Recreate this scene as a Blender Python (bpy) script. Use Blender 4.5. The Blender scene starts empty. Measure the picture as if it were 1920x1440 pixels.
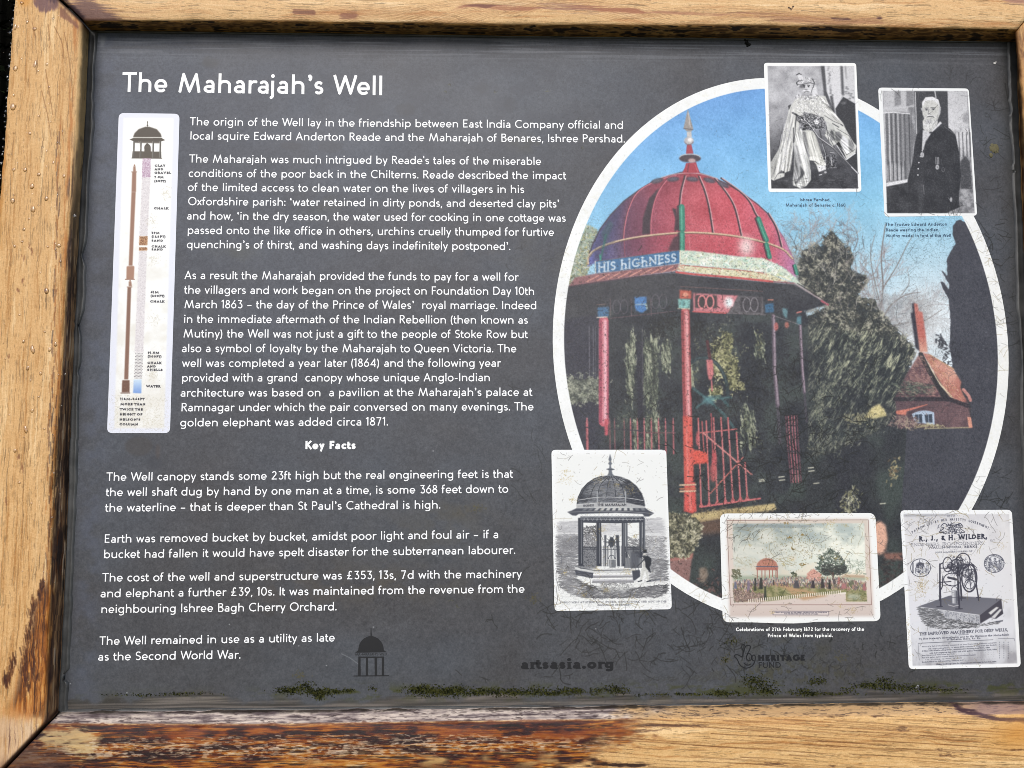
# Weathered interpretation board in an oak frame: everything is built here in code.
import math
import numpy as np

# ---- measured view of the board (photo pixels 1920 x 1440, focal length 1500 px) ----
FPX = 1500.0; ZC = 0.716
AX_R = np.array([0.9995763654, -0.0037174132, 0.0288664261])   # board's right, in camera axes
AX_D = np.array([0.0064661017, 0.9953872895, -0.0957200784])   # board's down
AX_A = np.array([-0.0283774426, 0.0958661813, 0.9949896462])   # away from the viewer

def plane(px, py, h=0.0):
    """photo measurement -> board coordinates (x right, y up) in metres on the plane h above the print"""
    px = np.asarray(px, float); py = np.asarray(py, float)
    rx = (px - 960) / FPX; ry = (py - 720) / FPX
    den = rx * AX_A[0] + ry * AX_A[1] + AX_A[2]
    t = (ZC * AX_A[2] - h) / den
    X = t * rx * AX_R[0] + t * ry * AX_R[1] + (t - ZC) * AX_R[2]
    Y = -(t * rx * AX_D[0] + t * ry * AX_D[1] + (t - ZC) * AX_D[2])
    return X, Y

# ---- camera, sky, sun, exposure ----
import bpy, bmesh, random
from mathutils import Matrix, Vector
scene = bpy.context.scene
LEAN = math.radians(12)
BASE = np.array([0.0, -0.36, 0.0])                     # bottom middle of the frame, in board coordinates
NRM = Vector((0, -math.cos(LEAN), math.sin(LEAN))); UPV = Vector((0, math.sin(LEAN), math.cos(LEAN)))
ROOT = Matrix(((1, UPV.x, NRM.x, 0), (0, UPV.y, NRM.y, 0), (0, UPV.z, NRM.z, 0.95), (0, 0, 0, 1)))
def board_to_world(x, y, z): return ROOT @ Vector((x - BASE[0], y - BASE[1], z - BASE[2]))
cam = bpy.data.objects.new('camera', bpy.data.cameras.new('camera')); scene.collection.objects.link(cam)
cam.data.sensor_width = 36; cam.data.lens = FPX / 1920 * 36; cam.data.clip_start = .01; cam.data.clip_end = 500
loc = board_to_world(-ZC * AX_R[2], ZC * AX_D[2], ZC * AX_A[2])
rot = Matrix([[AX_R[0], -AX_R[1], -AX_R[2]], [-AX_D[0], AX_D[1], AX_D[2]], [-AX_A[0], AX_A[1], AX_A[2]]])
cam.matrix_world = Matrix.Translation(loc) @ (ROOT.to_3x3() @ rot).to_4x4()
scene.camera = cam
scene.render.resolution_x = 1024; scene.render.resolution_y = 768

SUN_EL, SUN_AZ = math.radians(44), math.radians(-10)   # azimuth from straight in front of the board, minus = left
world = bpy.data.worlds.new('World'); scene.world = world; world.use_nodes = True
wn = world.node_tree; sky = wn.nodes.new('ShaderNodeTexSky'); sky.sky_type = 'NISHITA'; sky.sun_disc = False
sky.sun_elevation = SUN_EL; sky.sun_rotation = math.pi - SUN_AZ; sky.air_density = 1.0; sky.dust_density = 3.0; sky.ozone_density = 1.2
bgn = wn.nodes['Background']; bgn.inputs[1].default_value = 0.122
wn.links.new(sky.outputs[0], bgn.inputs[0])
sun = bpy.data.objects.new('sun', bpy.data.lights.new('sun', 'SUN')); scene.collection.objects.link(sun)
sun.data.energy = 1.5; sun.data.angle = math.radians(36); sun.data.color = (1.0, .99, .975)
sd = Vector((math.sin(SUN_AZ) * math.cos(SUN_EL), -math.cos(SUN_AZ) * math.cos(SUN_EL), math.sin(SUN_EL)))
sun.rotation_euler = sd.to_track_quat('Z', 'Y').to_euler()
vs = scene.view_settings; vs.view_transform = 'Standard'; vs.look = 'None'; vs.gamma = 1; vs.use_curve_mapping = False
vs.exposure = 0.34
scene.cycles.pixel_filter_type = 'BLACKMAN_HARRIS'; scene.cycles.filter_width = .85

# ======================= print shop: a small rasteriser for the printed artwork =======================
MMPX = ZC / FPX * 1000.0

def up(g, h, w):
    gh, gw = g.shape
    y = np.linspace(0, gh - 1.001, h); x = np.linspace(0, gw - 1.001, w)
    yi = y.astype(int); xi = x.astype(int)
    fy = y - yi; fx = x - xi
    fy = (fy * fy * (3 - 2 * fy))[:, None]; fx = (fx * fx * (3 - 2 * fx))[None]
    a = g[yi] * (1 - fy) + g[yi + 1] * fy
    return a[:, xi] * (1 - fx) + a[:, xi + 1] * fx

def fbm(h, w, cy, cx, octs=4, seed=0, gain=.55):
    """smooth noise, roughly -1..1, cell size cy x cx texels"""
    r = np.random.RandomState(seed); out = np.zeros((h, w), np.float32); amp = 1; tot = 0
    for o in range(octs):
        gh = max(2, int(h / cy) + 2); gw = max(2, int(w / cx) + 2)
        out += amp * up(r.rand(gh, gw).astype(np.float32) * 2 - 1, h, w)
        tot += amp * amp; amp *= gain; cy /= 2; cx /= 2
        if cy < 1 and cx < 1: break
    return out / math.sqrt(tot) * 1.6

def rgb(c): return np.array(c, np.float32) / 255.0

def boxblur(m, r):
    r = int(round(r))
    if r < 1: return m
    for ax in (0, 1):
        for _ in range(2):
            c = np.cumsum(np.pad(m, [(r + 1, r) if a == ax else (0, 0) for a in (0, 1)], mode='edge'), axis=ax)
            n = 2 * r + 1
            m = (c[n:] - c[:-n]) / n if ax == 0 else (c[:, n:] - c[:, :-n]) / n
    return m.astype(np.float32)

class Canvas:
    def __init__(s, x0, y0, x1, y1, ppm, col=(255, 255, 255), h=0.0):
        X, Y = plane([x0, x1, x0, x1], [y0, y0, y1, y1], h)
        s.hh = h; s.X0, s.X1, s.Y0, s.Y1 = X.min(), X.max(), Y.min(), Y.max()
        s.k = ppm * 1000.0
        s.w = int((s.X1 - s.X0) * s.k); s.h = int((s.Y1 - s.Y0) * s.k)
        s.px = ppm * MMPX                       # texels per photo pixel
        s.img = np.empty((s.h, s.w, 3), np.float32); s.img[:] = rgb(col)
        s._g = None
    def T(s, pts):
        p = np.asarray(pts, float).reshape(-1, 2)
        X, Y = plane(p[:, 0], p[:, 1], s.hh)
        return np.stack([(X - s.X0) * s.k, (s.Y1 - Y) * s.k], 1)
    def grid(s):
        """photo coordinates of every texel"""
        if s._g is None:
            X = s.X0 + (np.arange(s.w) + .5) / s.k; Y = s.Y1 - (np.arange(s.h) + .5) / s.k
            X, Y = np.meshgrid(X, Y)
            c = (np.array([0, 0, ZC]))[None, None] + X[..., None] * AX_R - Y[..., None] * AX_D - s.hh * AX_A
            s._g = ((c[..., 0] / c[..., 2] * FPX + 960).astype(np.float32), (c[..., 1] / c[..., 2] * FPX + 720).astype(np.float32))
        return s._g
    def put(s, m, col, x=0, y=0):
        h, w = m.shape; sub = s.img[y:y + h, x:x + w]
        c = rgb(col) if not isinstance(col, np.ndarray) else col
        sub += (c - sub) * m[..., None]
    def mask(s, pts, soft=0):
        p = s.T(pts); ss = 3; m = np.zeros((s.h, s.w + 1), np.float32)
        a = p; b = np.roll(p, -1, 0)
        y0 = max(0, int(p[:, 1].min())); y1 = min(s.h, int(p[:, 1].max()) + 1)
        for iy in range(y0, y1):
            for k in range(ss):
                yy = iy + (k + .5) / ss
                q = (a[:, 1] <= yy) != (b[:, 1] <= yy)
                if not q.any(): continue
                xs = np.sort(a[q, 0] + (yy - a[q, 1]) * (b[q, 0] - a[q, 0]) / (b[q, 1] - a[q, 1]))
                xs = np.clip(xs, 0, s.w - .001)
                for u, v in zip(xs[::2], xs[1::2]):
                    iu, iv = int(u), int(v)
                    if iu == iv: m[iy, iu] += (v - u) / ss
                    else:
                        m[iy, iu] += (iu + 1 - u) / ss; m[iy, iv] += (v - iv) / ss; m[iy, iu + 1:iv] += 1.0 / ss
        m = m[:, :s.w]
        return boxblur(m, soft * s.px) if soft else m
    def poly(s, pts, col, a=1, soft=0, tex=None):
        m = s.mask(pts, soft) * a
        if tex is not None: m = m * tex
        if callable(col): col = col(*s.grid())
        s.put(m, col)
        return m
    def line(s, pts, w, col, a=1, w1=None):
        p = s.T(pts); r0 = max(w * s.px / 2, .28); r1 = r0 if w1 is None else max(w1 * s.px / 2, .2)
        a = a * min(1, w * s.px / .56) if w * s.px < .56 else a
        R = max(r0, r1) + 1.5; n = len(p) - 1
        x0 = max(0, int(p[:, 0].min() - R)); x1 = min(s.w, int(p[:, 0].max() + R) + 1)
        y0 = max(0, int(p[:, 1].min() - R)); y1 = min(s.h, int(p[:, 1].max() + R) + 1)
        if x1 <= x0 or y1 <= y0: return
        X = (np.arange(x0, x1) + .5)[None]; Y = (np.arange(y0, y1) + .5)[:, None]
        best = np.full((y1 - y0, x1 - x0), -9., np.float32)
        for i in range(max(n, 1)):
            A = p[i]; d = (p[min(i + 1, n)] - A); L = d @ d + 1e-9
            t = np.clip(((X - A[0]) * d[0] + (Y - A[1]) * d[1]) / L, 0, 1)
            q = (i + t) / max(n, 1)
            rr = r0 + (r1 - r0) * q
            best = np.maximum(best, rr - np.sqrt((X - A[0] - t * d[0]) ** 2 + (Y - A[1] - t * d[1]) ** 2))
        s.put(np.clip(best + .5, 0, 1) * a, col, x0, y0)
    def dabs(s, rng, xy, length, width, ang, cols, a=.8, jit=.35):
        """many small brush marks; xy in photo pixels"""
        n = len(xy)
        L = length * rng.uniform(.6, 1.4, n); an = ang + rng.normal(0, jit, n)
        ci = rng.randint(0, len(cols), n)
        d = np.stack([np.cos(an) * L, np.sin(an) * L], 1) / 2
        wj = width * rng.uniform(.7, 1.3, n)
        aa = a * rng.uniform(.6, 1, n)
        for i in range(n):
            s.line([xy[i] - d[i], xy[i] + d[i]], wj[i], cols[ci[i]], aa[i])
    def noise(s, cy, cx, o=4, seed=0):          # cell sizes in photo pixels
        return fbm(s.h, s.w, cy * s.px, cx * s.px, o, seed)
    def rnoise(s, ca, cb, ang, o=3, seed=0):
        """noise stretched along an angle: ca across, cb along the direction (photo px)"""
        n = int(math.hypot(s.w, s.h)) + 4; A = fbm(n, n, ca * s.px, cb * s.px, o, seed)
        y, x = np.mgrid[0:s.h, 0:s.w]; x = x - s.w / 2; y = y - s.h / 2; c, q = math.cos(ang), math.sin(ang)
        return A[np.clip((-x * q + y * c + n / 2).astype(int), 0, n - 1), np.clip((x * c + y * q + n / 2).astype(int), 0, n - 1)]
    def leaves(s, m, v, stops, a=1):
        """foliage: mask m with an edge and holes broken up by the leaf noise v, coloured by v"""
        k = np.clip((m * 1.5 - .5 + v * .45) * 3 + .3, 0, 1) * (m > .02); s.put(k * a, lerp3(v * .5 + .5, *stops))
    def ell(s, cx, cy, rx, ry, col, a=1, soft=0, rot=0):
        t = np.linspace(0, 2 * np.pi, 40, endpoint=False); c, q = math.cos(rot), math.sin(rot)
        x = rx * np.cos(t); y = ry * np.sin(t)
        return s.poly(np.stack([cx + x * c - y * q, cy + x * q + y * c], 1), col, a, soft)

def inpoly(rng, pts, n):
    p = np.asarray(pts, float); lo = p.min(0); hi = p.max(0); out = []
    while len(out) < n:
        q = rng.uniform(lo, hi, (n * 2, 2)); c = np.zeros(len(q), bool)
        for a, b in zip(p, np.roll(p, -1, 0)):
            k = (a[1] <= q[:, 1]) != (b[1] <= q[:, 1])
            c ^= k & (q[:, 0] < a[0] + (q[:, 1] - a[1]) * (b[0] - a[0]) / (b[1] - a[1] + 1e-12))
        out += list(q[c])
    return np.array(out[:n])

def arc(cx, cy, rx, ry, a0, a1, n=12):
    t = np.radians(np.linspace(a0, a1, n)); return [(cx + rx * math.cos(q), cy + ry * math.sin(q)) for q in t]

def bez(*P, n=14):
    P = np.array(P, float); t = np.linspace(0, 1, n)[:, None]
    if len(P) == 3: return (1 - t) ** 2 * P[0] + 2 * t * (1 - t) * P[1] + t * t * P[2]
    return (1 - t) ** 3 * P[0] + 3 * t * (1 - t) ** 2 * P[1] + 3 * t * t * (1 - t) * P[2] + t ** 3 * P[3]

def smooth(pts, n=6):
    """open Catmull-Rom through the points"""
    p = np.asarray(pts, float); q = np.vstack([2 * p[0] - p[1], p, 2 * p[-1] - p[-2]]); out = []
    for i in range(1, len(q) - 2):
        for t in np.linspace(0, 1, n, endpoint=False):
            out.append(.5 * ((2 * q[i]) + (-q[i - 1] + q[i + 1]) * t + (2 * q[i - 1] - 5 * q[i] + 4 * q[i + 1] - q[i + 2]) * t * t + (-q[i - 1] + 3 * q[i] - 3 * q[i + 1] + q[i + 2]) * t ** 3))
    out.append(p[-1]); return np.array(out)

# ---- a geometric sans drawn as strokes: cap height 100, x-height 66, h = half the stroke ----
def glyph(c, h):
    X = 66; B = 100
    def st(x, a, b): return [(x, a), (x, b)]
    if c in 'nmhu':
        w = 64; r = w / 2 - h; rv = 67 - h - 40
        if c == 'n': return w, [st(h, 0, X), [(h, 36)] + arc(w / 2, 40, r, rv, 180, 0) + [(w - h, 0)]]
        if c == 'h': return w, [st(h, 0, B), [(h, 36)] + arc(w / 2, 40, r, rv, 180, 0) + [(w - h, 0)]]
        if c == 'u': return w, [st(w - h, X, 0), [(h, X)] + arc(w / 2, 26, r, 27 - h, 180, 360) + [(w - h, 30)]]
        w = 100; r = (w - 2 * h) / 4
        return w, [st(h, 0, X), [(h, 36)] + arc(h + r, 42, r, 25 - h, 180, 0) + [(w / 2, 0)], [(w / 2, 36)] + arc(w / 2 + r, 42, r, 25 - h, 180, 0) + [(w - h, 0)]]
    if c in 'obdpqg':
        w = 70 if c == 'o' else 68; e = arc(w / 2, 33, w / 2 - h, 34.5 - h, 0, 360, 28)
        if c == 'o': return w, [e]
        if c == 'b': return w, [st(h, 0, B), e]
        if c == 'p': return w, [st(h, -27, X), e]
        if c == 'd': return w, [st(w - h, 0, B), e]
        if c == 'q': return w, [st(w - h, -27, X), e]
        return 66, [arc(33, 34, 33 - h, 33.5 - h, 0, 360, 28), [(66 - h, X), (66 - h, -4)] + arc(33, -6, 33 - h, 23 - h, 0, -140)]
    if c == 'c': return 56, [arc(33, 33, 33 - h, 34.5 - h, 48, 312, 20)]
    if c == 'e': return 65, [[(h, 31), (65 - h, 31)] + arc(33, 33, 32.5 - h, 34.5 - h, 0, 318, 24)]
    if c == 'a': return 55, [[(55 - h, 0), (55 - h, 40)] + arc(30, 42, 25 - h, 25 - h, 0, 148), arc(28, 20, 28 - h, 21 - h, 0, 360, 24)]
    if c in 'sS':
        H, w = (67, 48) if c == 's' else (101, 60)
        ry = (H + 1 - 2 * h) / 4; c1 = H - h - ry; c2 = h - 1 + ry; rx = w / 2 - h
        return w, [arc(w / 2 + 1, c1, rx - 1, ry, 32, 235) + arc(w / 2, c2, rx, ry, 55, -148)]
    if c == 'r': return 40, [st(h, 0, X), [(h, 34)] + arc(h + 23, 40, 23, 27 - h, 180, 62)]
    if c == 't': return 38, [[(13, 88), (13, 20)] + arc(13 + 17, 21, 17, 22 - h, 180, 290), [(0, X - h), (35, X - h)]]
    if c == 'f': return 40, [[(13, 0), (13, 80)] + arc(30, 82, 17, 20 - h, 180, 75), [(0, X - h), (33, X - h)]]
    if c == 'i': return 2 * h + 2, [st(h + 1, 0, X), [(h + 1, 90), (h + 1, 90.1)]]
    if c == 'j': return 18, [[(17 - h, X), (17 - h, -8)] + arc(-2, -10, 19 - h, 18 - h, 0, -72), [(17 - h, 90), (17 - h, 90.1)]]
    if c == 'l': return 2 * h, [st(h, 0, B)]
    if c == 'k': return 56, [st(h, 0, B), [(52, X), (h, 28)], [(22, 38), (53, 0)]]
    if c == 'v': return 62, [[(h, X), (31, h), (62 - h, X)]]
    if c == 'w': return 92, [[(h, X), (26, h), (46, X - 1 - h), (66, h), (92 - h, X)]]
    if c == 'x': return 58, [[(h, X), (58 - h, 0)], [(58 - h, X), (h, 0)]]
    if c == 'y': return 62, [[(h, X), (32, h)], [(62 - h, X), (20, -27)]]
    if c == 'z': return 52, [[(2, X - h), (50 - h, X - h), (h, h), (52, h)]]
    if c == 'A': return 86, [[(h, 0), (43, B - h), (86 - h, 0)], [(18, 30), (68, 30)]]
    if c == 'B': return 62, [st(h, 0, B), [(h, B - h), (30, B - h)] + arc(32, 76, 24 - h, 24 - h, 90, -90) + [(h, 52)], [(30, 52)] + arc(34, 26, 28 - h, 26 - h / 2, 90, -90) + [(h, h)]]
    if c == 'C': return 80, [arc(50, 50, 50 - h, 51 - h, 48, 312, 24)]
    if c == 'D': return 80, [[(h, h), (h, B - h), (28, B - h)] + arc(30, 50, 50 - h, 50 - h, 90, -90) + [(h, h)]]
    if c == 'E': return 54, [st(h, 0, B), [(h, B - h), (53, B - h)], [(h, 51), (48, 51)], [(h, h), (54, h)]]
    if c == 'F': return 52, [st(h, 0, B), [(h, B - h), (52, B - h)], [(h, 49), (46, 49)]]
    if c == 'G': return 88, [arc(50, 50, 50 - h, 51 - h, 48, 348, 26) + [(88 - h, 44), (54, 44)]]
    if c == 'H': return 78, [st(h, 0, B), st(78 - h, 0, B), [(h, 51), (78 - h, 51)]]
    if c == 'I': return 2 * h, [st(h, 0, B)]
    if c == 'J': return 44, [[(44 - h, B), (44 - h, 22)] + arc(22, 24, 22 - h, 24 - h, 0, -150)]
    if c == 'K': return 68, [st(h, 0, B), [(62, B), (h, 42)], [(24, 56), (65, 0)]]
    if c == 'L': return 50, [[(h, B), (h, h), (50, h)]]
    if c == 'M': return 112, [[(h, 0), (24, B - h), (56, h), (88, B - h), (112 - h, 0)]]
    if c == 'N': return 80, [[(h, 0), (h, B - h), (80 - h, h), (80 - h, B)]]
    if c == 'O': return 100, [arc(50, 50, 50 - h, 51 - h, 0, 360, 32)]
    if c == 'Q': return 100, [arc(50, 50, 50 - h, 51 - h, 0, 360, 32), [(58, 22), (84, -14)]]
    if c == 'P': return 60, [st(h, 0, B), [(h, B - h), (30, B - h)] + arc(32, 72, 28 - h, 28 - h, 90, -90) + [(h, 44 + h)]]
    if c == 'R': return 64, [st(h, 0, B), [(h, B - h), (30, B - h)] + arc(32, 73, 27 - h, 27 - h, 90, -90) + [(h, 46 + h)], [(28, 48), (61, 0)]]
    if c == 'T': return 72, [st(36, 0, B - h), [(0, B - h), (72, B - h)]]
    if c == 'U': return 74, [[(h, B), (h, 34)] + arc(37, 34, 37 - h, 35 - h, 180, 360) + [(74 - h, B)]]
    if c == 'V': return 84, [[(h, B), (42, h), (84 - h, B)]]
    if c == 'W': return 124, [[(h, B), (34, h), (62, B - h), (90, h), (124 - h, B)]]
    if c == 'X': return 74, [[(h, B), (74 - h, 0)], [(74 - h, B), (h, 0)]]
    if c == 'Y': return 74, [[(h, B), (37, 46), (74 - h, B)], st(37, 0, 46)]
    if c == 'Z': return 66, [[(2, B - h), (62 - h, B - h), (h, h), (66, h)]]
    if c == '1': return 30, [[(2, 82), (28 - h, 98), (28 - h, 0)]]
    if c == '0': return 66, [arc(33, 50, 33 - h, 51 - h, 0, 360, 28)]
    if c == '2': return 58, [arc(29, 71, 27 - h, 30 - h, 160, -20) + [(h, h), (58, h)]]
    if c == '3': return 58, [[(4, B - h), (52 - h, B - h), (28, 62)] + arc(29, 31, 29 - h, 32 - h, 90, -150)]
    if c == '4': return 64, [[(50, 0), (50, B - h), (h, 26), (64, 26)]]
    if c == '5': return 58, [[(52, B - h), (14, B - h), (10, 58)] + arc(28, 32, 30 - h, 33 - h, 120, -150)]
    if c == '6': return 62, [arc(31, 32, 31 - h, 33 - h, 0, 360, 24), [(46, B), (h + 3, 44)]]
    if c == '7': return 58, [[(0, B - h), (54 - h, B - h), (18, 0)]]
    if c == '8': return 60, [arc(30, 76, 24 - h, 25 - h, 0, 360, 20), arc(30, 28, 30 - h, 29 - h, 0, 360, 24)]
    if c == '9': return 62, [arc(31, 68, 31 - h, 33 - h, 0, 360, 24), [(16, 0), (59 - h, 56)]]
    if c == '£': return 62, [arc(38, 76, 21 - h, 25 - h, 30, 180, 12) + [(38 - 21 + h, 30), (8, h)], [(2, h), (60, h)], [(2, 46), (46, 46)]]
    if c == '.': return 2 * h + 3, [[(h + 1.5, h + 1), (h + 1.5, h + 1.1)]]
    if c == ',': return 2 * h + 4, [[(h + 4, h + 4), (h - 3, -16)]]
    if c == ':': return 2 * h + 3, [[(h + 1.5, h + 1), (h + 1.5, h + 1.1)], [(h + 1.5, 55), (h + 1.5, 55.1)]]
    if c == ';': return 2 * h + 4, [[(h + 4, h + 4), (h - 3, -16)], [(h + 3, 55), (h + 3, 55.1)]]
    if c == "'": return 2 * h, [st(h, 74, 102)]
    if c == '’': return 22, [[(11, 91), (11.1, 91)], [(17, 92), (16, 80), (10, 68)]]
    if c == '‘': return 22, [[(11, 73), (11.1, 73)], [(5, 72), (6, 84), (12, 96)]]
    if c == '–': return 50, [[(0, 34), (50, 34)]]
    if c == '-': return 34, [[(0, 34), (34, 34)]]
    if c == '(': return 28, [arc(52, 40, 50 - h, 76, 132, 228)]
    if c == ')': return 28, [arc(-24, 40, 50 - h, 76, 48, -48)]
    if c == '&': return 70, [[(68, 0), (20, 62)] + arc(32, 80, 15, 19 - h, 200, -20) + [(14, 38)] + arc(30, 26, 26 - h, 26 - h, 150, 360)]
    return 42, []

ROUND = set('oecOCQGbdpqas0689S3')
def bear(c):
    if c == ' ': return 0, 0
    l = 5 if c in 'oecdqagOCQGs0689S(' else 1.5 if c in 'vwyxTtfAVWYXj1)' else 9.5
    r = 5 if c in 'oebpsOQSBDPc0689R35' else 1.5 if c in 'vwyxTtrfkKAVWYXFL(z' else 9.5
    if c in ".,'’‘:;": l = r = 6
    if c in '(': r = 5
    return l, r

def layout(text, h, track=0):
    x = 0; out = []; prev = ''
    for c in text:
        w, st = glyph(c, h); l, r = bear(c)
        if prev == 'T' and c in 'aeoruy': l -= 4
        if prev in 'WVY' and c in 'aeo': l -= 8
        if out or c != ' ': x += l
        out.append((c, x)); x += w + r + track; prev = c
    return out, x - bear(text[-1])[1] - track

def glyph_rects(c, W, q=3.0, serif=False):
    """flat outline of one letter as horizontal slabs (x0, x1, y0, y1) in font units"""
    h = W * 50; w, st = glyph(c, h)
    if serif:                                  # slab feet on the ends of upright strokes
        for p in list(st):
            for u, v in (p[0], p[-1]):
                if v in (0, 100, 66, -27): st = st + [[(u - 17, abs(v - 4) if v < 50 else v - 4), (u + 17, abs(v - 4) if v < 50 else v - 4), (u + 17.1, abs(v - 4) if v < 50 else v - 4)]]
    ys = np.arange(-32, 108, q) + q / 2; xs = np.arange(-26, w + 28, 1.5)
    X, Y = np.meshgrid(xs, ys); D = np.full(X.shape, 99.)
    h0 = h
    for p in st:
        h = 4.5 if len(p) == 3 and abs(p[2][0] - p[1][0] - .1) < .01 else h0
        p = np.array(p, float); n = len(p) - 1; closed = n > 2 and np.hypot(*(p[0] - p[-1])) < 1
        dot = n == 1 and np.hypot(*(p[1] - p[0])) < .5
        for i in range(n):
            d = p[i + 1] - p[i]; L = np.hypot(*d) + 1e-9
            if L < .05: continue
            u = ((X - p[i, 0]) * d[0] + (Y - p[i, 1]) * d[1]) / L
            v = np.abs((X - p[i, 0]) * d[1] - (Y - p[i, 1]) * d[0]) / L
            e = np.maximum(np.maximum(-u, u - L), 0); cap = np.hypot(e, v) - h * (1.28 if dot else 1)
            if not closed and not dot:
                r = 2.0
                if i == 0: cap = np.where(u < r, np.maximum(v - h, 0) * 1 + np.where(v < h, v - h, 0), cap); cap = np.where(u < r, np.maximum(cap, -u), cap)
                if i == n - 1: cap = np.where(u > L - r, np.maximum(v - h, u - L), cap)
            D = np.minimum(D, cap)
    out = []
    for k in range(len(ys)):
        f = D[k]; s = f < 0
        if not s.any(): continue
        e = np.flatnonzero(s[1:] != s[:-1]); cr = xs[e] + (xs[e + 1] - xs[e]) * f[e] / (f[e] - f[e + 1])
        for a, b in zip(cr[::2], cr[1::2]): out.append([a, b, ys[k] - q / 2, ys[k] + q / 2])
    res = []                                   # merge equal slabs of upright stems
    for r in out:
        for m in res[-8:]:
            if abs(m[3] - r[2]) < 1e-6 and abs(m[0] - r[0]) < .05 and abs(m[1] - r[1]) < .05: m[3] = r[3]; break
        else: res.append(r)
    return np.array(res).reshape(-1, 4)

def ctext(cv, text, x0, y0, x1, y1, cap, col, W=.16, a=1, serif=False):
    """lettering inside a picture"""
    h = W * 50; g, tot = layout(text, h); sx = (x1 - x0) / tot
    for c, gx in g:
        for p in glyph(c, h)[1]:
            P = [(x0 + (gx + u) * sx, y0 + (gx + u) / tot * (y1 - y0) - v * cap / 100) for u, v in p]
            cv.line(P, W * cap, col, a)
            if serif:
                for (u, v), q in ((p[0], P[0]), (p[-1], P[-1])):
                    if v in (0, 100, 66) or v < -20: cv.line([(q[0] - cap * .17, q[1]), (q[0] + cap * .17, q[1])], cap * .08, col, a)

# ======================= the printed pictures =======================
def wear(cv, seed, dens=1.0, white=False):
    """craquelure and specks in the laminate, the same network over every print"""
    gx, gy = cv.grid(); x0, x1, y0, y1 = gx.min(), gx.max(), gy.min(), gy.max()
    for P, w, a, kind in CRACKS:
        if P[:, 0].max() < x0 or P[:, 0].min() > x1 or P[:, 1].max() < y0 or P[:, 1].min() > y1: continue
        col = (120, 104, 62) if (white and kind) else (44, 42, 40) if white else (30, 31, 30)
        if white: a = a * .85; w = w * .62
        if seed == 1 and (P[0, 1] < 560 + .3 * (P[0, 0] - 1500) or P[0, 0] > 1640): w = w * .55; a = a * .75; col = (52, 56, 60)
        cv.line(P, w, col, a * dens)

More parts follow.
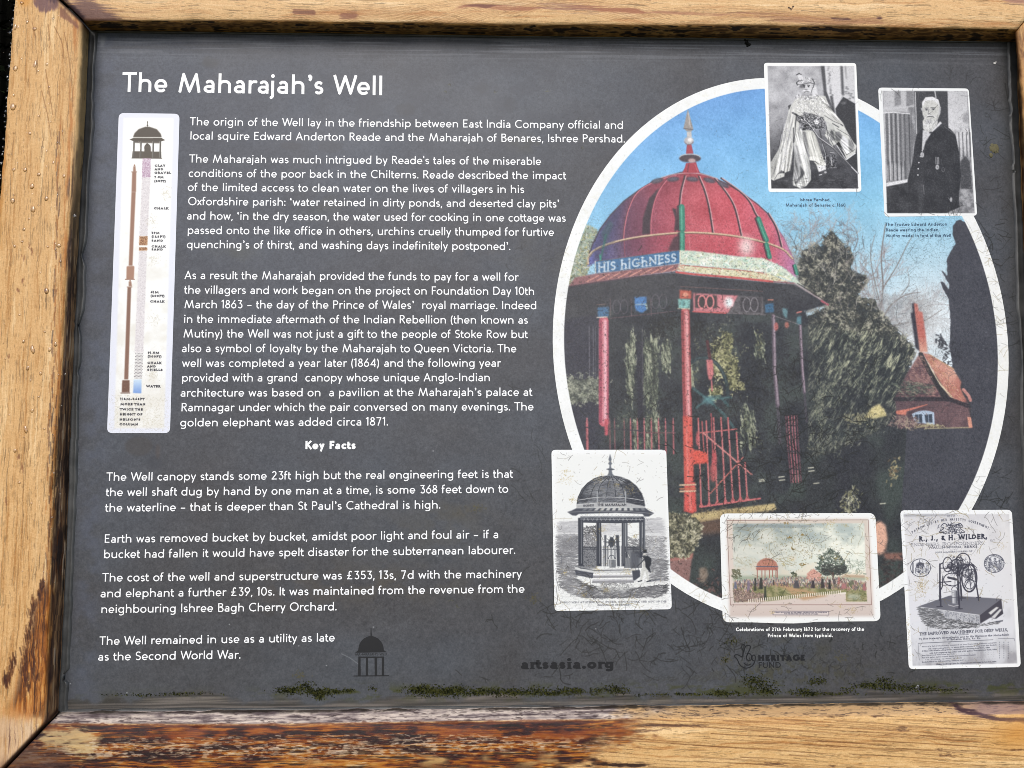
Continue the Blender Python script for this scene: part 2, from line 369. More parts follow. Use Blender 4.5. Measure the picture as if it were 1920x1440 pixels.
def make_cracks():
    r = np.random.RandomState(11); out = []
    def one(x, y, L, ang, w, a, bend=.5, kind=0, depth=0):
        n = max(3, int(L / 7)); P = [(x, y)]; an = ang; curl = r.normal(0, bend / n)
        for i in range(n):
            an += curl + r.normal(0, .22); x += math.cos(an) * L / n; y += math.sin(an) * L / n; P.append((x, y))
        P = np.array(P); out.append((P, w, a, kind))
        if depth < 2 and L > 16:
            for _ in range(r.poisson(1.1)):
                k = r.randint(1, len(P) - 1)
                one(P[k, 0], P[k, 1], L * r.uniform(.3, .65), an + r.choice([-1, 1]) * r.uniform(.8, 1.6), w * .85, a * .9, bend, kind, depth + 1)
    # zones: centre, spread, count, mean length, preferred angle (None = any), strength
    Z = [((1150, 1190), (150, 55), 75, 30, None, .9), ((1100, 1120), (40, 90), 22, 24, None, .8), ((1450, 1220), (130, 45), 110, 12, None, .85),
         ((1350, 1190), (60, 45), 34, 22, None, .8), ((1450, 840), (110, 95), 120, 22, None, .85), ((1600, 900), (120, 120), 120, 24, None, .7),
         ((1760, 850), (90, 130), 70, 20, None, .6), ((1780, 440), (55, 60), 80, 18, None, .4), ((1730, 462), (28, 24), 60, 7, None, .45),
         ((1870, 560), (35, 130), 80, 22, 0.0, .75), ((1880, 300), (35, 100), 34, 26, 0.3, .75), ((1850, 960), (60, 60), 60, 22, None, .75),
         ((1730, 1020), (40, 60), 46, 14, None, .6), ((1800, 1130), (90, 110), 60, 14, None, .55), ((1500, 1050), (120, 70), 110, 12, None, .6),
         ((1400, 985), (40, 25), 55, 12, -.8, .7), ((1150, 900), (70, 80), 60, 9, None, .6), ((1150, 1080), (80, 60), 46, 10, None, .55),
         ((1300, 640), (120, 110), 60, 9, None, .7), ((1680, 560), (80, 90), 90, 20, None, .5), ((1560, 420), (90, 40), 50, 10, None, .5),
         ((990, 900), (50, 80), 16, 26, None, .5), ((960, 560), (70, 60), 26, 12, None, .4), ((1700, 170), (120, 30), 14, 18, None, .4),
         ((1000, 460), (60, 25), 18, 12, None, .4), ((1340, 280), (70, 70), 40, 4, None, .4), ((1430, 340), (60, 50), 50, 4, None, .4),
         ((1720, 700), (90, 60), 50, 20, None, .6), ((1560, 760), (80, 60), 60, 20, None, .7)]
    for (cx, cy), (sx, sy), n, L, ang, a in Z:
        for _ in range(n):
            x = cx + r.normal(0, sx * .8); y = cy + r.normal(0, sy * .8)
            if y > 1268 or y < 95 or x > 1895: continue
            one(x, y, L * r.uniform(.4, 1.7), r.uniform(0, 6.3) if ang is None else ang + r.normal(0, .35) + (math.pi if r.rand() < .5 else 0), r.uniform(.75, 1.35), min(1, a * 1.2) * r.uniform(.6, 1), kind=int(r.rand() < .45))
    for n, box, a in ((700, (1050, 200, 1480, 900), .6), (900, (1050, 380, 1480, 620), .55), (900, (1240, 560, 1560, 900), .6), (900, (1350, 850, 1900, 1250), .5), (500, (1000, 850, 1270, 1250), .5), (260, (1380, 1180, 1620, 1280), .8),
                      (900, (340, 560, 900, 900), .28), (700, (560, 820, 1020, 1280), .3), (400, (950, 500, 1060, 1250), .35), (350, (200, 820, 560, 1150), .25), (400, (700, 90, 1300, 330), .12)):
        x = r.uniform(box[0], box[2], n); y = r.uniform(box[1], box[3], n)
        for i in range(n):
            an = r.uniform(0, 6.3); L = r.uniform(.3, 3.4)
            out.append((np.array([(x[i], y[i]), (x[i] + math.cos(an) * L, y[i] + math.sin(an) * L)]), r.uniform(.6, 1.3), a * r.uniform(.5, 1), int(r.rand() < .4)))
    return out
CRACKS = make_cracks()

def lerp3(t, *stops):
    """piecewise colour ramp: stops = (t, (r,g,b)) ..."""
    xs = [q[0] for q in stops]; return np.stack([np.interp(t, xs, [q[1][i] for q in stops]) for i in range(3)], -1).astype(np.float32) / 255

def paint_oval():
    cv = Canvas(1030, 140, 1900, 1175, 2.5, (58, 62, 68)); r = np.random.RandomState(3); gx, gy = cv.grid()
    n1 = cv.noise(40, 40, 4, 1); n2 = cv.noise(6, 6, 3, 2); n3 = cv.noise(90, 60, 3, 4); nf = cv.noise(2.2, 2.2, 2, 7)
    # sky
    t = (gy - 150) / 500 + .10 * (gx - 1450) / 400
    sky = lerp3(t, (0, (96, 160, 232)), (.22, (112, 182, 240)), (.5, (140, 208, 244)), (.75, (176, 216, 236)), (1.0, (208, 226, 236)))
    sky += (n1 * .02)[..., None] + (np.clip((gx - 1640) / 200, 0, 1) * np.clip((gy - 480) / 150, 0, 1) * .25 * np.clip(n1 + .5, 0, 1))[..., None]
    cv.put(np.clip((700 - gy) / 3, 0, 1), sky)
    # dark ground and hedges below
    dark = lerp3(n1 * .5 + .5, (0, (50, 54, 62)), (.5, (60, 64, 70)), (1, (70, 78, 78)))
    edge = 600 + n1 * 14 + n2 * 5
    cv.put(np.clip((gy - edge) / 4, 0, 1) * np.clip((1530 - gx) / 20 + (gy - 690) / 20, 0, 1).clip(0, 1), dark)
    low = lerp3(np.clip(n3 * .5 + .5, 0, 1), (0, (54, 56, 64)), (.5, (58, 62, 66)), (1, (70, 80, 78)))
    cv.put(np.clip((gy - (800 + n1 * 20)) / 30, 0, 1), low)
    # bare twigs against the sky
    def twig(x, y, L, an, w, d, col):
        n = 5; P = [(x, y)]
        for i in range(n):
            an += r.normal(0, .16); x += math.cos(an) * L / n; y += math.sin(an) * L / n; P.append((x, y))
        cv.line(P, w, col, .8, w * .5)
        if d > 0:
            for _ in range(4):
                k = r.randint(1, n + 1); twig(P[k][0], P[k][1], L * r.uniform(.45, .7), an + r.choice([-1, 1]) * r.uniform(.3, .9), w * .6, d - 1, col)
    for x, y, L, an, w in ((1655, 590, 70, -1.6, 4), (1650, 600, 85, -1.2, 3.5), (1640, 620, 90, -.6, 3.5), (1600, 560, 60, -1.0, 2.5), (1500, 470, 45, -1.9, 1.6), (1520, 460, 50, -1.5, 1.8), (1560, 450, 45, -1.6, 1.6), (1600, 470, 60, -1.1, 2),
                           (1640, 640, 110, -.35, 3), (1690, 600, 90, -.5, 2.5), (1700, 610, 80, -.2, 2.5), (1480, 440, 30, -1.2, 1.2), (1580, 440, 40, -1.3, 1.3), (1620, 540, 60, -1.7, 1.8), (1730, 600, 50, -.9, 2), (1760, 560, 40, -.7, 1.5),
                           (1660, 640, 60, -.3, 2), (1680, 620, 70, -1.2, 2), (1500, 520, 45, -1.7, 1.5), (1490, 480, 30, -2.0, 1.2), (1540, 470, 50, -2.0, 1.4)):
        twig(x, y, L, an, w, 3, [(150, 140, 142), (120, 112, 116), (175, 168, 172)][r.randint(3)])
    cv.put(np.clip((n2 - .1) * 1.6, 0, .5) * np.exp(-((gx - 1690) / 75) ** 2 - ((gy - 610) / 45) ** 2), (170, 165, 170))
    cv.put(np.exp(-((gx - 1740) / 60) ** 2 - ((gy - 600) / 80) ** 2) * .75, (226, 234, 238))
    for P, w in (([(1650, 700), (1652, 640), (1648, 600), (1655, 540), (1652, 480), (1660, 420)], 5), ([(1652, 600), (1672, 570), (1700, 552), (1725, 548)], 3.4), ([(1650, 570), (1640, 530), (1632, 480), (1640, 440)], 2.6), ([(1655, 540), (1680, 500), (1700, 460), (1712, 440)], 2.4), ([(1648, 620), (1690, 606), (1730, 602), (1766, 580)], 3), ([(1640, 640), (1610, 600), (1600, 560)], 2.6), ([(1700, 606), (1720, 580), (1750, 570)], 1.8), ([(1690, 553), (1704, 530), (1700, 500)], 1.6)):
        cv.line(smooth(P), w, (122, 114, 112), .9, w * .35); cv.line(smooth(P) - [w * .2, 0], w * .3, (176, 168, 162), .6, w * .1)
    # conifer mass
    lf = cv.noise(2.6, 2.6, 2, 41) * .55 + cv.noise(9, 9, 3, 42) * .6; lu = cv.rnoise(1.6, 9, -1.0, 2, 43) * .6 + cv.rnoise(6, 22, -1.05, 3, 44) * .55; ld = cv.rnoise(1.8, 6, 1.45, 2, 45) * .6 + cv.rnoise(6, 26, 1.5, 3, 46) * .6
    cv.leaves(np.exp(-((gx - 1530) / 52) ** 4 - ((gy - 520) / 62) ** 4), lf, ((0, (112, 110, 108)), (.5, (142, 140, 132)), (1, (178, 180, 172))), .75)
    cv.leaves(np.exp(-((gx - 1680) / 70) ** 4 - ((gy - 590) / 44) ** 4) * .8, lf, ((0, (124, 120, 122)), (.5, (160, 158, 158)), (1, (190, 196, 200))), .6)
    con = [(1558, 432), (1566, 440), (1578, 462), (1596, 462), (1600, 490), (1592, 502), (1606, 520), (1624, 514), (1626, 528), (1606, 556), (1640, 560), (1650, 585), (1645, 600), (1672, 612), (1700, 640), (1716, 655), (1700, 690), (1690, 745),
           (1660, 800), (1560, 850), (1500, 860), (1500, 600), (1554, 573), (1520, 548), (1497, 525), (1494, 500), (1504, 470), (1520, 482), (1538, 478), (1546, 456), (1540, 440), (1550, 444)]
    m = cv.mask(con, 1.2)
    m = np.clip((m * 1.5 + lf * .5 + n2 * .25 - .75) * 2.2, 0, 1) * (m > .02)
    cv.put(m, lerp3(n2 * .6 + n1 * .35 + .45, (0, (40, 46, 48)), (.5, (62, 66, 64)), (1, (104, 106, 96))))
    cv.leaves(cv.mask([(1555, 430), (1566, 440), (1600, 480), (1592, 502), (1626, 520), (1606, 556), (1650, 585), (1716, 655), (1690, 745), (1640, 800), (1500, 830), (1500, 600), (1554, 573), (1497, 525), (1504, 470), (1546, 456)], 5), lf + .1, ((0, (40, 45, 48)), (.45, (62, 66, 66)), (.7, (98, 99, 90)), (.86, (140, 138, 122)), (1, (184, 182, 164))), .88)
    cv.leaves(cv.mask([(1530, 620), (1700, 640), (1700, 740), (1640, 800), (1520, 840), (1500, 700)], 14), lu, ((0, (42, 48, 53)), (.52, (56, 62, 66)), (.7, (92, 98, 90)), (.86, (150, 154, 130)), (1, (190, 192, 162))), .94)
    for _ in range(70):
        x, y = r.uniform(1490, 1640), r.uniform(440, 600); twig(x, y, r.uniform(14, 34), r.uniform(-2.4, -.7), 1.1, 1, [(160, 152, 146), (128, 120, 116), (186, 182, 176), (70, 68, 68)][r.randint(4)])
    cols = [(150, 150, 128), (176, 176, 156), (84, 88, 80), (56, 60, 60), (46, 50, 54), (50, 54, 56), (140, 134, 130)]
    P = inpoly(r, con, 900)
    cv.dabs(r, P, 4.6, 1.1, -1.1, cols, .7, 1.3)
    P = inpoly(r, [(1520, 610), (1700, 640), (1690, 740), (1560, 860), (1500, 820)], 300)
    cv.dabs(r, P, 8, 1.7, -1.0, [(130, 134, 116), (50, 56, 60), (60, 66, 68), (54, 60, 64), (48, 54, 58), (56, 62, 64)], .75, .25)
    # shaded lower trees, feathery lit fronds
    m = cv.poly([(1390, 600), (1520, 590), (1560, 720), (1700, 740), (1690, 860), (1380, 900)], dark, .45, 20)
    for x0, y0, x1, y1, n in ((1620, 640, 1560, 770, 90), (1660, 660, 1600, 740, 60), (1600, 620, 1575, 700, 60), (1530, 740, 1545, 800, 70), (1560, 660, 1550, 740, 60), (1516, 800, 1520, 840, 40), (1545, 720, 1530, 790, 70), (1640, 640, 1590, 700, 60),
                              (1420, 650, 1434, 705, 70), (1468, 715, 1482, 745, 26), (1410, 780, 1400, 800, 30), (1400, 820, 1412, 850, 30), (1465, 800, 1470, 840, 16), (1480, 800, 1480, 830, 10), (1575, 665, 1562, 725, 50), (1536, 690, 1530, 740, 30), (1640, 780, 1600, 800, 40), (1560, 820, 1568, 840, 24), (1570, 850, 1572, 860, 10), (1537, 835, 1540, 850, 20)):
        tt = r.rand(n)[:, None]; P = np.array([x0, y0]) * (1 - tt) + np.array([x1, y1]) * tt + r.normal(0, 4.2, (n, 2))
        cv.dabs(r, P, 4, 1.4, math.atan2(y1 - y0, x1 - x0), [(162, 168, 142), (128, 134, 112), (182, 182, 150), (104, 110, 98)], .62, .5)
    # left tree
    lt = [(1050, 540), (1100, 420), (1120, 430), (1112, 470), (1100, 520), (1076, 545)]
    cv.poly(lt, (150, 160, 130), .8, 2)
    cv.dabs(r, inpoly(r, lt, 420), 4, 1.6, .5, [(205, 208, 180), (120, 125, 96), (170, 160, 100), (225, 228, 225), (90, 96, 80), (200, 190, 120)], .85, 1)
    # inside the canopy: dark with hanging foliage
    cv.poly([(1050, 536), (1490, 540), (1515, 600), (1515, 830), (1460, 960), (1060, 900)], dark, .97, 1)
    cv.poly([(1030, 540), (1130, 540), (1130, 900), (1030, 900)], (62, 62, 78), .7, 8)
    hang = np.zeros((cv.h, cv.w), np.float32)
    for x, y, sx, sy, a in ((1182, 690, 9, 60, 1), (1220, 700, 16, 66, 1), (1249, 668, 9, 30, .8), (1195, 812, 9, 30, .7), (1220, 806, 14, 36, .9), (1214, 740, 10, 30, .7), (1424, 650, 10, 34, .7), (1300, 700, 8, 30, .4), (1402, 800, 14, 44, .6)): hang = np.maximum(hang, a * np.exp(-((gx - x) / sx) ** 4 - ((gy - y) / sy) ** 4))
    cv.leaves(hang, ld, ((0, (56, 60, 60)), (.5, (88, 96, 84)), (.75, (140, 148, 124)), (1, (186, 190, 162))), .9)
    yel = np.zeros_like(hang)
    for x, y, sx, sy in ((1352, 672, 20, 36), (1372, 700, 14, 34), (1342, 735, 12, 14), (1362, 640, 12, 20), (1388, 724, 8, 8)): yel = np.maximum(yel, np.exp(-((gx - x) / sx) ** 4 - ((gy - y) / sy) ** 4))
    cv.leaves(yel, lf, ((0, (84, 86, 62)), (.45, (142, 142, 98)), (.7, (190, 186, 132)), (1, (222, 218, 170))), .92)
    for x0, y0, x1, y1, n, cc in ((1182, 642, 1184, 745, 150, 0), (1176, 650, 1176, 700, 40, 0), (1218, 645, 1222, 765, 200, 0), (1232, 650, 1230, 700, 120, 0), (1248, 650, 1250, 690, 60, 0), (1212, 700, 1216, 760, 70, 0), (1175, 770, 1175, 800, 30, 0), (1195, 790, 1195, 838, 60, 0), (1216, 775, 1222, 838, 110, 0), (1240, 800, 1235, 838, 50, 0), (1162, 775, 1160, 800, 30, 0),
                                  (1350, 645, 1352, 700, 220, 1), (1366, 660, 1378, 722, 190, 1), (1342, 640, 1338, 690, 120, 1), (1320, 625, 1335, 615, 50, 2), (1380, 722, 1393, 728, 26, 1), (1345, 720, 1352, 728, 30, 1), (1300, 690, 1306, 720, 40, 3), (1350, 612, 1372, 600, 50, 2), (1420, 620, 1425, 660, 90, 1), (1395, 645, 1400, 660, 30, 1), (1235, 618, 1237, 632, 16, 0),
                                  (1395, 775, 1398, 800, 60, 3), (1406, 800, 1410, 850, 60, 3), (1378, 800, 1382, 840, 40, 3), (1424, 820, 1426, 845, 30, 3), (1315, 760, 1380, 775, 40, 4), (1300, 640, 1312, 660, 40, 3), (1280, 800, 1290, 900, 30, 4), (1330, 850, 1390, 900, 80, 4), (1310, 870, 1315, 900, 30, 3)):
        n = n // 3 + 4; tt = r.rand(n)[:, None]; P = np.array([x0, y0]) * (1 - tt) + np.array([x1, y1]) * tt + r.normal(0, 4.6, (n, 2))
        cc = [[(150, 158, 130), (118, 126, 104), (172, 178, 150), (96, 104, 92)], [(196, 192, 140), (170, 168, 116), (212, 208, 160), (128, 130, 90)], [(170, 170, 140), (110, 112, 90)], [(176, 178, 128), (130, 134, 96), (96, 100, 74)], [(52, 54, 52), (70, 78, 66), (44, 46, 46)]][cc]
        cv.dabs(r, P, 3, 1.3, 1.3, cc, .6, .9)
    # dark leaf blotches at the head of the opening
    for x, y, s, n in ((1240, 612, 14, 120), (1262, 600, 10, 60), (1310, 612, 14, 100), (1345, 640, 16, 80), (1180, 760, 22, 60), (1250, 760, 20, 60), (1400, 740, 30, 110), (1440, 690, 22, 100), (1484, 705, 12, 60), (1300, 740, 18, 60), (1360, 700, 24, 60)):
        cv.dabs(r, r.normal(0, 1, (n, 2)) * [s, s * .7] + [x, y], 4, 2, 0, [(40, 42, 44), (48, 50, 48), (38, 40, 42)], .8, 2)
    # shaft shapes
    cv.poly([(1194, 640), (1205, 640), (1207, 820), (1196, 820)], (54, 54, 66), .9, 1)
    for x, a in ((1104.5, .8), (1112, .7), (1116, .5), (1122, .45), (1204, .4)):
        cv.line([(x, 612), (x + 1, 720)], 1.4, (150, 146, 156), a * .8)
    # hydrangea by the left column
    cv.leaves(np.exp(-((gx - 1094) / 38) ** 4 - ((gy - 732) / 24) ** 4), lf, ((0, (70, 76, 72)), (.5, (108, 114, 102)), (1, (176, 180, 158))), .9)
    P = r.normal(0, 1, (90, 2)) * [22, 14] + [1094, 732]
    cv.dabs(r, P, 5, 2.4, .2, [(150, 156, 134), (112, 118, 104), (176, 178, 158), (84, 90, 84)], .75, 1)
    # railing left
    for x in (1100.5, 1152, 1182, 1195, 1207.5, 1221, 1234.5, 1247.5, 1262, 1143, 1170):
        w = 5 if x < 1105 else 3 if x > 1175 else 2.2; a = .95 if x > 1175 or x < 1105 else .5
        cv.line([(x, 790), (x + 1, 850)], w, (176, 92, 100), a); cv.line([(x, 784), (x, 792)], w * .6, (205, 120, 126), a); cv.line([(x + .6, 792), (x + 1.4, 850)], w * .35, (222, 140, 144), a * .7)
    cv.line([(1100, 801), (1200, 807)], 2, (64, 60, 70), .9); cv.line([(1196, 811), (1266, 811)], 1.5, (150, 96, 104), .8)
    # stonework and pots at the foot
    cv.poly([(1300, 962), (1452, 943), (1456, 955), (1400, 962), (1352, 972), (1312, 979), (1268, 985)], (212, 190, 132), .95, 1)
    cv.poly([(1306, 978), (1360, 970), (1360, 998), (1312, 1002)], (120, 92, 76), .8, 4)
    cv.put(np.clip(n2, 0, 1) * .5 * np.exp(-((gx - 1370) / 60) ** 2 - ((gy - 960) / 12) ** 2), (120, 100, 70))
    cv.dabs(r, r.normal(0, 1, (160, 2)) * [40, 6] + [1380, 958], 4, 1.5, 0, [(236, 214, 160), (150, 126, 84), (120, 104, 76)], .6, 1)
    cv.poly([(1240, 1042), (1298, 1038), (1292, 1092), (1240, 1070)], (150, 112, 108), 1, 1); cv.poly([(1240, 1040), (1300, 1036), (1298, 1047), (1240, 1052)], (186, 122, 112), .9, 1)
    bush = [(1240, 958), (1268, 962), (1304, 968), (1316, 985), (1312, 1005), (1300, 1030), (1290, 1044), (1240, 1046)]
    cv.leaves(cv.mask(bush, 3), lf, ((0, (56, 58, 52)), (.5, (110, 108, 88)), (.75, (168, 164, 134)), (1, (214, 208, 180))), 1); cv.dabs(r, inpoly(r, bush, 160), 5, 1.6, -1.2, [(196, 190, 158), (150, 148, 118), (216, 212, 186), (70, 70, 62), (60, 62, 58), (112, 108, 84)], .85, .5)
    cv.poly([(1311, 1064), (1324, 1063), (1328, 1078), (1320, 1092), (1311, 1090)], (150, 132, 116), .9, 2)
    cv.dabs(r, r.normal(0, 1, (120, 2)) * [30, 16] + [1325, 1105], 5, 2, .3, [(98, 86, 78), (70, 66, 66), (150, 96, 92)], .7, 1)
    cv.poly([(1636, 980), (1650, 976), (1660, 984), (1664, 1010), (1660, 1032), (1650, 1040), (1640, 1036)], (232, 178, 152), 1, 1.5)
    cv.poly([(1655, 1036), (1700, 1036), (1700, 1050), (1660, 1048)], (150, 104, 92), .9, 2)
    cv.dabs(r, r.normal(0, 1, (220, 2)) * [26, 22] + [1672, 1078], 5, 3, .3, [(84, 70, 70), (48, 46, 50), (66, 58, 60)], .7, 1)
    cv.dabs(r, r.normal(0, 1, (90, 2)) * [10, 13] + [1593, 940], 4, 2.6, -1, [(206, 206, 172), (160, 158, 120), (120, 120, 92)], .85, .8)
    cv.dabs(r, r.normal(0, 1, (40, 2)) * [5, 12] + [1676, 880], 4, 2.6, -1, [(190, 176, 130), (130, 110, 84)], .8, .8)
    for x, y in ((1520, 877), (1521, 883), (1465, 894), (1466, 900), (1428, 899), (1428, 902), (1530, 906), (1655, 944)): cv.line([(x - 5, y), (x + 5, y - 1)], 2.2, (226, 224, 200), .85)
    # pump wheel behind the gate
    cv.line(arc(1318, 740, 46, 70, 215, 372, 26), 7, (52, 66, 72), .9); cv.line(arc(1318, 740, 46, 70, 250, 340, 20), 2, (88, 116, 120), .5)
    for P in ([(1300, 728), (1326, 748), (1370, 745)], [(1326, 748), (1306, 764)], [(1326, 748), (1356, 775), (1375, 800)], [(1328, 745), (1350, 742), (1366, 762)]): cv.line(P, 5, (78, 118, 122), .65)
    cv.ell(1329, 750, 12, 8, (104, 160, 166), .7, 3)
    cv.poly([(1324, 674), (1336, 674), (1338, 700), (1334, 712), (1329, 712), (1326, 700)], (214, 122, 124), 1, .6); cv.line([(1334, 714), (1335, 732)], 3, (206, 116, 120), .9); cv.line([(1326, 640), (1331, 672)], 6, (98, 52, 58), .8)
    # gate bars
    bars = [(1309, 784, 1314.5, 949), (1324, 789, 1329.7, 947), (1337.5, 783, 1345, 944), (1351.6, 783, 1360, 942), (1364.7, 783, 1374, 939), (1380.6, 811, 1388, 937), (1396.6, 867, 1401, 936)]
    for a, b, c, d in bars:
        cv.line([(a, b), (c, d)], 3.2, (206, 104, 106), .95); cv.line([(a + .8, b + 8), (c + .8, d)], 1, (238, 168, 166), .7); cv.line([(c - 3, d), (c, d - 6), (c + 3, d)], 3, (206, 104, 106), .9)
    cv.line([(1316, 790), (1320, 850)], 2.6, (206, 100, 100), .9); cv.line([(1333, 775), (1338, 900)], 2.6, (196, 90, 96), .8)
    cv.line([(1313, 950), (1425, 934)], 3.4, (214, 112, 114), 1); cv.line([(1313, 811), (1381, 804)], 2.6, (214, 112, 112), .95)
    cv.line([(1318, 811), (1409, 889)], 3.2, (224, 140, 136), .95); cv.line([(1332, 924), (1393, 857)], 2.6, (206, 112, 104), .9)
    cv.ell(1339, 862, 5, 20, (204, 92, 96), .95, 1); cv.ell(1308, 822, 3.6, 14, (206, 100, 104), .9, 1); cv.ell(1337, 885, 7, 18, (200, 96, 96), .75, 2)
    cv.poly([(1292, 836), (1300, 842), (1326, 848), (1328, 868), (1300, 870), (1292, 874)], (234, 92, 78), 1, .8)
    for k, (a, c) in enumerate(((1473, 1483), (1478, 1487), (1484, 1492), (1489, 1497), (1494, 1502))):
        cv.line([(a, 779), (a + (c - a) * .3, 830), (c, 904)], 2.4, (196, 112, 122) if k % 4 else (120, 76, 88), .9)
    cv.line([(1476, 797), (1492, 798)], 2, (50, 40, 48), .9); cv.line([(1478, 845), (1500, 848)], 3, (60, 58, 66), .9); cv.line([(1480, 878), (1500, 880)], 2, (60, 58, 66), .8)
    # cypress on the right
    cyp = [(1793, 414), (1800, 412), (1816, 420), (1850, 470), (1880, 640), (1878, 740), (1850, 860), (1800, 1000), (1690, 960), (1700, 800), (1822, 800), (1818, 750), (1800, 712), (1787, 690), (1780, 650), (1782, 600), (1778, 560), (1770, 545), (1762, 527), (1770, 530), (1779, 545), (1780, 534), (1764, 506), (1772, 512), (1776, 520),
           (1775, 485), (1783, 470), (1792, 458), (1786, 440), (1786, 424)]
    m = np.clip(cv.mask(cyp, 1) * 2.4 + n2 * .45 - .55, 0, 1) * (cv.mask(cyp, 2) > .03)
    cv.put(m, lerp3(n1 * .5 + .5, (0, (70, 72, 82)), (1, (76, 78, 88))))
    cv.dabs(r, r.normal(0, 1, (50, 2)) * [8, 14] + [1780, 660], 5, 2.6, .8, [(58, 60, 68)], .9, .8); cv.dabs(r, r.normal(0, 1, (26, 2)) * [5, 6] + [1764, 640], 5, 2.6, .8, [(58, 60, 68)], .9, .5)
    cv.dabs(r, r.uniform([1800, 560], [1860, 760], (26, 2)), 2, 1.1, 1, [(130, 134, 144), (104, 108, 112)], .7, 1)
    # cottage
    cv.poly([(1678, 744), (1812, 744), (1823, 802), (1682, 802)], lerp3(n1 * .4 + .5, (0, (84, 70, 78)), (1, (126, 98, 102))), 1, .6)
    for k in range(16): cv.line([(1684, 748 + k * 3.4), (1818, 746 + k * 3.4)], .7, (84, 66, 76), .45)
    cv.poly([(1724, 662), (1700, 700), (1678, 745), (1764, 745), (1745, 700)], lerp3(n2 * .5 + .5, (0, (104, 78, 86)), (1, (164, 124, 120))), 1, .6)
    for k in range(22): cv.line([(1722 - k * 2.1, 667 + k * 3.6), (1726 + k * 1.75, 667 + k * 3.6)], .7, (84, 62, 70), .5)
    cv.poly([(1728, 660), (1742, 664), (1786, 690), (1792, 700), (1802, 716), (1800, 726), (1806, 740), (1812, 752), (1800, 756), (1780, 744), (1756, 706)], lerp3(n1 * .5 + .5, (0, (186, 116, 104)), (1, (222, 164, 144))), 1, .7)
    cv.line([(1806, 730), (1816, 742), (1819, 750)], 6, (220, 150, 140), .9)
    cv.line([(1741, 664), (1788, 692)], 2, (190, 150, 110), .9); cv.line([(1731, 668), (1758, 715), (1784, 744)], 3.6, (236, 216, 180), .9)
    cv.line([(1726, 664), (1742, 696), (1757, 722), (1775, 748)], 9, (58, 56, 60), .95); cv.line([(1678, 748), (1780, 748), (1812, 760)], 8, (54, 52, 60), .9)
    cv.dabs(r, r.normal(0, 1, (200, 2)) * [20, 7] + [1708, 728], 8, 2, .2, [(98, 108, 98), (64, 70, 70), (134, 140, 120), (60, 62, 66)], .8, .4)
    for _ in range(420):
        x, y = r.uniform(1684, 1818), r.uniform(748, 800); cv.line([(x, y), (x + r.uniform(1.5, 4), y)], .9, [(150, 110, 108), (70, 56, 64), (130, 92, 92)][r.randint(3)], .45)
    for _ in range(300):
        t_ = r.rand(); y = 666 + t_ * 76; x = r.uniform(1724 - t_ * 44, 1728 + t_ * 34); cv.line([(x, y), (x + 2, y + .6)], 1.1, [(176, 136, 128), (84, 62, 70), (190, 150, 130)][r.randint(3)], .5)
    for _ in range(300):
        t_ = r.rand(); y = 666 + t_ * 80; x = r.uniform(1732 + t_ * 52, 1742 + t_ * 66); cv.line([(x, y), (x + 2, y + 1)], 1.1, [(240, 190, 166), (170, 100, 90), (200, 160, 110)][r.randint(3)], .5)
    cv.line([(1682, 773), (1710, 766), (1738, 758)], 6, (216, 128, 110), .95, 1.5); cv.poly([(1680, 770), (1700, 768), (1698, 778), (1682, 776)], (224, 132, 112), 1, .5)
    cv.poly(list(bez((1709, 776), (1730, 764), (1751, 773))) + [(1752, 796), (1716, 792)], (178, 198, 222), 1, .4)
    for a, b in ((1715, 1728), (1733, 1747)): cv.poly([(a, 777), (b, 776), (b + 1, 792), (a + 2, 791)], (66, 76, 92), 1, .3); cv.line([((a + b) / 2, 777), ((a + b) / 2 + 1, 791)], 1.1, (178, 198, 222), .9)
    cv.dabs(r, r.normal(0, 1, (200, 2)) * [14, 6] + [1698, 790], 4, 1.6, .5, [(150, 126, 122), (100, 84, 86), (176, 140, 134), (190, 176, 150)], .8, 1)
    cv.dabs(r, r.normal(0, 1, (60, 2)) * [14, 2] + [1742, 798], 5, 1.6, 0, [(206, 196, 156), (150, 140, 104)], .9, .6); cv.line([(1735, 803), (1820, 801)], 1.8, (190, 180, 140), .9)
    cv.poly([(1813, 781), (1820, 782), (1823, 801), (1816, 802)], (230, 158, 134), 1, .4)
    yb = [(1620, 782), (1634, 764), (1648, 757), (1658, 768), (1662, 779), (1640, 784)]
    cv.poly(yb, (220, 206, 146), 1, 1.5); cv.dabs(r, inpoly(r, yb, 90), 3, 1.4, .5, [(240, 226, 170), (170, 160, 104)], .7, 1)
    cv.dabs(r, r.normal(0, 1, (80, 2)) * [13, 5] + [1605, 784], 4, 2.2, -.4, [(170, 166, 132), (120, 118, 96)], .8, 1)
    cv.poly([(1709, 569), (1715, 567), (1716, 586), (1726, 660), (1716, 652), (1712, 620), (1707, 587), (1711, 585)], (60, 60, 72), 1, .5)
    cv.poly([(1713, 568), (1720, 570), (1722, 583), (1729, 585), (1734, 620), (1739, 660), (1724, 660), (1718, 610), (1715, 586)], lerp3((gy - 567) / 95, (0, (206, 122, 110)), (.6, (198, 108, 98)), (1, (226, 170, 148))), 1, .5)
    for y, x in ((604, 1724), (631, 1728)): cv.line([(x - 5, y), (x + 7, y)], 2.2, (190, 96, 84), .7)
    # roof soffit and eave
    sof = [(1040, 545), (1067, 537), (1110, 530), (1200, 517), (1268, 511), (1300, 516), (1489, 533), (1552, 570), (1512, 582), (1440, 590), (1380, 590), (1300, 556), (1268, 560), (1160, 575), (1120, 590), (1040, 600)]
    cv.poly(sof, lerp3(n1 * .5 + .5, (0, (58, 60, 68)), (1, (70, 72, 78))), 1, .6)
    cv.line([(1276, 537), (1330, 540), (1430, 546)], 1.4, (140, 100, 96), .7)
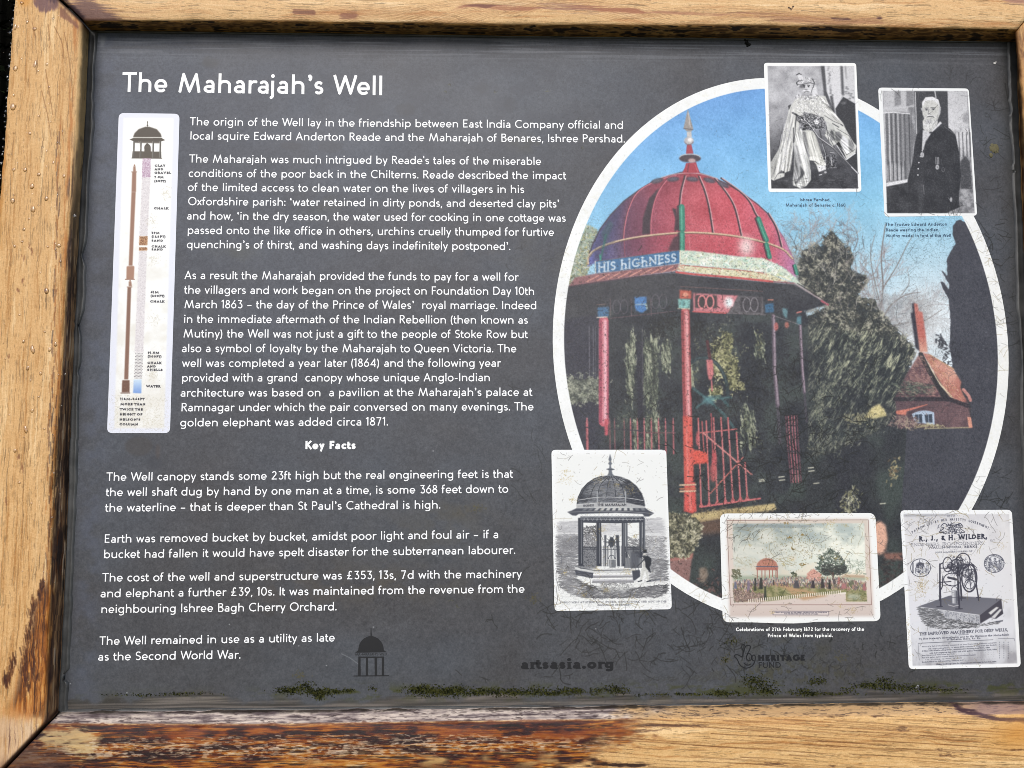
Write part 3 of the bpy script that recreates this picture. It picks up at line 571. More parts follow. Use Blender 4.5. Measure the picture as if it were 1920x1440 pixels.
    # frieze
    cv.poly([(1299, 549), (1384, 554), (1365, 587), (1300, 584)], (216, 130, 138), 1, .5); cv.poly([(1384, 554), (1430, 557), (1432, 590), (1365, 587)], (112, 108, 112), .85, .6)
    cv.line([(1299, 584), (1362, 587)], 2.2, (230, 100, 100), 1); cv.line([(1362, 587), (1436, 590)], 1.2, (140, 130, 134), .8)
    cv.poly([(1303, 553), (1344, 554), (1344, 578), (1303, 577)], (74, 66, 68), 1, .5)
    for x in (1316, 1331): cv.line(arc(x, 566, 7, 12, 0, 360, 24), 3, (232, 136, 138), 1)
    cv.ell(1366, 567, 10, 12, (236, 190, 194), 1, 1.2); cv.ell(1367, 567, 6, 8, (236, 248, 250), 1, 1.4)
    cv.poly([(1388, 557), (1427, 558), (1427, 586), (1388, 584)], (72, 70, 76), .9, .5)
    for x in (1400, 1414): cv.line(arc(x, 571, 7, 13, 0, 360, 24), 1.8, (150, 146, 152), .9)
    for x in (1156, 1170, 1229, 1243): cv.line(arc(x, 575 if x < 1200 else 565, 7, 13, 0, 360, 24), 1.4, (116, 110, 122), .7)
    for x in (1144, 1183, 1220): cv.line([(x, 560), (x + 1, 592)], 1.6, (140, 112, 118), .6)
    cv.line([(1140, 597), (1266, 583)], 1.8, (120, 92, 100), .7)
    cv.poly([(1189, 557), (1212, 556), (1212, 570), (1213, 580), (1203, 587), (1192, 582), (1190, 572)], (74, 130, 196), 1, .8); cv.line([(1192, 571), (1211, 570)], 3, (150, 176, 196), .8); cv.line([(1211, 570), (1213, 578)], 3, (190, 214, 206), .8)
    # columns
    def column(P, w, base, hi, sh):
        P = np.array(P, float); cv.line(P, w, base, 1); cv.line(P - [w * .34, 0], w * .3, sh, .55); cv.line(P + [w * .1, 0], w * .5, hi, .45); cv.line(P + [w * .14, 0], w * .22, hi, .8); cv.line(P + [w * .42, 0], w * .12, sh, .6)
    column([(1132, 602), (1132, 790)], 19, (206, 98, 112), (246, 190, 200), (150, 66, 92)); cv.poly([(1133, 785), (1141, 785), (1140, 816), (1134, 816)], (206, 92, 104), 1, .5)
    column([(1285, 585), (1287, 700), (1289, 780), (1291, 900)], 17, (200, 96, 98), (240, 170, 172), (130, 60, 66))
    cv.poly([(1280, 780), (1297, 780), (1301, 900), (1283, 905)], (232, 96, 84), .9, 1); cv.line([(1287, 800), (1290, 900)], 4, (244, 130, 120), .7)
    cv.poly([(1283, 905), (1303, 903), (1306, 958), (1298, 962), (1282, 958)], (226, 90, 84), 1, .7); cv.line([(1293, 924), (1295, 955)], 5, (240, 136, 126), .6)
    for y in (909, 916, 921): cv.line([(1275, y), (1304, y - 1)], 3.2, (232, 200, 164) if y != 916 else (200, 120, 90), .9)
    cv.poly([(1274, 543), (1296, 545), (1296, 560), (1274, 560)], (196, 92, 76), 1, 1.2); cv.ell(1285, 552, 6, 4, (240, 170, 140), .8, 1)
    cv.poly([(1271, 560), (1294, 561), (1293, 578), (1272, 578)], (136, 196, 190), 1, .6); cv.line([(1271, 578), (1294, 579)], 2.2, (226, 216, 190), .9); cv.ell(1280, 568, 4, 6, (100, 160, 160), .7, 1)
    cv.poly([(1120, 576), (1142, 575), (1141, 593), (1121, 594)], (74, 116, 156), 1, .8); cv.line([(1119, 595), (1138, 594)], 2.4, (224, 210, 196), .95); cv.line([(1119, 571), (1136, 570)], 1.4, (150, 120, 110), .7)
    column([(1450, 592), (1452, 690), (1458, 760)], 8, (118, 104, 116), (176, 158, 172), (74, 70, 82)); cv.line([(1458, 760), (1462, 830)], 6, (92, 84, 96), .6)
    column([(1500, 610), (1504, 690), (1508, 735)], 6, (120, 106, 118), (180, 160, 176), (74, 70, 82)); cv.line([(1508, 735), (1512, 790)], 4, (92, 84, 98), .6)
    cv.poly([(1434, 570), (1450, 568), (1451, 585), (1435, 586)], (66, 112, 150), 1, .8); cv.poly([(1494, 594), (1502, 592), (1502, 608), (1493, 608)], (90, 136, 150), 1, .7); cv.poly([(1466, 577), (1477, 579), (1475, 598), (1468, 590)], (110, 160, 170), .8, 1)
    cv.line([(1440, 562), (1449, 562)], 2.4, (206, 130, 110), .9); cv.line([(1494, 586), (1502, 584)], 3, (214, 130, 122), .9); cv.ell(1455, 612, 4, 8, (206, 110, 106), .9, 1); cv.ell(1475, 609, 4, 6, (206, 120, 106), .8, 1)
    cv.line([(1455, 593), (1500, 609)], 1.2, (170, 156, 160), .7)
    # dome
    dome = [(1279, 323), (1255, 329), (1225, 340), (1200, 355), (1170, 377), (1145, 403), (1125, 430), (1111, 458), (1104, 480), (1102, 500), (1113, 494), (1274, 472), (1300, 471), (1384, 481), (1431, 485), (1465, 500), (1490, 520), (1493, 512), (1487, 484), (1469, 445), (1438, 400), (1420, 382), (1390, 360), (1365, 345), (1337, 333), (1311, 325)]
    tcol = lerp3((gx - 1105) / 390, (0, (92, 100, 184)), (.06, (84, 84, 150)), (.13, (84, 70, 112)), (.22, (128, 62, 90)), (.34, (176, 70, 92)), (.5, (206, 80, 94)), (.7, (222, 82, 98)), (.88, (220, 96, 120)), (1, (196, 130, 186)))
    tcol += ((n1 * .03) + nf * .02)[..., None] - (np.clip((375 - gy) / 60, 0, 1) * .17)[..., None] * np.array([1, .6, .6], np.float32)
    m = cv.poly(dome, tcol * .93 + .03, 1, .5)
    cv.poly([(1111, 458), (1140, 412), (1170, 380), (1150, 430), (1140, 470), (1135, 492), (1115, 494)], (66, 64, 104), .75, 4)
    cv.poly([(1127, 436), (1142, 412), (1150, 420), (1138, 450), (1136, 470)], (52, 92, 100), .6, 2)
    cv.poly([(1180, 395), (1205, 362), (1215, 380), (1204, 410), (1203, 470), (1172, 470), (1172, 430)], (112, 54, 82), .6, 5)
    cv.line([(1283, 322), (1255, 329), (1225, 340), (1200, 355), (1170, 377), (1145, 403), (1125, 430), (1111, 458), (1104, 480)], 2.6, (60, 52, 66), .85)
    cv.line([(1311, 324), (1337, 333), (1365, 346), (1390, 361), (1420, 383), (1440, 401)], 2, (70, 46, 54), .8); cv.line([(1438, 400), (1469, 445), (1487, 484), (1493, 512)], 1.6, (150, 100, 130), .8)
    cv.poly([(1235, 352), (1217, 372), (1205, 410), (1204, 440), (1219, 438), (1221, 400), (1229, 370)], (54, 44, 56), .9, 1)
    for P, c, w in (([(1255, 331), (1220, 344), (1193.8, 362.5), (1178.8, 392.5), (1171.3, 426), (1169.4, 447)], (222, 116, 130), 3), ([(1268, 329), (1255.6, 332.5), (1238.8, 353), (1227.5, 377.5), (1221, 411), (1220.4, 439)], (216, 110, 126), 3.2)):
        cv.line(np.array(smooth(P)) - [1.6, 0], w * .6, (90, 50, 62), .8); cv.line(smooth(P), w * .6, c, 1)
    for P in ([(1284, 330), (1276.6, 358.8), (1273.4, 388.8)], [(1310, 330.6), (1321.3, 358.8), (1329.7, 392.5), (1336.3, 435.6)], [(1340, 334.4), (1362.5, 362.5), (1377.5, 390.6), (1389.7, 441.3)], [(1352, 334), (1387, 358.8), (1405, 378), (1416, 400), (1424, 412)], [(1440, 400), (1455.6, 428), (1465, 462)]):
        P = smooth(P); cv.line(P, 3.4, (60, 46, 56), .95); cv.line(P + [2.2, 0], 2.0, (226, 176, 180), .9)
    cv.line(smooth([(1170, 447), (1172, 480), (1176, 488)]), 1.6, (180, 70, 84), .6); cv.line([(1291, 442), (1294, 470)], 1.4, (236, 140, 146), .7)
    # scalloped ring under the finial
    for x, y, q in ((1232, 339, -.25), (1262, 336, -.1), (1298, 336, .08), (1330, 338, .25), (1356, 346, .45)):
        cv.ell(x, y, 12, 4.6, (70, 68, 82), .85, .8, q); cv.ell(x, y - .5, 8, 2.4, (104, 106, 124), .6, .8, q)
    cv.line(smooth([(1240, 333), (1262, 327), (1290, 324), (1315, 326), (1345, 335)]), 2, (214, 170, 172), .8)
    # finial
    cv.poly([(1286, 306), (1305, 304), (1307, 312), (1312, 324), (1279, 324), (1284, 314)], (178, 56, 72), 1, .4); cv.line([(1291, 308), (1289, 322)], 2, (96, 40, 56), .8); cv.line([(1303, 308), (1308, 322)], 2, (220, 110, 120), .7)
    cv.ell(1293.5, 297, 20.5, 7.5, (74, 60, 70), 1, .5); cv.line(arc(1293.5, 295, 19, 6, 185, 355), 1.8, (206, 200, 196), .9); cv.ell(1297, 301, 7, 4, (226, 190, 186), .8, 1.2)
    cv.poly([(1288, 270), (1296, 270), (1300, 288), (1286, 288)], (176, 62, 78), 1, .4)
    cv.ell(1291.5, 264, 9, 7.5, (190, 184, 186), 1, .6); cv.ell(1293.5, 262, 4.5, 4, (246, 244, 240), .95, 1); cv.line(arc(1291.5, 264, 8.4, 7, 20, 160), 1.6, (110, 96, 104), .8)
    cv.poly([(1287.5, 247), (1296, 247), (1297, 257), (1288, 257)], (200, 196, 192), 1, .4)
    cv.poly([(1289, 206), (1290, 206), (1299.5, 241), (1296, 247), (1287, 246), (1281.5, 240)], (158, 152, 148), 1, .4); cv.line([(1290.5, 212), (1294, 238)], 1.6, (214, 206, 200), .8); cv.line([(1282, 241), (1299, 243)], 1.8, (96, 88, 92), .8)
    # gold hoop
    P = smooth([(1103, 494), (1103, 483), (1115, 468), (1152.5, 453), (1208.8, 442), (1283.8, 435.6), (1340, 437.8), (1390, 444), (1435, 454.4), (1468.8, 467.5), (1485.6, 484.4)])
    cv.line(P + [0, 1.2], 3.8, (110, 84, 70), .8); cv.line(P, 3, lerp3(np.array(.5), (0, (214, 190, 160)), (1, (232, 208, 170)))[None, None] if False else (222, 196, 160), .95)
    cv.line([(1152, 452), (1115, 468), (1104, 483)], 3, (130, 120, 110), .7)
    # green crockets
    for P, w in (([(1278, 388), (1278.5, 400), (1279, 430)], 11), ([(1279, 438), (1279, 468)], 10), ([(1422, 410), (1430, 432), (1437, 450)], 9), ([(1437, 458), (1443, 482)], 8), ([(1490, 498), (1494, 513)], 6)):
        cv.line(np.array(P) - [w * .5, 0], w * .7, (54, 44, 54), .8); cv.line(P, w, (52, 142, 118), 1); cv.line(np.array(P) + [-.6, 0], w * .25, (120, 204, 178), .6)
    cv.poly([(1260, 390), (1268, 392), (1272, 430), (1264, 434), (1266, 410)], (54, 44, 54), .9, 1); cv.poly([(1252, 470), (1262, 446), (1272, 440), (1272, 472)], (60, 48, 58), .8, 1.5)
    cv.line([(1136, 440), (1125, 492)], 4, (44, 110, 104), .7); cv.line([(1125, 478), (1126, 490)], 3, (52, 168, 140), .9)
    cv.ell(1399, 462, 13, 19, (252, 236, 232), .95, 8)
    # band with the lettering
    cv.poly([(1115, 490), (1273, 469), (1274, 493), (1117, 513)], (62, 116, 166), 1, .4); cv.line([(1115, 490), (1273, 469)], 1.4, (120, 100, 106), .8)
    ctext(cv, "HIS hIGhNESS", 1120, 510.5, 1268, 491, 17, (206, 222, 236), .2, .9, True)
    band = [(1276, 469), (1300, 470), (1384, 481), (1431, 484), (1465, 499), (1487, 516), (1504, 536), (1469, 522), (1431, 511), (1384, 504), (1300, 497), (1275, 494)]
    cv.poly(band, lerp3(n2 * .5 + .5, (0, (206, 224, 204)), (.5, (226, 234, 212)), (1, (246, 250, 240))), 1, .5)
    cv.dabs(r, inpoly(r, band, 160), 5, 2.4, .2, [(150, 204, 184), (196, 206, 150), (250, 252, 248), (170, 214, 206)], .6, 1)
    cv.line([(1275, 470), (1275, 494)], 2.6, (236, 226, 196), .9); cv.line([(1116, 490), (1117, 514)], 2.4, (214, 214, 204), .8)
    # eave roof
    cv.poly([(1066, 537), (1078, 520), (1116, 513), (1274, 494), (1269, 508), (1200, 517), (1110, 531)], (150, 100, 104), 1, .5)
    for k in range(9):
        x = 1100 + k * 20; cv.line([(x, 528 - (x - 1100) * .125), (x + 22, 516.5 - (x - 1100) * .125)], 2.4, (226, 156, 140), .85)
    cv.line([(1066, 537), (1110, 530.5), (1200, 518), (1268, 510)], 2, (70, 52, 66), .8)
    er = [(1275, 495), (1300, 498), (1384, 505), (1440, 513), (1480, 528), (1440, 527), (1384, 520), (1300, 511), (1268, 507)]
    cv.poly(er, (226, 222, 186), 1, .5); cv.line([(1277, 497), (1384, 506), (1431, 512)], 2, (200, 104, 94), .9)
    cv.dabs(r, inpoly(r, er, 120), 5, 2, .1, [(246, 246, 224), (190, 186, 130), (214, 150, 130), (236, 236, 200)], .7, .8)
    for k in range(9): cv.line([(1298 + k * 20, 500 + k * 1.8), (1308 + k * 22, 510 + k * 1.9)], 1.5, (236, 226, 170), .8)
    cv.line([(1268, 510), (1300, 514), (1384, 521), (1450, 528)], 4, (216, 92, 92), 1); cv.line([(1450, 528), (1489, 531)], 3, (150, 110, 116), 1)
    cv.line([(1489, 531), (1552, 570)], 2.2, (170, 150, 158), .95); cv.line([(1495, 531), (1545, 562)], 1.6, (60, 52, 58), .9); cv.line([(1540, 564), (1552, 571)], 4, (190, 96, 110), .9)
    # overall mottling of a sun-bleached print
    cv.img += (nf * .018 + cv.noise(3, 3, 2, 21) * .012)[..., None]
    s = fbm(cv.h, cv.w, 2.2, 2.2, 2, 77); dd = np.clip((gy - 380) / 160, 0, 1) * np.clip((1560 - gx) / 120, 0, 1) + .45 * np.clip((gy - 800) / 100, 0, 1)
    cv.put(np.clip((s - .95) * 3, 0, 1) * np.clip(dd, 0, 1) * .75, (40, 36, 36))
    cv.img = cv.img * .98 - .004
    cv.img = cv.img * .87 + cv.img.mean(2, keepdims=True) * .13
    for c_ in range(3): cv.img[..., c_] = cv.img[..., c_] * .5 + boxblur(cv.img[..., c_], 1) * .5
    hf = cv.noise(1.15, 1.15, 1, 61); cv.img += (hf * .03 * np.clip((gy - 250) / 300, .45, 1) + cv.noise(2.4, 1.2, 1, 62) * .014)[..., None]; cv.put(np.clip((hf - 1.0) * 3, 0, 1) * np.clip((gy - 330) / 120, 0, 1) * .45, (46, 42, 42))
    wear(cv, 1, 1.0)
    # white border ring: outside the inner ellipse
    ring = np.array(cv.img)
    X = cv.X0 + (np.arange(cv.w) + .5) / cv.k; Y = cv.Y1 - (np.arange(cv.h) + .5) / cv.k
    e = np.sqrt(((X - .24575)[None] / .1985) ** 2 + ((Y[:, None] - .0377) / .2393) ** 2)
    rw = Canvas.__new__(Canvas); rw.__dict__.update(cv.__dict__); rw.img = np.empty_like(cv.img); rw.img[:] = rgb((238, 241, 241)); rw.img += (n1 * .012 + nf * .01)[..., None]
    rw.put(np.clip(n2 - .5, 0, 1) * .12, (196, 190, 150)); wear(rw, 2, .8, True)
    mk = np.clip((e - 1) * .1985 * cv.k + .5, 0, 1)[..., None]
    cv.img = cv.img * (1 - mk) + rw.img * mk
    return cv

def Q(ox, oy, s, pts): return [(ox + a / s, oy + b / s) for a, b in pts]
def G(v): return (v, v + 1, v + 5)

def soften(cv, k):
    for c in range(3): cv.img[..., c] = cv.img[..., c] * (1 - k) + boxblur(cv.img[..., c], 1) * k

def rrect(x, n=6):
    """rounded outline of a card from its four measured corners (TL, TR, BR, BL) and corner radius, photo px"""
    (c, rad) = x; c = np.array(c, float); out = []
    for i in range(4):
        p, a, b = c[i], c[i - 1], c[(i + 1) % 4]
        ua = (a - p) / np.hypot(*(a - p)); ub = (b - p) / np.hypot(*(b - p))
        for t in np.linspace(0, 1, n):
            q0 = p + ua * rad * (1 - t); q1 = p + ub * rad * t; out.append(q0 * (1 - t) + q1 * t)
    return np.array(out)

CARDS = {
 'diagram': ([(223, 212), (337, 213.6), (319, 812), (201, 812)], 10),
 'seated': ([(1432, 118), (1605, 118.4), (1615, 359.6), (1440.6, 360.4)], 6),
 'standing': ([(1646.2, 164.5), (1816, 166.2), (1831.8, 404.6), (1658.2, 406.4)], 7),
 'engraving': ([(1033.8, 843.4), (1249, 843.2), (1259.6, 1142.2), (1039.6, 1145.6)], 8),
 'celebration': ([(1349.4, 962.8), (1641, 961.8), (1651, 1164.6), (1355, 1166.8)], 13),
 'notice': ([(1687.5, 956.8), (1896.8, 955.8), (1913.8, 1250.4), (1703.8, 1254.6)], 9)}

def card(name, ppm, col=(238, 241, 242)):
    c = np.array(CARDS[name][0]); cv = Canvas(c[:, 0].min() - 4, c[:, 1].min() - 4, c[:, 0].max() + 4, c[:, 1].max() + 4, ppm, col)
    return cv, np.random.RandomState(len(name) * 7)

def hatch(cv, r, pts, n, L, ang, v, w=.8, a=.7, jit=.25):
    cv.dabs(r, inpoly(r, pts, n), L, w, ang, [G(k) for k in v], a, jit)

def paint_seated():
    cv, r = card('seated', 4.0); gx, gy = cv.grid(); A = lambda p: Q(1420, 100, 8.727, p); B = lambda p: Q(1420, 240, 8.727, p)
    n = cv.noise(14, 14, 4, 1); f = cv.noise(1.6, 1.6, 3, 2)
    ph = A([(165, 210), (1580, 212)]) + B([(1645, 990), (228, 990)])
    t = np.clip((gy - 124) / 232, 0, 1); u = (gx - 1440) / 160
    g = np.interp(t, [0, .25, .45, .62, .8, 1], [168, 178, 150, 96, 52, 44]) + u * 10 + n * 12
    base = np.stack([g, g + 1, g + 6], -1).astype(np.float32) / 255
    cv.poly(ph, base, 1, .2)
    cv.poly(A([(1035, 212), (1100, 212), (1130, 620), (1260, 930), (1300, 1440), (1180, 1300), (1090, 700)]), G(58), .85, .8)
    cv.poly(A([(1098, 212), (1370, 212), (1392, 680), (1300, 900), (1270, 950), (1200, 800), (1140, 640)]), G(214), .95, .6)
    for k in range(26): cv.ell(*Q(1420, 100, 8.727, [(1160 + k * 2.6 + r.normal(0, 12), 225 + k * 27)])[0], 2.2, 1.6, G(r.randint(90, 170)), .7, .5)
    cv.poly(A([(1185, 700), (1230, 700), (1270, 960), (1220, 900)]), G(60), .8, .8)
    cv.poly(A([(1400, 212), (1580, 214), (1592, 820), (1400, 700)]), G(206), .95, .6)
    cv.poly(A([(1352, 212), (1392, 212), (1420, 690), (1375, 680)]), G(66), .8, 1.2); cv.poly(A([(1425, 212), (1450, 212), (1462, 420), (1445, 420)]), G(120), .7, 1)
    for k in range(30): x, y = A([(1400 + r.rand() * 180, 540 + r.rand() * 220)])[0]; cv.ell(x, y, 2.4, 1.3, G(r.randint(70, 190)), .6, .4)
    cv.poly(A([(1405, 715), (1595, 825)]) + B([(1640, 750), (1500, 620), (1300, 300)]) + A([(1290, 1000), (1275, 905)]), G(50), 1, .5)
    cv.ell(*A([(1410, 815)])[0], 5, 3, G(120), .6, 1)
    cv.poly(A([(500, 860), (545, 835), (560, 880), (515, 930)]), G(40), .9, .4)
    # cloak
    lo = (196, 198, 196)
    cl = A([(740, 690), (640, 730), (600, 780), (545, 860), (510, 940), (475, 1100), (430, 1260), (395, 1440)]) + B([(335, 370), (218, 560), (220, 838), (262, 862), (440, 795), (445, 735), (535, 700), (560, 560), (585, 330), (600, 100)]) + A([(640, 1440), (700, 1100), (960, 1050), (1240, 1160), (1330, 1440)]) + B([(1420, 420), (1460, 525), (1600, 420), (1622, 290)]) + A([(1560, 1440), (1450, 1250), (1400, 1140), (1280, 1000), (1180, 880), (1110, 700), (960, 690)])
    cv.poly(cl, (206, 207, 204), 1, .4)
    cv.poly(B([(600, 120), (720, 0), (745, 150), (835, 480), (872, 700), (878, 850), (800, 950), (700, 988), (640, 960), (580, 940), (575, 870), (595, 700), (600, 300)]), (204, 206, 204), 1, .4)
    cv.poly(B([(605, 270), (660, 300), (720, 560), (690, 620), (690, 760), (610, 890), (585, 880), (600, 600)]), G(120), .6, 1.2)
    cv.poly(B([(690, 600), (770, 720), (770, 760), (735, 800), (650, 905), (600, 910), (700, 770)]), G(60), .85, .8)
    for P, v, w in (([(560, 880), (500, 1080), (450, 1280), (420, 1440)], 150, 1.4), ([(590, 960), (560, 1150), (500, 1440)], 130, 2), ([(640, 1000), (620, 1200), (600, 1440)], 60, 3), ([(540, 1000), (480, 1250)], 236, 1.6)):
        cv.line(A(P), w * .7, G(v), .7)
    for P, v, w in (([(480, 0), (440, 200), (380, 420)], 130, 2), ([(540, 20), (480, 300), (430, 560)], 160, 3), ([(400, 100), (350, 400), (240, 620)], 226, 2), ([(590, 0), (585, 240)], 44, 3), ([(590, 450), (560, 700)], 50, 2.4), ([(360, 560), (430, 700)], 232, 3), ([(280, 840), (330, 750), (400, 720)], 90, 2), ([(800, 560), (840, 760), (820, 900)], 236, 3), ([(680, 60), (740, 300), (800, 560)], 226, 2), ([(240, 800), (300, 640)], 170, 2)):
        cv.line(B(P), w * .7, G(v), .7)
    cv.poly(B([(380, 690), (445, 715), (440, 740), (350, 745)]), G(50), .9, .5)
    hatch(cv, r, B([(470, 0), (590, 0), (560, 560), (430, 700), (300, 740), (260, 700), (380, 380)]), 160, 5, 1.4, (150, 176, 190, 226), .9, .5, .3)
    hatch(cv, r, A([(700, 720), (1060, 720), (1100, 1000), (940, 1000), (760, 960), (600, 900)]), 360, 2.2, .5, (150, 170, 190, 236, 240), .7, .55, 2)
    # tunic, sash, trousers
    cv.poly(A([(750, 960), (900, 990), (1080, 1050), (1110, 1150), (1090, 1240), (960, 1240), (860, 1180), (700, 1150), (640, 1100), (640, 1030), (730, 1060)]), G(86), .85, .7)
    hatch(cv, r, A([(640, 1030), (800, 960), (1090, 1060), (1110, 1200), (900, 1220), (740, 1280), (720, 1180)]), 220, 2.4, .4, (50, 80, 130, 170, 220), .8, .7, 2)
    cv.poly(A([(745, 1170), (850, 1140), (830, 1270), (740, 1260)]), G(54), .85, .6)
    cv.ell(*A([(968, 1120)])[0], 4.2, 5, G(232), .95, .4); cv.ell(*A([(740, 1080)])[0], 4.6, 2.4, G(206), .9, .4, .5)
    cv.poly(B([(730, 50), (830, 30), (930, 60), (1000, 260), (1050, 420), (1120, 600), (1000, 720), (960, 600), (860, 470), (760, 240)]), (202, 203, 198), 1, .5)
    cv.poly(B([(730, 60), (790, 60), (840, 400), (830, 470), (770, 280)]), G(90), .75, 1.2)
    cv.poly(B([(850, 470), (930, 460), (1010, 520), (1120, 580), (1110, 620), (980, 590), (930, 540), (850, 535)]), (226, 227, 222), 1, .4); cv.line(B([(850, 535), (940, 545), (1000, 590)]), 1.4, G(60), .8)
    cv.poly(B([(970, 610), (1110, 620), (1120, 680), (1010, 718)]), G(232), 1, .3); cv.ell(*B([(1015, 650)])[0], .7, .7, G(40), .9)
    cv.line(B([(1010, 770), (1050, 760)]), 2, G(220), .9); cv.ell(*B([(1112, 725)])[0], 2.6, 2, G(214), .8, .6)
    # right knee and robe edges
    cv.poly(A([(1100, 1000), (1240, 1150), (1400, 1180), (1460, 1280), (1520, 1440)]) + B([(1600, 380), (1460, 430), (1330, 230), (1230, 300), (1100, 120), (1140, 0)]), (208, 210, 206), .9, .5)
    cv.poly(B([(1270, 60), (1340, 60), (1390, 130), (1360, 220), (1280, 200)]), G(104), .8, 1.2); cv.poly(B([(1180, 60), (1240, 40), (1265, 200), (1200, 220)]), G(90), .7, .8)
    cv.poly(B([(1480, 170), (1560, 240), (1580, 350), (1500, 400), (1490, 300)]), G(96), .7, 1.4); cv.poly(B([(1350, 230), (1400, 120), (1480, 200), (1490, 400), (1450, 420)]), G(226), .9, .8)
    for P, v, w in (([(1330, 230), (1460, 440), (1590, 355)], 44, 1.6), ([(1300, 290), (1450, 520), (1600, 415)], 226, 3), ([(1010, 20), (1050, 200), (1130, 440), (1135, 680)], 46, 2), ([(1060, 260), (1110, 420), (1120, 620)], 214, 1.6), ([(1150, 40), (1200, 200), (1260, 320)], 50, 1.6), ([(1150, 440), (1160, 640), (1290, 640)], 40, 3), ([(1200, 480), (1220, 620)], 200, 3), ([(1190, 400), (1260, 410)], 214, 2), ([(1300, 10), (1500, 130), (1580, 300)], 46, 1.4), ([(1180, 650), (1290, 650)], 190, 1.4)):
        cv.line(B(P), w * .65, G(v), .8)
    for P, v, w in (([(1100, 1020), (1240, 1110), (1400, 1180)], 60, 1.6), ([(1120, 1180), (1170, 1440)], 50, 2), ([(1200, 1240), (1270, 1440)], 80, 1.6), ([(1010, 1180), (1060, 1440)], 60, 2), ([(1230, 1150), (1330, 1210)], 60, 3), ([(1360, 1160), (1390, 1190)], 50, 2), ([(870, 900), (990, 1010)], 110, 1), ([(960, 830), (960, 880), (1000, 880)], 120, 1), ([(1090, 740), (1180, 900)], 110, 1)):
        cv.line(A(P), w * .65, G(v), .8)
    # sword
    cv.line(A([(575, 975), (640, 1010), (760, 1080), (880, 1210)]) + B([(1000, 160), (1240, 330), (1480, 580), (1640, 740)]), 3.6, G(70), .9); cv.line(A([(760, 1075), (880, 1200)]) + B([(1000, 150), (1240, 322)]), 1.6, G(206), .9); cv.line(B([(1240, 322), (1480, 570), (1560, 650)]), 1.6, G(140), .9); cv.line(B([(1540, 640), (1640, 740)]), 2.4, G(206), .9)
    # head
    cv.poly(A([(700, 520), (900, 480), (900, 620), (880, 700), (780, 700), (730, 620)]), G(176), 1, .5)
    cv.poly(A([(780, 520), (890, 500), (895, 620), (860, 660), (800, 560)]), G(214), .9, .8)
    cv.ell(*A([(724, 528)])[0], 5.4, 4.6, G(60), .6, 1); cv.line(A([(745, 530), (775, 528)]), 1.6, G(40), .9); cv.line(A([(815, 522), (855, 528)]), 1.6, G(50), .9); cv.ell(*A([(765, 552)])[0], 1.7, 1.3, G(26), .9, .2); cv.ell(*A([(835, 548)])[0], 1.7, 1.2, G(30), .9, .2)
    cv.poly(A([(786, 540), (806, 540), (816, 590), (780, 592)]), G(206), .9, .4); cv.line(A([(780, 594), (812, 596)]), 1, G(90), .8)
    cv.poly(A([(722, 628), (760, 600), (800, 612), (850, 600), (880, 628), (820, 626), (800, 640), (770, 622)]), G(240), .95, .3); cv.line(A([(770, 640), (800, 622), (850, 634)]), 1.1, G(56), .85)
    cv.poly(A([(745, 640), (780, 690), (850, 700), (880, 650), (890, 700), (840, 716), (770, 700)]), G(92), .7, .8)
    cv.poly(A([(890, 560), (960, 520), (990, 690), (900, 720)]), G(222), .9, .8); cv.line(A([(880, 640), (905, 560)]), 1.6, G(90), .8)
    tb = A([(610, 490), (680, 460), (700, 410), (820, 392), (900, 410), (960, 450), (940, 500), (860, 480), (740, 500), (660, 560)])
    cv.poly(tb, G(202), 1, .5); hatch(cv, r, tb, 110, 2.2, .3, (90, 130, 236, 240, 80), .9, .7, 1.5); cv.line(A([(640, 500), (700, 520), (860, 482), (940, 505)]), 1.6, G(70), .7)
    cv.line(A([(650, 520), (640, 480), (680, 450), (720, 440)]), 2, G(56), .8); cv.line(A([(900, 420), (930, 480), (915, 560)]), 1.6, G(60), .8)
    cv.line(A([(640, 355), (680, 332), (715, 350)]), 2, G(50), .9); cv.poly(A([(650, 360), (710, 350), (760, 410), (690, 450)]), G(224), .9, .4); cv.line(A([(450, 430), (540, 340)]), 1, G(130), .7)
    hatch(cv, r, A([(580, 740), (700, 660), (760, 700), (1000, 690), (960, 760), (700, 770)]), 120, 3, .3, (240, 236, 120, 90), 1, .8, 2)
    # folds and embroidery
    def emboss(P, nz, amp, soft=1): cv.img += (cv.mask(P, soft) * nz * amp)[..., None]
    f1 = cv.rnoise(2.2, 40, 1.78, 2, 81); f2 = cv.rnoise(2.2, 36, 1.35, 2, 82); f3 = cv.noise(1.7, 1.7, 2, 83); f4 = cv.rnoise(2.4, 20, .75, 2, 84)
    emboss(A([(600, 900), (640, 1010), (620, 1440), (395, 1440), (475, 1100)]) + B([(590, 0), (570, 500), (535, 700), (220, 830), (218, 560), (335, 370), (395, 0)]), f1, .16)
    emboss(B([(605, 120), (720, 0), (760, 200), (872, 480), (878, 850), (700, 985), (580, 930), (600, 300)]), f2, .14)
    emboss(A([(620, 760), (740, 700), (1000, 700), (1100, 760), (1180, 900), (1040, 1000), (900, 960), (640, 980)]), f3, .10); emboss(A([(1040, 720), (1120, 740), (1280, 1000), (1450, 1250), (1560, 1440), (1400, 1200), (1120, 1000)]), f4, .15)
    emboss(A([(640, 1030), (760, 960), (1080, 1050), (1110, 1160), (1090, 1260), (900, 1260), (720, 1260)]), f3, .22); emboss(B([(730, 50), (930, 60), (1050, 420), (1110, 600), (850, 500)]), f2, .12); emboss(B([(1060, 100), (1240, 20), (1600, 380), (1460, 430), (1300, 290)]), f4, .16); emboss(B([(1000, 430), (1290, 430), (1300, 650), (1010, 700)]), f3, .16)
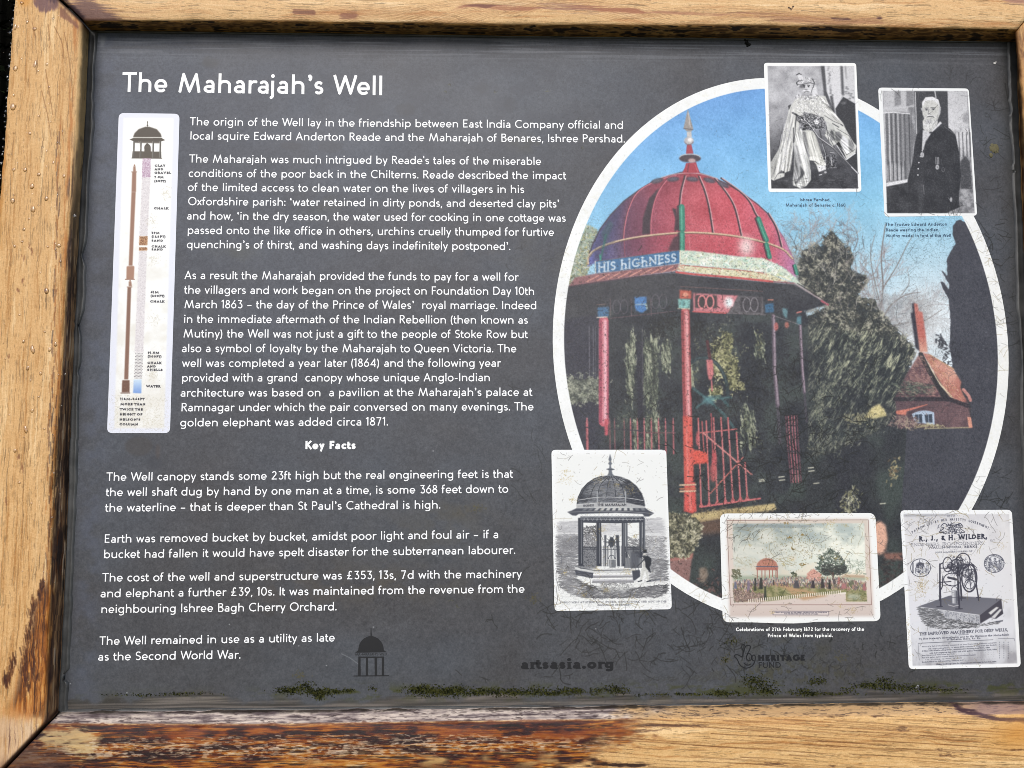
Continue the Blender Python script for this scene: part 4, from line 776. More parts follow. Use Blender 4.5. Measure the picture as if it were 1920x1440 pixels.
    # floor
    fl = B([(228, 870), (600, 990), (1645, 990), (1640, 780), (900, 800)]); hatch(cv, r, fl, 120, 6, 0, (70, 90, 60, 110), 1, .5)
    cv.put(cv.mask(ph) * np.clip(f * .8, 0, 1) * .09, G(240)); cv.put(cv.mask(ph) * np.clip(-f * .8, 0, 1) * .09, G(20))
    cv.img = np.clip((cv.img - .5) * 1.04 + .51, 0, .97); soften(cv, .6)
    wear(cv, 4, .6, False); return cv

def paint_standing():
    cv, r = card('standing', 4.0); gx, gy = cv.grid(); A = lambda p: Q(1630, 150, 4.573, p)
    n = cv.noise(14, 14, 4, 1); f = cv.noise(1.6, 1.6, 3, 2)
    ph = A([(112, 96), (838, 98), (900, 1143), (152, 1141)])
    cv.poly(ph, lerp3(n * .4 + .5, (0, G(110)), (1, G(170))), 1, .2)
    cv.poly(A([(112, 96), (385, 96), (395, 230), (120, 260)]), G(196), .9, 1)
    for x, w, v in ((240, 50, 120), (345, 60, 110)): cv.poly(A([(x - w / 2, 96), (x + w / 2, 96), (x + w / 2 + 6, 210), (x - w / 2, 230)]), G(v), .75, 1)
    cv.poly(A([(118, 236), (330, 230), (332, 270), (120, 290)]), G(206), .8, 1)
    cv.poly(A([(122, 290), (345, 290), (395, 480), (360, 640), (320, 850), (150, 880)]), G(122), .9, .8)
    for k in range(13):
        x = 128 + k * 19; v = [206, 96, 226, 80, 176, 70, 196, 90, 150, 84, 130, 70, 110][k]
        cv.line(A([(x, 292), (x + 6, 500), (x + 14, 856)]), 2.6, G(v), .75)
    cv.line(A([(118, 284), (200, 278), (345, 292)]), 2, G(230), .9)
    cv.poly(A([(140, 740), (210, 710), (300, 760), (310, 850), (150, 870)]), G(190), .6, 2)
    for x in (170, 208, 240, 275, 305): cv.line(A([(x - 4, 700), (x, 862)]), 2, G(74), .8)
    cv.poly(A([(142, 884), (328, 850), (326, 878), (145, 914)]), G(228), 1, .4)
    cv.poly(A([(145, 916), (330, 880), (380, 1141), (152, 1141)]), lerp3(n * .5 + .5, (0, G(36)), (1, G(62))), 1, .5)
    # dark doorway behind the head, light right side
    cv.poly(A([(380, 98), (670, 98), (676, 420), (400, 470), (392, 300)]), G(58), .95, .8); cv.line(A([(392, 110), (404, 460)]), 2.2, G(206), .8); cv.line(A([(560, 98), (568, 150)]), 3, G(200), .8)
    hatch(cv, r, A([(400, 100), (550, 100), (450, 330), (400, 300)]), 60, 4, .8, (80, 96, 44), 1, .5, 1)
    cv.poly(A([(668, 98), (836, 98), (858, 700), (780, 660), (730, 450), (676, 420)]), lerp3((gy - 172) / 130 + n * .15, (0, G(196)), (.5, G(214)), (1, G(150))), 1, .6)
    cv.poly(A([(800, 300), (845, 260), (850, 380), (800, 360)]), G(120), .6, 2)
    for k in range(8): x = 748 + k * 16; cv.line(A([(x, 452), (x + 8, 660)]), 1.8, G(84 if k % 2 else 214), .8)
    cv.poly(A([(778, 700), (800, 670), (820, 650), (858, 700), (876, 940), (780, 930)]), G(64), .95, 1); hatch(cv, r, A([(780, 720), (860, 740), (876, 930), (790, 920)]), 50, 5, .5, (90, 110, 50), 1.2, .6, 1)
    cv.poly(A([(762, 990), (800, 935), (880, 938), (898, 1141), (820, 1130), (770, 1060)]), lerp3(n * .6 + .5, (0, G(100)), (1, G(168))), 1, .5)
    cv.poly(A([(670, 1110), (745, 1095), (740, 1141), (660, 1141)]), G(150), .8, 1)
    # coat
    coat = A([(455, 410), (405, 470), (385, 560), (370, 700), (340, 800), (325, 880), (340, 1000), (330, 1141), (660, 1141), (770, 1090), (765, 990), (785, 820), (770, 640), (735, 470), (690, 420), (625, 385), (560, 430)])
    cv.poly(coat, lerp3(n * .5 + .5, (0, G(40)), (1, G(54))), 1, .5)
    cv.poly(A([(410, 870), (460, 880), (466, 1141), (420, 1141)]), G(84), .5, 2.5); cv.line(A([(460, 900), (468, 980)]), 1.2, G(150), .7)
    cv.line(A([(520, 470), (470, 560), (465, 640)]), 1.2, G(90), .6); cv.line(A([(640, 400), (720, 460)]), 1.4, G(110), .6)
    # shirt front, beard, head
    cv.poly(A([(455, 430), (540, 440), (520, 470), (480, 530), (462, 600), (448, 600), (452, 520)]), G(206), 1, .4)
    cv.poly(A([(605, 355), (620, 372), (540, 446), (528, 440)]), G(222), 1, .4); cv.poly(A([(515, 440), (545, 450), (530, 462), (510, 458)]), G(40), .9, .3)
    cv.poly(A([(455, 350), (470, 330), (575, 330), (585, 360), (570, 400), (530, 440), (490, 450), (458, 420)]), (216, 217, 214), 1, .5)
    cv.poly(A([(450, 190), (480, 150), (540, 146), (590, 170), (605, 230), (604, 290), (580, 350), (530, 372), (480, 360), (455, 300), (450, 250)]), (206, 207, 204), 1, .5)
    cv.poly(A([(448, 200), (480, 150), (540, 144), (590, 170), (602, 230), (580, 200), (540, 176), (480, 180), (456, 230)]), G(232), .95, .5)
    cv.poly(A([(596, 228), (612, 234), (606, 290), (590, 300)]), G(190), .9, .3); cv.poly(A([(438, 240), (452, 244), (456, 268), (444, 262)]), G(190), .9, .3)
    cv.ell(*A([(488, 255)])[0], 3.2, 1.8, G(110), .8, .5); cv.ell(*A([(545, 250)])[0], 3.6, 1.8, G(110), .8, .5); cv.line(A([(474, 243), (505, 240)]), 1.3, G(70), .85); cv.line(A([(525, 238), (565, 240)]), 1.3, G(70), .85)
    cv.ell(*A([(490, 257)])[0], 1, .9, G(34), .9); cv.ell(*A([(545, 253)])[0], 1, .9, G(34), .9); cv.line(A([(510, 250), (500, 288), (522, 294)]), 1.1, G(96), .8)
    cv.line(A([(494, 318), (520, 312), (552, 320)]), 1.6, G(66), .85); cv.line(A([(480, 320), (500, 304), (545, 304), (565, 320)]), 1.2, G(236), .7)
    cv.poly(A([(482, 345), (530, 336), (535, 370), (500, 380), (478, 372)]), G(130), .6, 1.4); hatch(cv, r, A([(458, 350), (585, 340), (560, 410), (500, 450), (460, 420)]), 90, 5, 1.4, (170, 240, 236, 140), .8, .6, .3)
    cv.line(A([(585, 300), (575, 350), (545, 380)]), 1.6, G(120), .5)
    # medals and buttons
    cv.ell(*A([(452, 606)])[0], 1.4, 2, G(200), .9); cv.ell(*A([(451, 642)])[0], 3.5, 5, G(206), 1, .3); cv.ell(*A([(452, 642)])[0], 2, 3.2, G(150), .8, .3); cv.ell(*A([(434, 658)])[0], 1, 1.3, G(210), .9)
    for p in ((423, 709), (417, 762), (414, 815)): cv.ell(*A([p])[0], 1.4, 1.5, G(222), 1, .2)
    for x in (568, 580, 592): cv.line(A([(x, 664), (x + 1, 722)]), 1.5, G(176), .9)
    cv.ell(*A([(580, 748)])[0], 3.4, 4.6, G(196), 1, .3); cv.ell(*A([(580, 748)])[0], 1.6, 2.4, G(120), .8, .3); cv.line(arc(*A([(630, 770)])[0], 2.6, 4, 0, 360, 14), .9, G(120), .8); cv.line(A([(612, 672), (622, 740)]), 1, G(84), .7)
    cv.ell(*A([(698, 1026)])[0], 2.2, 4.4, G(190), .9, .4); cv.line(A([(672, 1008), (690, 1030)]), 1, G(130), .8)
    cv.put(cv.mask(ph) * np.clip(f * .8, 0, 1) * .10, G(240)); cv.put(cv.mask(ph) * np.clip(-f * .8, 0, 1) * .14, G(20))
    soften(cv, .5); wear(cv, 5, .9); return cv

def well_figure(cv, r, A, dark=(70, 74, 84)):
    """line engraving of the domed well shelter"""
    g = lambda *p: A(list(p))

def paint_engraving():
    cv, r = card('engraving', 3.8, (240, 243, 244)); gx, gy = cv.grid(); A = lambda p: Q(1020, 830, 7.385, p); B = lambda p: Q(1020, 980, 7.385, p)
    n = cv.noise(12, 20, 4, 1); I = [84, 92, 104, 120]
    cv.poly(A([(150, 160), (1680, 160)]) + B([(1720, 1160), (200, 1170)]), (232, 234, 232), .7, 2)
    # sky and landscape tone
    hatch(cv, r, A([(200, 1090), (470, 1080), (470, 1240), (200, 1250)]), 260, 10, 0, (150, 170, 190), .8, .6, .1)
    hatch(cv, r, A([(1400, 1060), (1600, 1030), (1660, 1240), (1400, 1250)]), 260, 10, 0, (150, 170, 190), .8, .6, .1)
    hatch(cv, r, A([(780, 1130), (1080, 1130), (1080, 1230), (780, 1240)]), 120, 9, 0, (170, 190), .8, .6, .1)
    hatch(cv, r, A([(190, 1270), (480, 1260)]) + B([(480, 420), (190, 420)]), 700, 8, 0, (90, 110, 140), .8, .65, .3)
    hatch(cv, r, B([(190, 400), (470, 420), (470, 620), (430, 760), (700, 900), (600, 1040), (400, 1000), (230, 880), (190, 600)]), 900, 9, 0, (60, 80, 100, 120), .9, .7, .25)
    hatch(cv, r, A([(540, 1160), (720, 1150)]) + B([(720, 360), (540, 350)]), 420, 3.6, .5, (60, 80, 110), .9, .7, 1.5)
    hatch(cv, r, A([(250, 1330), (460, 1290)]) + B([(450, 360), (260, 360)]), 260, 3.6, .5, (60, 80, 110), .9, .7, 1.5)
    hatch(cv, r, A([(1300, 1340), (1420, 1290), (1680, 1300)]) + B([(1690, 640), (1500, 640), (1150, 330), (1150, 190)]), 900, 6, .1, (70, 90, 120, 140), .8, .65, .5)
    hatch(cv, r, B([(1480, 480), (1700, 520), (1690, 800), (1460, 800)]), 300, 9, -.1, (60, 80, 100), .9, .7, .2)
    hatch(cv, r, B([(600, 860), (1250, 900), (1700, 850), (1700, 950), (1600, 1030), (1000, 1040), (520, 1040)]), 900, 8, -.1, (56, 76, 100), 1, .7, .3)
    cv.poly(B([(700, 850), (1180, 850), (1280, 880), (1100, 940), (900, 950), (760, 900)]), (222, 224, 222), .85, 2.5); cv.poly(B([(1200, 830), (1640, 780), (1600, 830), (1300, 870)]), (226, 228, 226), .8, 1.5)
    hatch(cv, r, B([(760, 820), (1240, 820), (1100, 940), (800, 930)]), 90, 8, .8, (90, 120), .8, .6, .8)
    for sky_ in ((A([(190, 1100), (470, 1090)]) + A([(470, 1300), (190, 1330)])), A([(1400, 1060), (1670, 1060), (1680, 1320), (1400, 1300)]), A([(780, 1110), (1080, 1110), (1080, 1290), (780, 1290)])): cv.poly(sky_, G(196), .5, 2)
    cv.poly(A([(195, 1300), (470, 1290)]) + B([(470, 600), (420, 800), (620, 1000), (420, 1010), (240, 900), (195, 640)]), G(170), .45, 3); cv.poly(A([(540, 1290), (720, 1260)]) + B([(720, 620), (540, 620)]), G(176), .4, 1); cv.poly(A([(1400, 1300), (1680, 1300)]) + B([(1690, 820), (1500, 820), (1400, 600)]), G(170), .45, 2); cv.poly(B([(560, 900), (900, 960), (1650, 880), (1580, 1030), (560, 1030)]), G(150), .45, 3); hatch(cv, r, A([(540, 1180), (720, 1170)]) + B([(720, 610), (540, 610)]), 300, 3, .4, (60, 84, 120), .7, .6, 1.4)
    # plinth and steps
    cv.poly(B([(430, 590), (500, 620), (760, 640), (1200, 630), (1240, 660), (1200, 700), (690, 690), (480, 660), (425, 640)]), (206, 208, 208), 1, .3)
    cv.poly(B([(430, 650), (680, 692), (680, 770), (440, 720)]), (76, 80, 92), 1, .3); hatch(cv, r, B([(430, 650), (680, 692), (680, 770), (440, 720)]), 50, 5, .1, (130, 60), .8, .6, .1)
    for y, v in ((700, 196), (736, 150), (770, 206), (800, 150)): cv.poly(B([(690 - (y - 700) * .2, y), (1215 + (y - 700) * .25, y - 6), (1220 + (y - 700) * .25, y + 28), (680 - (y - 700) * .2, y + 34)]), G(v), 1, .2)
    cv.line(B([(685, 712), (1215, 704)]), 2.4, (240, 242, 240), 1); cv.line(B([(672, 772), (1235, 764)]), 2.2, (240, 242, 240), 1); cv.poly(B([(1215, 660), (1320, 650), (1330, 740), (1250, 800), (1230, 790)]), (70, 74, 84), 1, .3); cv.line(B([(430, 600), (520, 628), (700, 660), (1190, 650)]), 1.4, (84, 88, 96), .8)
    # railings and well head
    for k in range(17): x = 500 + k * 13.8; cv.line(B([(x, 330), (x, 630)]), 1.0, (44, 48, 58), 1)
    for k in range(18): x = 1110 + k * 14; cv.line(B([(x, 330), (x, 620)]), 1.0, (44, 48, 58), 1)
    for k in range(15): x = 800 + k * 19; cv.line(B([(x, 320), (x, 600)]), .9, (60, 64, 74), .95)
    for y in (372, 345): cv.line(B([(500, y), (725, y)]), 1, (56, 60, 70), .9); cv.line(B([(1100, y), (1360, y)]), 1, (56, 60, 70), .9)
    cv.line(B([(800, 372), (1040, 372)]), .9, (60, 64, 74), .9)
    cv.poly(B([(830, 170), (862, 170), (856, 600), (840, 600)]), (80, 84, 92), .95, .3); cv.poly(B([(990, 170), (1035, 170), (1046, 600), (1012, 600)]), (62, 66, 76), .95, .3)
    cv.ell(*B([(935, 275)])[0], 6.5, 8, (62, 66, 76), .9, .5)
    for k in range(10): a = k * .628; x, y = B([(935, 275)])[0]; cv.line([(x, y), (x + 11 * math.cos(a), y + 13 * math.sin(a))], 1, (60, 64, 74), .9)
    cv.ell(*B([(935, 225)])[0], 3.4, 4, (60, 64, 72), .9, .4); cv.line(B([(820, 262), (1050, 262)]), 1, (60, 64, 74), .8)
    cv.poly(B([(895, 505), (980, 505), (990, 620), (905, 620)]), (112, 116, 122), 1, .4); cv.poly(B([(905, 510), (930, 510), (930, 615), (915, 615)]), (176, 178, 180), .8, .5); cv.line(arc(*B([(935, 500)])[0], 6.4, 7, 180, 360), 1.2, (84, 88, 96), 1); cv.line(B([(880, 505), (1000, 505)]), 1.4, (196, 198, 196), .9)
    cv.line(B([(1100, 400), (1150, 420), (1180, 480)]), 1.6, (190, 192, 190), .9); cv.poly(B([(1200, 400), (1330, 420), (1300, 620), (1200, 640)]), (70, 74, 84), .6, 1.2)
    # columns
    for x, w in ((505, 70), (755, 66), (1095, 44), (1138, 26), (1335, 40), (1378, 32)):
        cv.poly(A([(x - w / 2, 1040), (x + w / 2, 1040)]) + B([(x + w / 2 + 4, 600 if x < 1100 else 480), (x - w / 2 + 4, 600 if x < 1100 else 480)]), (58, 62, 72), 1, .3)
        cv.line(A([(x + w * .12, 1050)]) + B([(x + w * .12 + 3, 560 if x < 1100 else 400)]), 1, (150, 154, 160), .8)
    # roof, frieze, dome
    cv.poly(A([(500, 1020), (1380, 1020), (1370, 1100), (1000, 1112), (520, 1100)]), (66, 70, 80), 1, .3)
    for k in range(28): x = 520 + k * 30; cv.line(arc(*A([(x, 1050 if k % 2 else 1018)])[0], 1.5, 3.4, 0, 360, 10), .7, (190, 194, 196), .8)
    cv.line(A([(500, 1056), (1370, 1062)]), .8, (200, 202, 204), .8); cv.line(A([(540, 1100), (1000, 1110), (1360, 1096)]), 1.2, (56, 60, 70), .9)
    cv.poly(A([(320, 958), (380, 940), (450, 905), (1395, 900), (1450, 940), (1520, 975), (1450, 1020), (1390, 1020), (1360, 985), (1000, 970), (480, 985), (440, 1010), (390, 1005)]), (74, 78, 88), 1, .3)
    for k in range(11): x = 560 + k * 75; cv.poly(A([(x + 20, 896), (x + 62, 896), (x + 50 + (k - 5) * 8, 938), (x + (k - 5) * 8, 938)]), (196, 198, 196) if 1 < k < 9 else (120, 124, 130), .95, .3)
    cv.line(A([(340, 960), (700, 950), (1120, 950), (1500, 978)]), 1, (150, 152, 156), .8)
    cv.poly(A([(445, 858), (700, 836), (720, 828), (1130, 828), (1395, 880), (1395, 905), (1000, 890), (450, 905)]), (176, 178, 180), 1, .3)
    ctext(cv, "THE MAHARAJAH", *A([(735, 876)])[0], *A([(1135, 874)])[0], 4.4, (40, 42, 50), .2, .9); ctext(cv, "HIGHNESS", *A([(540, 888)])[0], *A([(690, 880)])[0], 4, (60, 62, 70), .2, .8)
    dome = A([(455, 850), (470, 760), (520, 650), (600, 560), (700, 495), (800, 462), (870, 455), (960, 455), (1060, 470), (1180, 520), (1280, 600), (1350, 700), (1385, 800), (1395, 880), (1130, 828), (720, 828)])
    cv.poly(dome, lerp3(np.abs(gx - 1134) / 60 + n * .25, (0, (104, 108, 116)), (.35, (128, 132, 138)), (.7, (74, 78, 86)), (1, (56, 60, 70))), 1, .3)
    hatch(cv, r, dome, 1300, 4, 0, (44, 54, 90, 150), .6, .5, .3)
    for x0, x1 in ((860, 500), (870, 640), (890, 735), (905, 865), (930, 990), (960, 1110), (980, 1230), (1000, 1350)):
        xm = x0 + (x1 - x0) * .72; cv.line(A(smooth([(x0, 465), (xm, 590), (x1, 750)], 5)), .9, (40, 44, 54), .9)
    for k in range(6): cv.line(arc(*A([(780 + k * 58, 505 - abs(k - 2.5) * -4)])[0], 3.6, 3, 0, 180), .8, (190, 194, 196), .7)
    cv.line(A(smooth([(465, 795), (700, 760), (900, 752), (1150, 765), (1370, 800)])), 1.2, (196, 198, 200), .85); cv.line(A([(455, 850), (470, 760), (520, 650), (600, 560), (700, 495), (800, 462)]), 1.2, (40, 44, 52), .9)
    for x in (735, 1128): cv.line(A([(x, 680), (x, 840)]), 2, (176, 180, 184), .8)
    cv.poly(A([(870, 460), (890, 425), (895, 385), (865, 365), (900, 352), (905, 310), (885, 290), (905, 262), (890, 235), (912, 155), (935, 235), (922, 262), (942, 290), (922, 312), (930, 350), (970, 368), (935, 385), (945, 430), (970, 460)]), (104, 110, 120), 1, .3); cv.line(A([(865, 366), (970, 368)]), 1.2, (56, 60, 70), .9)
    # gentleman
    cv.poly(B([(1370, 590), (1420, 600), (1455, 790), (1430, 800), (1395, 660), (1350, 800), (1325, 800), (1350, 640)]), (206, 208, 204), 1, .3); cv.poly(B([(1375, 470), (1430, 455), (1480, 490), (1480, 570), (1460, 610), (1475, 690), (1440, 660), (1400, 610), (1395, 540)]), (44, 48, 56), 1, .3)
    cv.poly(B([(1360, 520), (1395, 540), (1395, 620), (1360, 600)]), (190, 190, 186), 1, .3); cv.ell(*B([(1388, 438)])[0], 3, 3.4, (206, 204, 200), 1, .3); cv.poly(B([(1372, 372), (1418, 368), (1420, 405), (1440, 412), (1372, 416)]), (40, 44, 52), 1, .3); cv.poly(B([(1370, 455), (1400, 445), (1405, 470), (1380, 490)]), (60, 64, 70), .9, .3)
    cv.line(B([(1390, 500), (1330, 560), (1290, 600)]), 2, (60, 64, 72), .9); cv.line(B([(1290, 600), (1330, 700)]), .8, (60, 64, 72), .8); cv.line(B([(1300, 812), (1350, 800)]), 2, (40, 44, 52), .9); cv.line(B([(1420, 815), (1470, 800)]), 2, (40, 44, 52), .9); cv.line(B([(1460, 810), (1600, 780)]), 2.4, (90, 94, 104), .7)
    cv.line(B([(240, 450), (240, 560)]), 1, (90, 94, 104), .7); cv.line(B([(200, 465), (470, 465)]), .8, (110, 114, 124), .7); cv.line(B([(1500, 455), (1700, 465)]), .8, (90, 94, 104), .7)
    ctext(cv, "PUBLIC WELL AT STOKE ROW, IPSDEN, OXFORDSHIRE, THE GIFT OF THE", *B([(222, 1112)])[0], *B([(1690, 1098)])[0], 3.0, (84, 88, 98), .2, .85, True)
    ctext(cv, "MAHARAJAH OF BENARES.", *B([(735, 1146)])[0], *B([(1205, 1142)])[0], 3.0, (84, 88, 98), .2, .85, True)
    cv.put((cv.noise(1.2, 3, 2, 71) > .5) * np.clip((gy - 970) / 40, 0, 1) * .14, G(90)); lichen(cv, r, 13); wear(cv, 6, .95, True); return cv

def lichen(cv, r, n):
    gx, gy = cv.grid(); x0, x1, y0, y1 = gx.min() + 6, gx.max() - 6, gy.min() + 6, gy.max() - 6
    for _ in range(n):
        x, y = r.uniform(x0, x1), r.uniform(y0, y1); s = r.uniform(3, 12); k = int(s * 5)
        cv.dabs(r, r.normal(0, 1, (k, 2)) * [s * .6, s * .5] + [x, y], 2, .8, 0, [(178, 156, 92), (150, 128, 70), (196, 176, 116)], .45, 2)

def paint_celebration():
    cv, r = card('celebration', 3.6, (238, 241, 240)); gx, gy = cv.grid(); A = lambda p: Q(1340, 950, 6, p)
    n = cv.noise(18, 26, 4, 1); n2 = cv.noise(5, 7, 3, 2)
    cv.poly(A([(130, 140), (1730, 136), (1790, 1230), (165, 1240)]), lerp3((gy - 970) / 190, (0, (216, 200, 184)), (.7, (222, 202, 190)), (1, (206, 186, 176))), .95, 2.2)
    cv.line(A([(138, 155), (1726, 148), (1762, 1100), (176, 1102), (138, 155)]), .8, (120, 70, 62), .85)
    pic = A([(200, 190), (1680, 185), (1710, 1065), (1478, 1065), (1470, 965), (1395, 975), (600, 1060), (220, 1070)])
    sky = lerp3((gy - 980) / 105 + n * .18 + n2 * .05, (0, (150, 166, 164)), (.25, (186, 194, 182)), (.5, (214, 216, 202)), (.75, (200, 208, 196)), (1, (214, 206, 184)))
    sky += (np.clip((gx - 1460) / 100, 0, 1) * .10)[..., None] * np.array([1, 1, .9])
    cv.poly(pic, sky, 1, .4)
    cv.line(A([(330, 215), (800, 225), (1100, 215)]), 5, (128, 142, 146), .5); cv.line(A([(220, 240), (420, 250)]), 6, (140, 146, 132), .5)
    hatch_c = lambda P, k, L, an, cols, w=1.6, a=.8, j=.5: cv.dabs(r, inpoly(r, A(P), k), L, w, an, cols, a, j)
    cv.poly(A([(200, 780), (700, 770), (1100, 780), (1695, 790), (1700, 830), (210, 840)]), (150, 168, 140), .8, 1.5)
    cv.poly(A([(200, 860), (1700, 850), (1712, 1065), (1478, 1065), (1470, 965), (600, 1060), (220, 1070)]), lerp3(n2 * .5 + .5, (0, (120, 122, 72)), (.5, (148, 146, 92)), (1, (172, 158, 110))), 1, .6)
    cv.poly(A([(620, 870), (800, 880), (960, 920), (1150, 970), (1280, 1000), (1000, 1050), (880, 1000), (800, 920)]), (198, 152, 104), .95, 1.5)
    hatch_c([(200, 700), (270, 700), (300, 770), (290, 810), (200, 800)], 70, 4, .5, [(96, 100, 74), (120, 118, 84)])
    hatch_c([(200, 560), (460, 560), (460, 680), (240, 700)], 60, 4, .5, [(186, 176, 140), (170, 164, 130)], 1.6, .4)
    # tree
    tr = [(1290, 470), (1380, 520), (1440, 580), (1480, 660), (1500, 720), (1420, 760), (1300, 765), (1200, 760), (1130, 680), (1190, 600), (1160, 540), (1240, 520)]
    hatch_c(tr, 420, 5, .2, [(70, 86, 78), (92, 110, 92), (58, 68, 66), (120, 134, 116)], 1.8, .7, 1)
    hatch_c([(1200, 660), (1480, 660), (1460, 760), (1220, 765)], 160, 5, .1, [(60, 62, 62), (74, 80, 76)], 2, .7, .6)
    hatch_c([(1480, 600), (1690, 600), (1695, 760), (1500, 750)], 90, 4, .3, [(130, 148, 130), (160, 172, 150)], 1.6, .5, 1)
    cv.line(A([(1330, 740), (1330, 850)]), 3, (92, 70, 64), .9); cv.line(A([(1330, 770), (1290, 720)]), 1.6, (92, 70, 64), .8)
    hatch_c([(860, 735), (920, 735), (915, 785), (865, 785)], 26, 3, .4, [(70, 82, 62), (90, 96, 74)])
    # shelter
    cv.poly(A([(470, 690), (475, 640), (510, 600), (570, 575), (640, 585), (690, 620), (708, 660), (712, 690)]), (196, 122, 100), 1, .6); hatch_c([(475, 640), (570, 580), (690, 620), (700, 680), (475, 680)], 50, 3, 1.2, [(214, 140, 114), (172, 96, 78)], 1, .6, .5)
    cv.line(A([(575, 540), (578, 578)]), 1, (150, 110, 96), .8); cv.line(A([(470, 672), (710, 674)]), 1.6, (84, 92, 120), .9); cv.poly(A([(460, 685), (716, 685), (700, 712), (470, 712)]), (188, 104, 88), 1, .5)
    for x in (478, 530, 565, 615, 650, 688, 703): cv.line(A([(x, 705), (x, 800)]), 1.7, (176, 104, 88), .95)
    cv.poly(A([(1035, 750), (1110, 695), (1200, 760), (1190, 840), (1040, 830)]), (222, 152, 132), .95, .8); hatch_c([(1035, 750), (1110, 695), (1200, 760), (1190, 840), (1040, 830)], 50, 3, .8, [(236, 180, 160), (196, 110, 96)], 1.2, .7, 1)
    cv.poly(A([(1470, 760), (1690, 770), (1690, 800), (1400, 790)]), (190, 150, 116), .8, 1)
    # crowd
    pal = [(178, 130, 116), (150, 112, 112), (206, 176, 158), (110, 106, 130), (84, 82, 90), (196, 140, 120), (216, 200, 186), (130, 90, 88), (96, 100, 96)]
    hatch_c([(205, 830), (430, 820), (700, 800), (860, 790), (1400, 800), (1700, 840), (1705, 940), (1300, 920), (1000, 900), (640, 880), (440, 930), (420, 1060), (220, 1065)], 1300, 3.6, 1.45, pal, 1.5, .8, .35)
    hatch_c([(210, 940), (560, 980), (560, 1060), (230, 1065)], 500, 3.2, .5, [(132, 104, 96), (176, 146, 130), (104, 84, 82), (196, 168, 146), (150, 120, 104)], 1.4, .8, 1)
    for x, y, w, h, c in ((455, 870, 30, 150, (54, 58, 52)), (520, 860, 44, 130, (48, 54, 50)), (567, 970, 34, 160, (50, 60, 52)), (1105, 870, 50, 90, (58, 52, 62)), (1212, 860, 44, 110, (52, 50, 52)), (1292, 870, 34, 110, (48, 50, 54)), (920, 870, 70, 90, (76, 74, 84)), (232, 880, 40, 80, (96, 104, 140)), (380, 880, 36, 110, (126, 110, 140)), (660, 850, 24, 60, (70, 60, 66)), (1450, 890, 70, 60, (186, 110, 112)), (1540, 850, 60, 50, (104, 110, 84)), (1680, 900, 40, 80, (176, 100, 104)), (1395, 830, 36, 80, (196, 110, 104)), (1350, 840, 24, 60, (60, 56, 60)), (840, 830, 20, 50, (226, 216, 204))):
        cv.poly(A([(x - w * .25, y - h / 2), (x + w * .25, y - h / 2), (x + w / 2, y + h / 2), (x - w / 2, y + h / 2)]), c, .85, .6); cv.ell(*A([(x, y - h / 2 - 6)])[0], 1.2, 1.4, (206, 170, 150), .9, .3)
    hatch_c([(700, 920), (1100, 970), (1300, 950), (1690, 940), (1700, 1060), (1490, 1060), (1480, 960), (700, 1040)], 260, 4, 0, [(110, 118, 68), (136, 140, 84), (164, 160, 110), (90, 100, 60)], 1.2, .6, .3)
    cv.poly(A([(1500, 980), (1640, 985), (1640, 1050), (1500, 1040)]), (190, 200, 180), .6, 2)
    for k in range(44): x = 380 + k * 24; y = 1068 - k * 2.3; cv.line(A([(x, y - 26), (x + 1, y + 4)]), 1.7, (236, 224, 206), .95)
    cv.line(A([(1400, 975), (1470, 968)]), 3, (236, 226, 210), .9)
    cv.poly(A([(652, 1172), (1280, 1174), (1283, 1216), (655, 1214)]), (222, 206, 200), 1, .2); cv.line(A([(652, 1172), (1280, 1174), (1283, 1216), (655, 1214), (652, 1172)]), .9, (84, 76, 96), .9)
    ctext(cv, "PUBLIC REJOICINGS AT THE GREAT CELEBRATIONS AT STOKE ROW", *A([(672, 1192)])[0], *A([(1262, 1194)])[0], 1.9, (60, 60, 84), .24, .9); ctext(cv, "FOR THE RECOVERY OF THE PRINCE OF WALES", *A([(780, 1206)])[0], *A([(1160, 1208)])[0], 1.6, (60, 60, 84), .24, .8)
    cv.img = cv.img * .72 + cv.img.mean(2, keepdims=True) * .28
    lichen(cv, r, 10)
    P = r.normal(0, 1, (520, 2)) * [48, 26] + [1500, 1020]; cv.dabs(r, P, 1.7, .9, 0, [(132, 112, 50), (110, 100, 60), (80, 72, 54)], .55, 2)
    for x, y in ((1480, 1008), (1504, 1003), (1487, 1029), (1505, 1058), (1502, 1059), (1475, 981)): cv.dabs(r, r.normal(0, 1, (9, 2)) * [3, 1.2] + [x, y], 2.6, 1.2, -.1, [(132, 102, 40), (94, 80, 46)], .7, .8)
    wear(cv, 7, 1.0, True); return cv

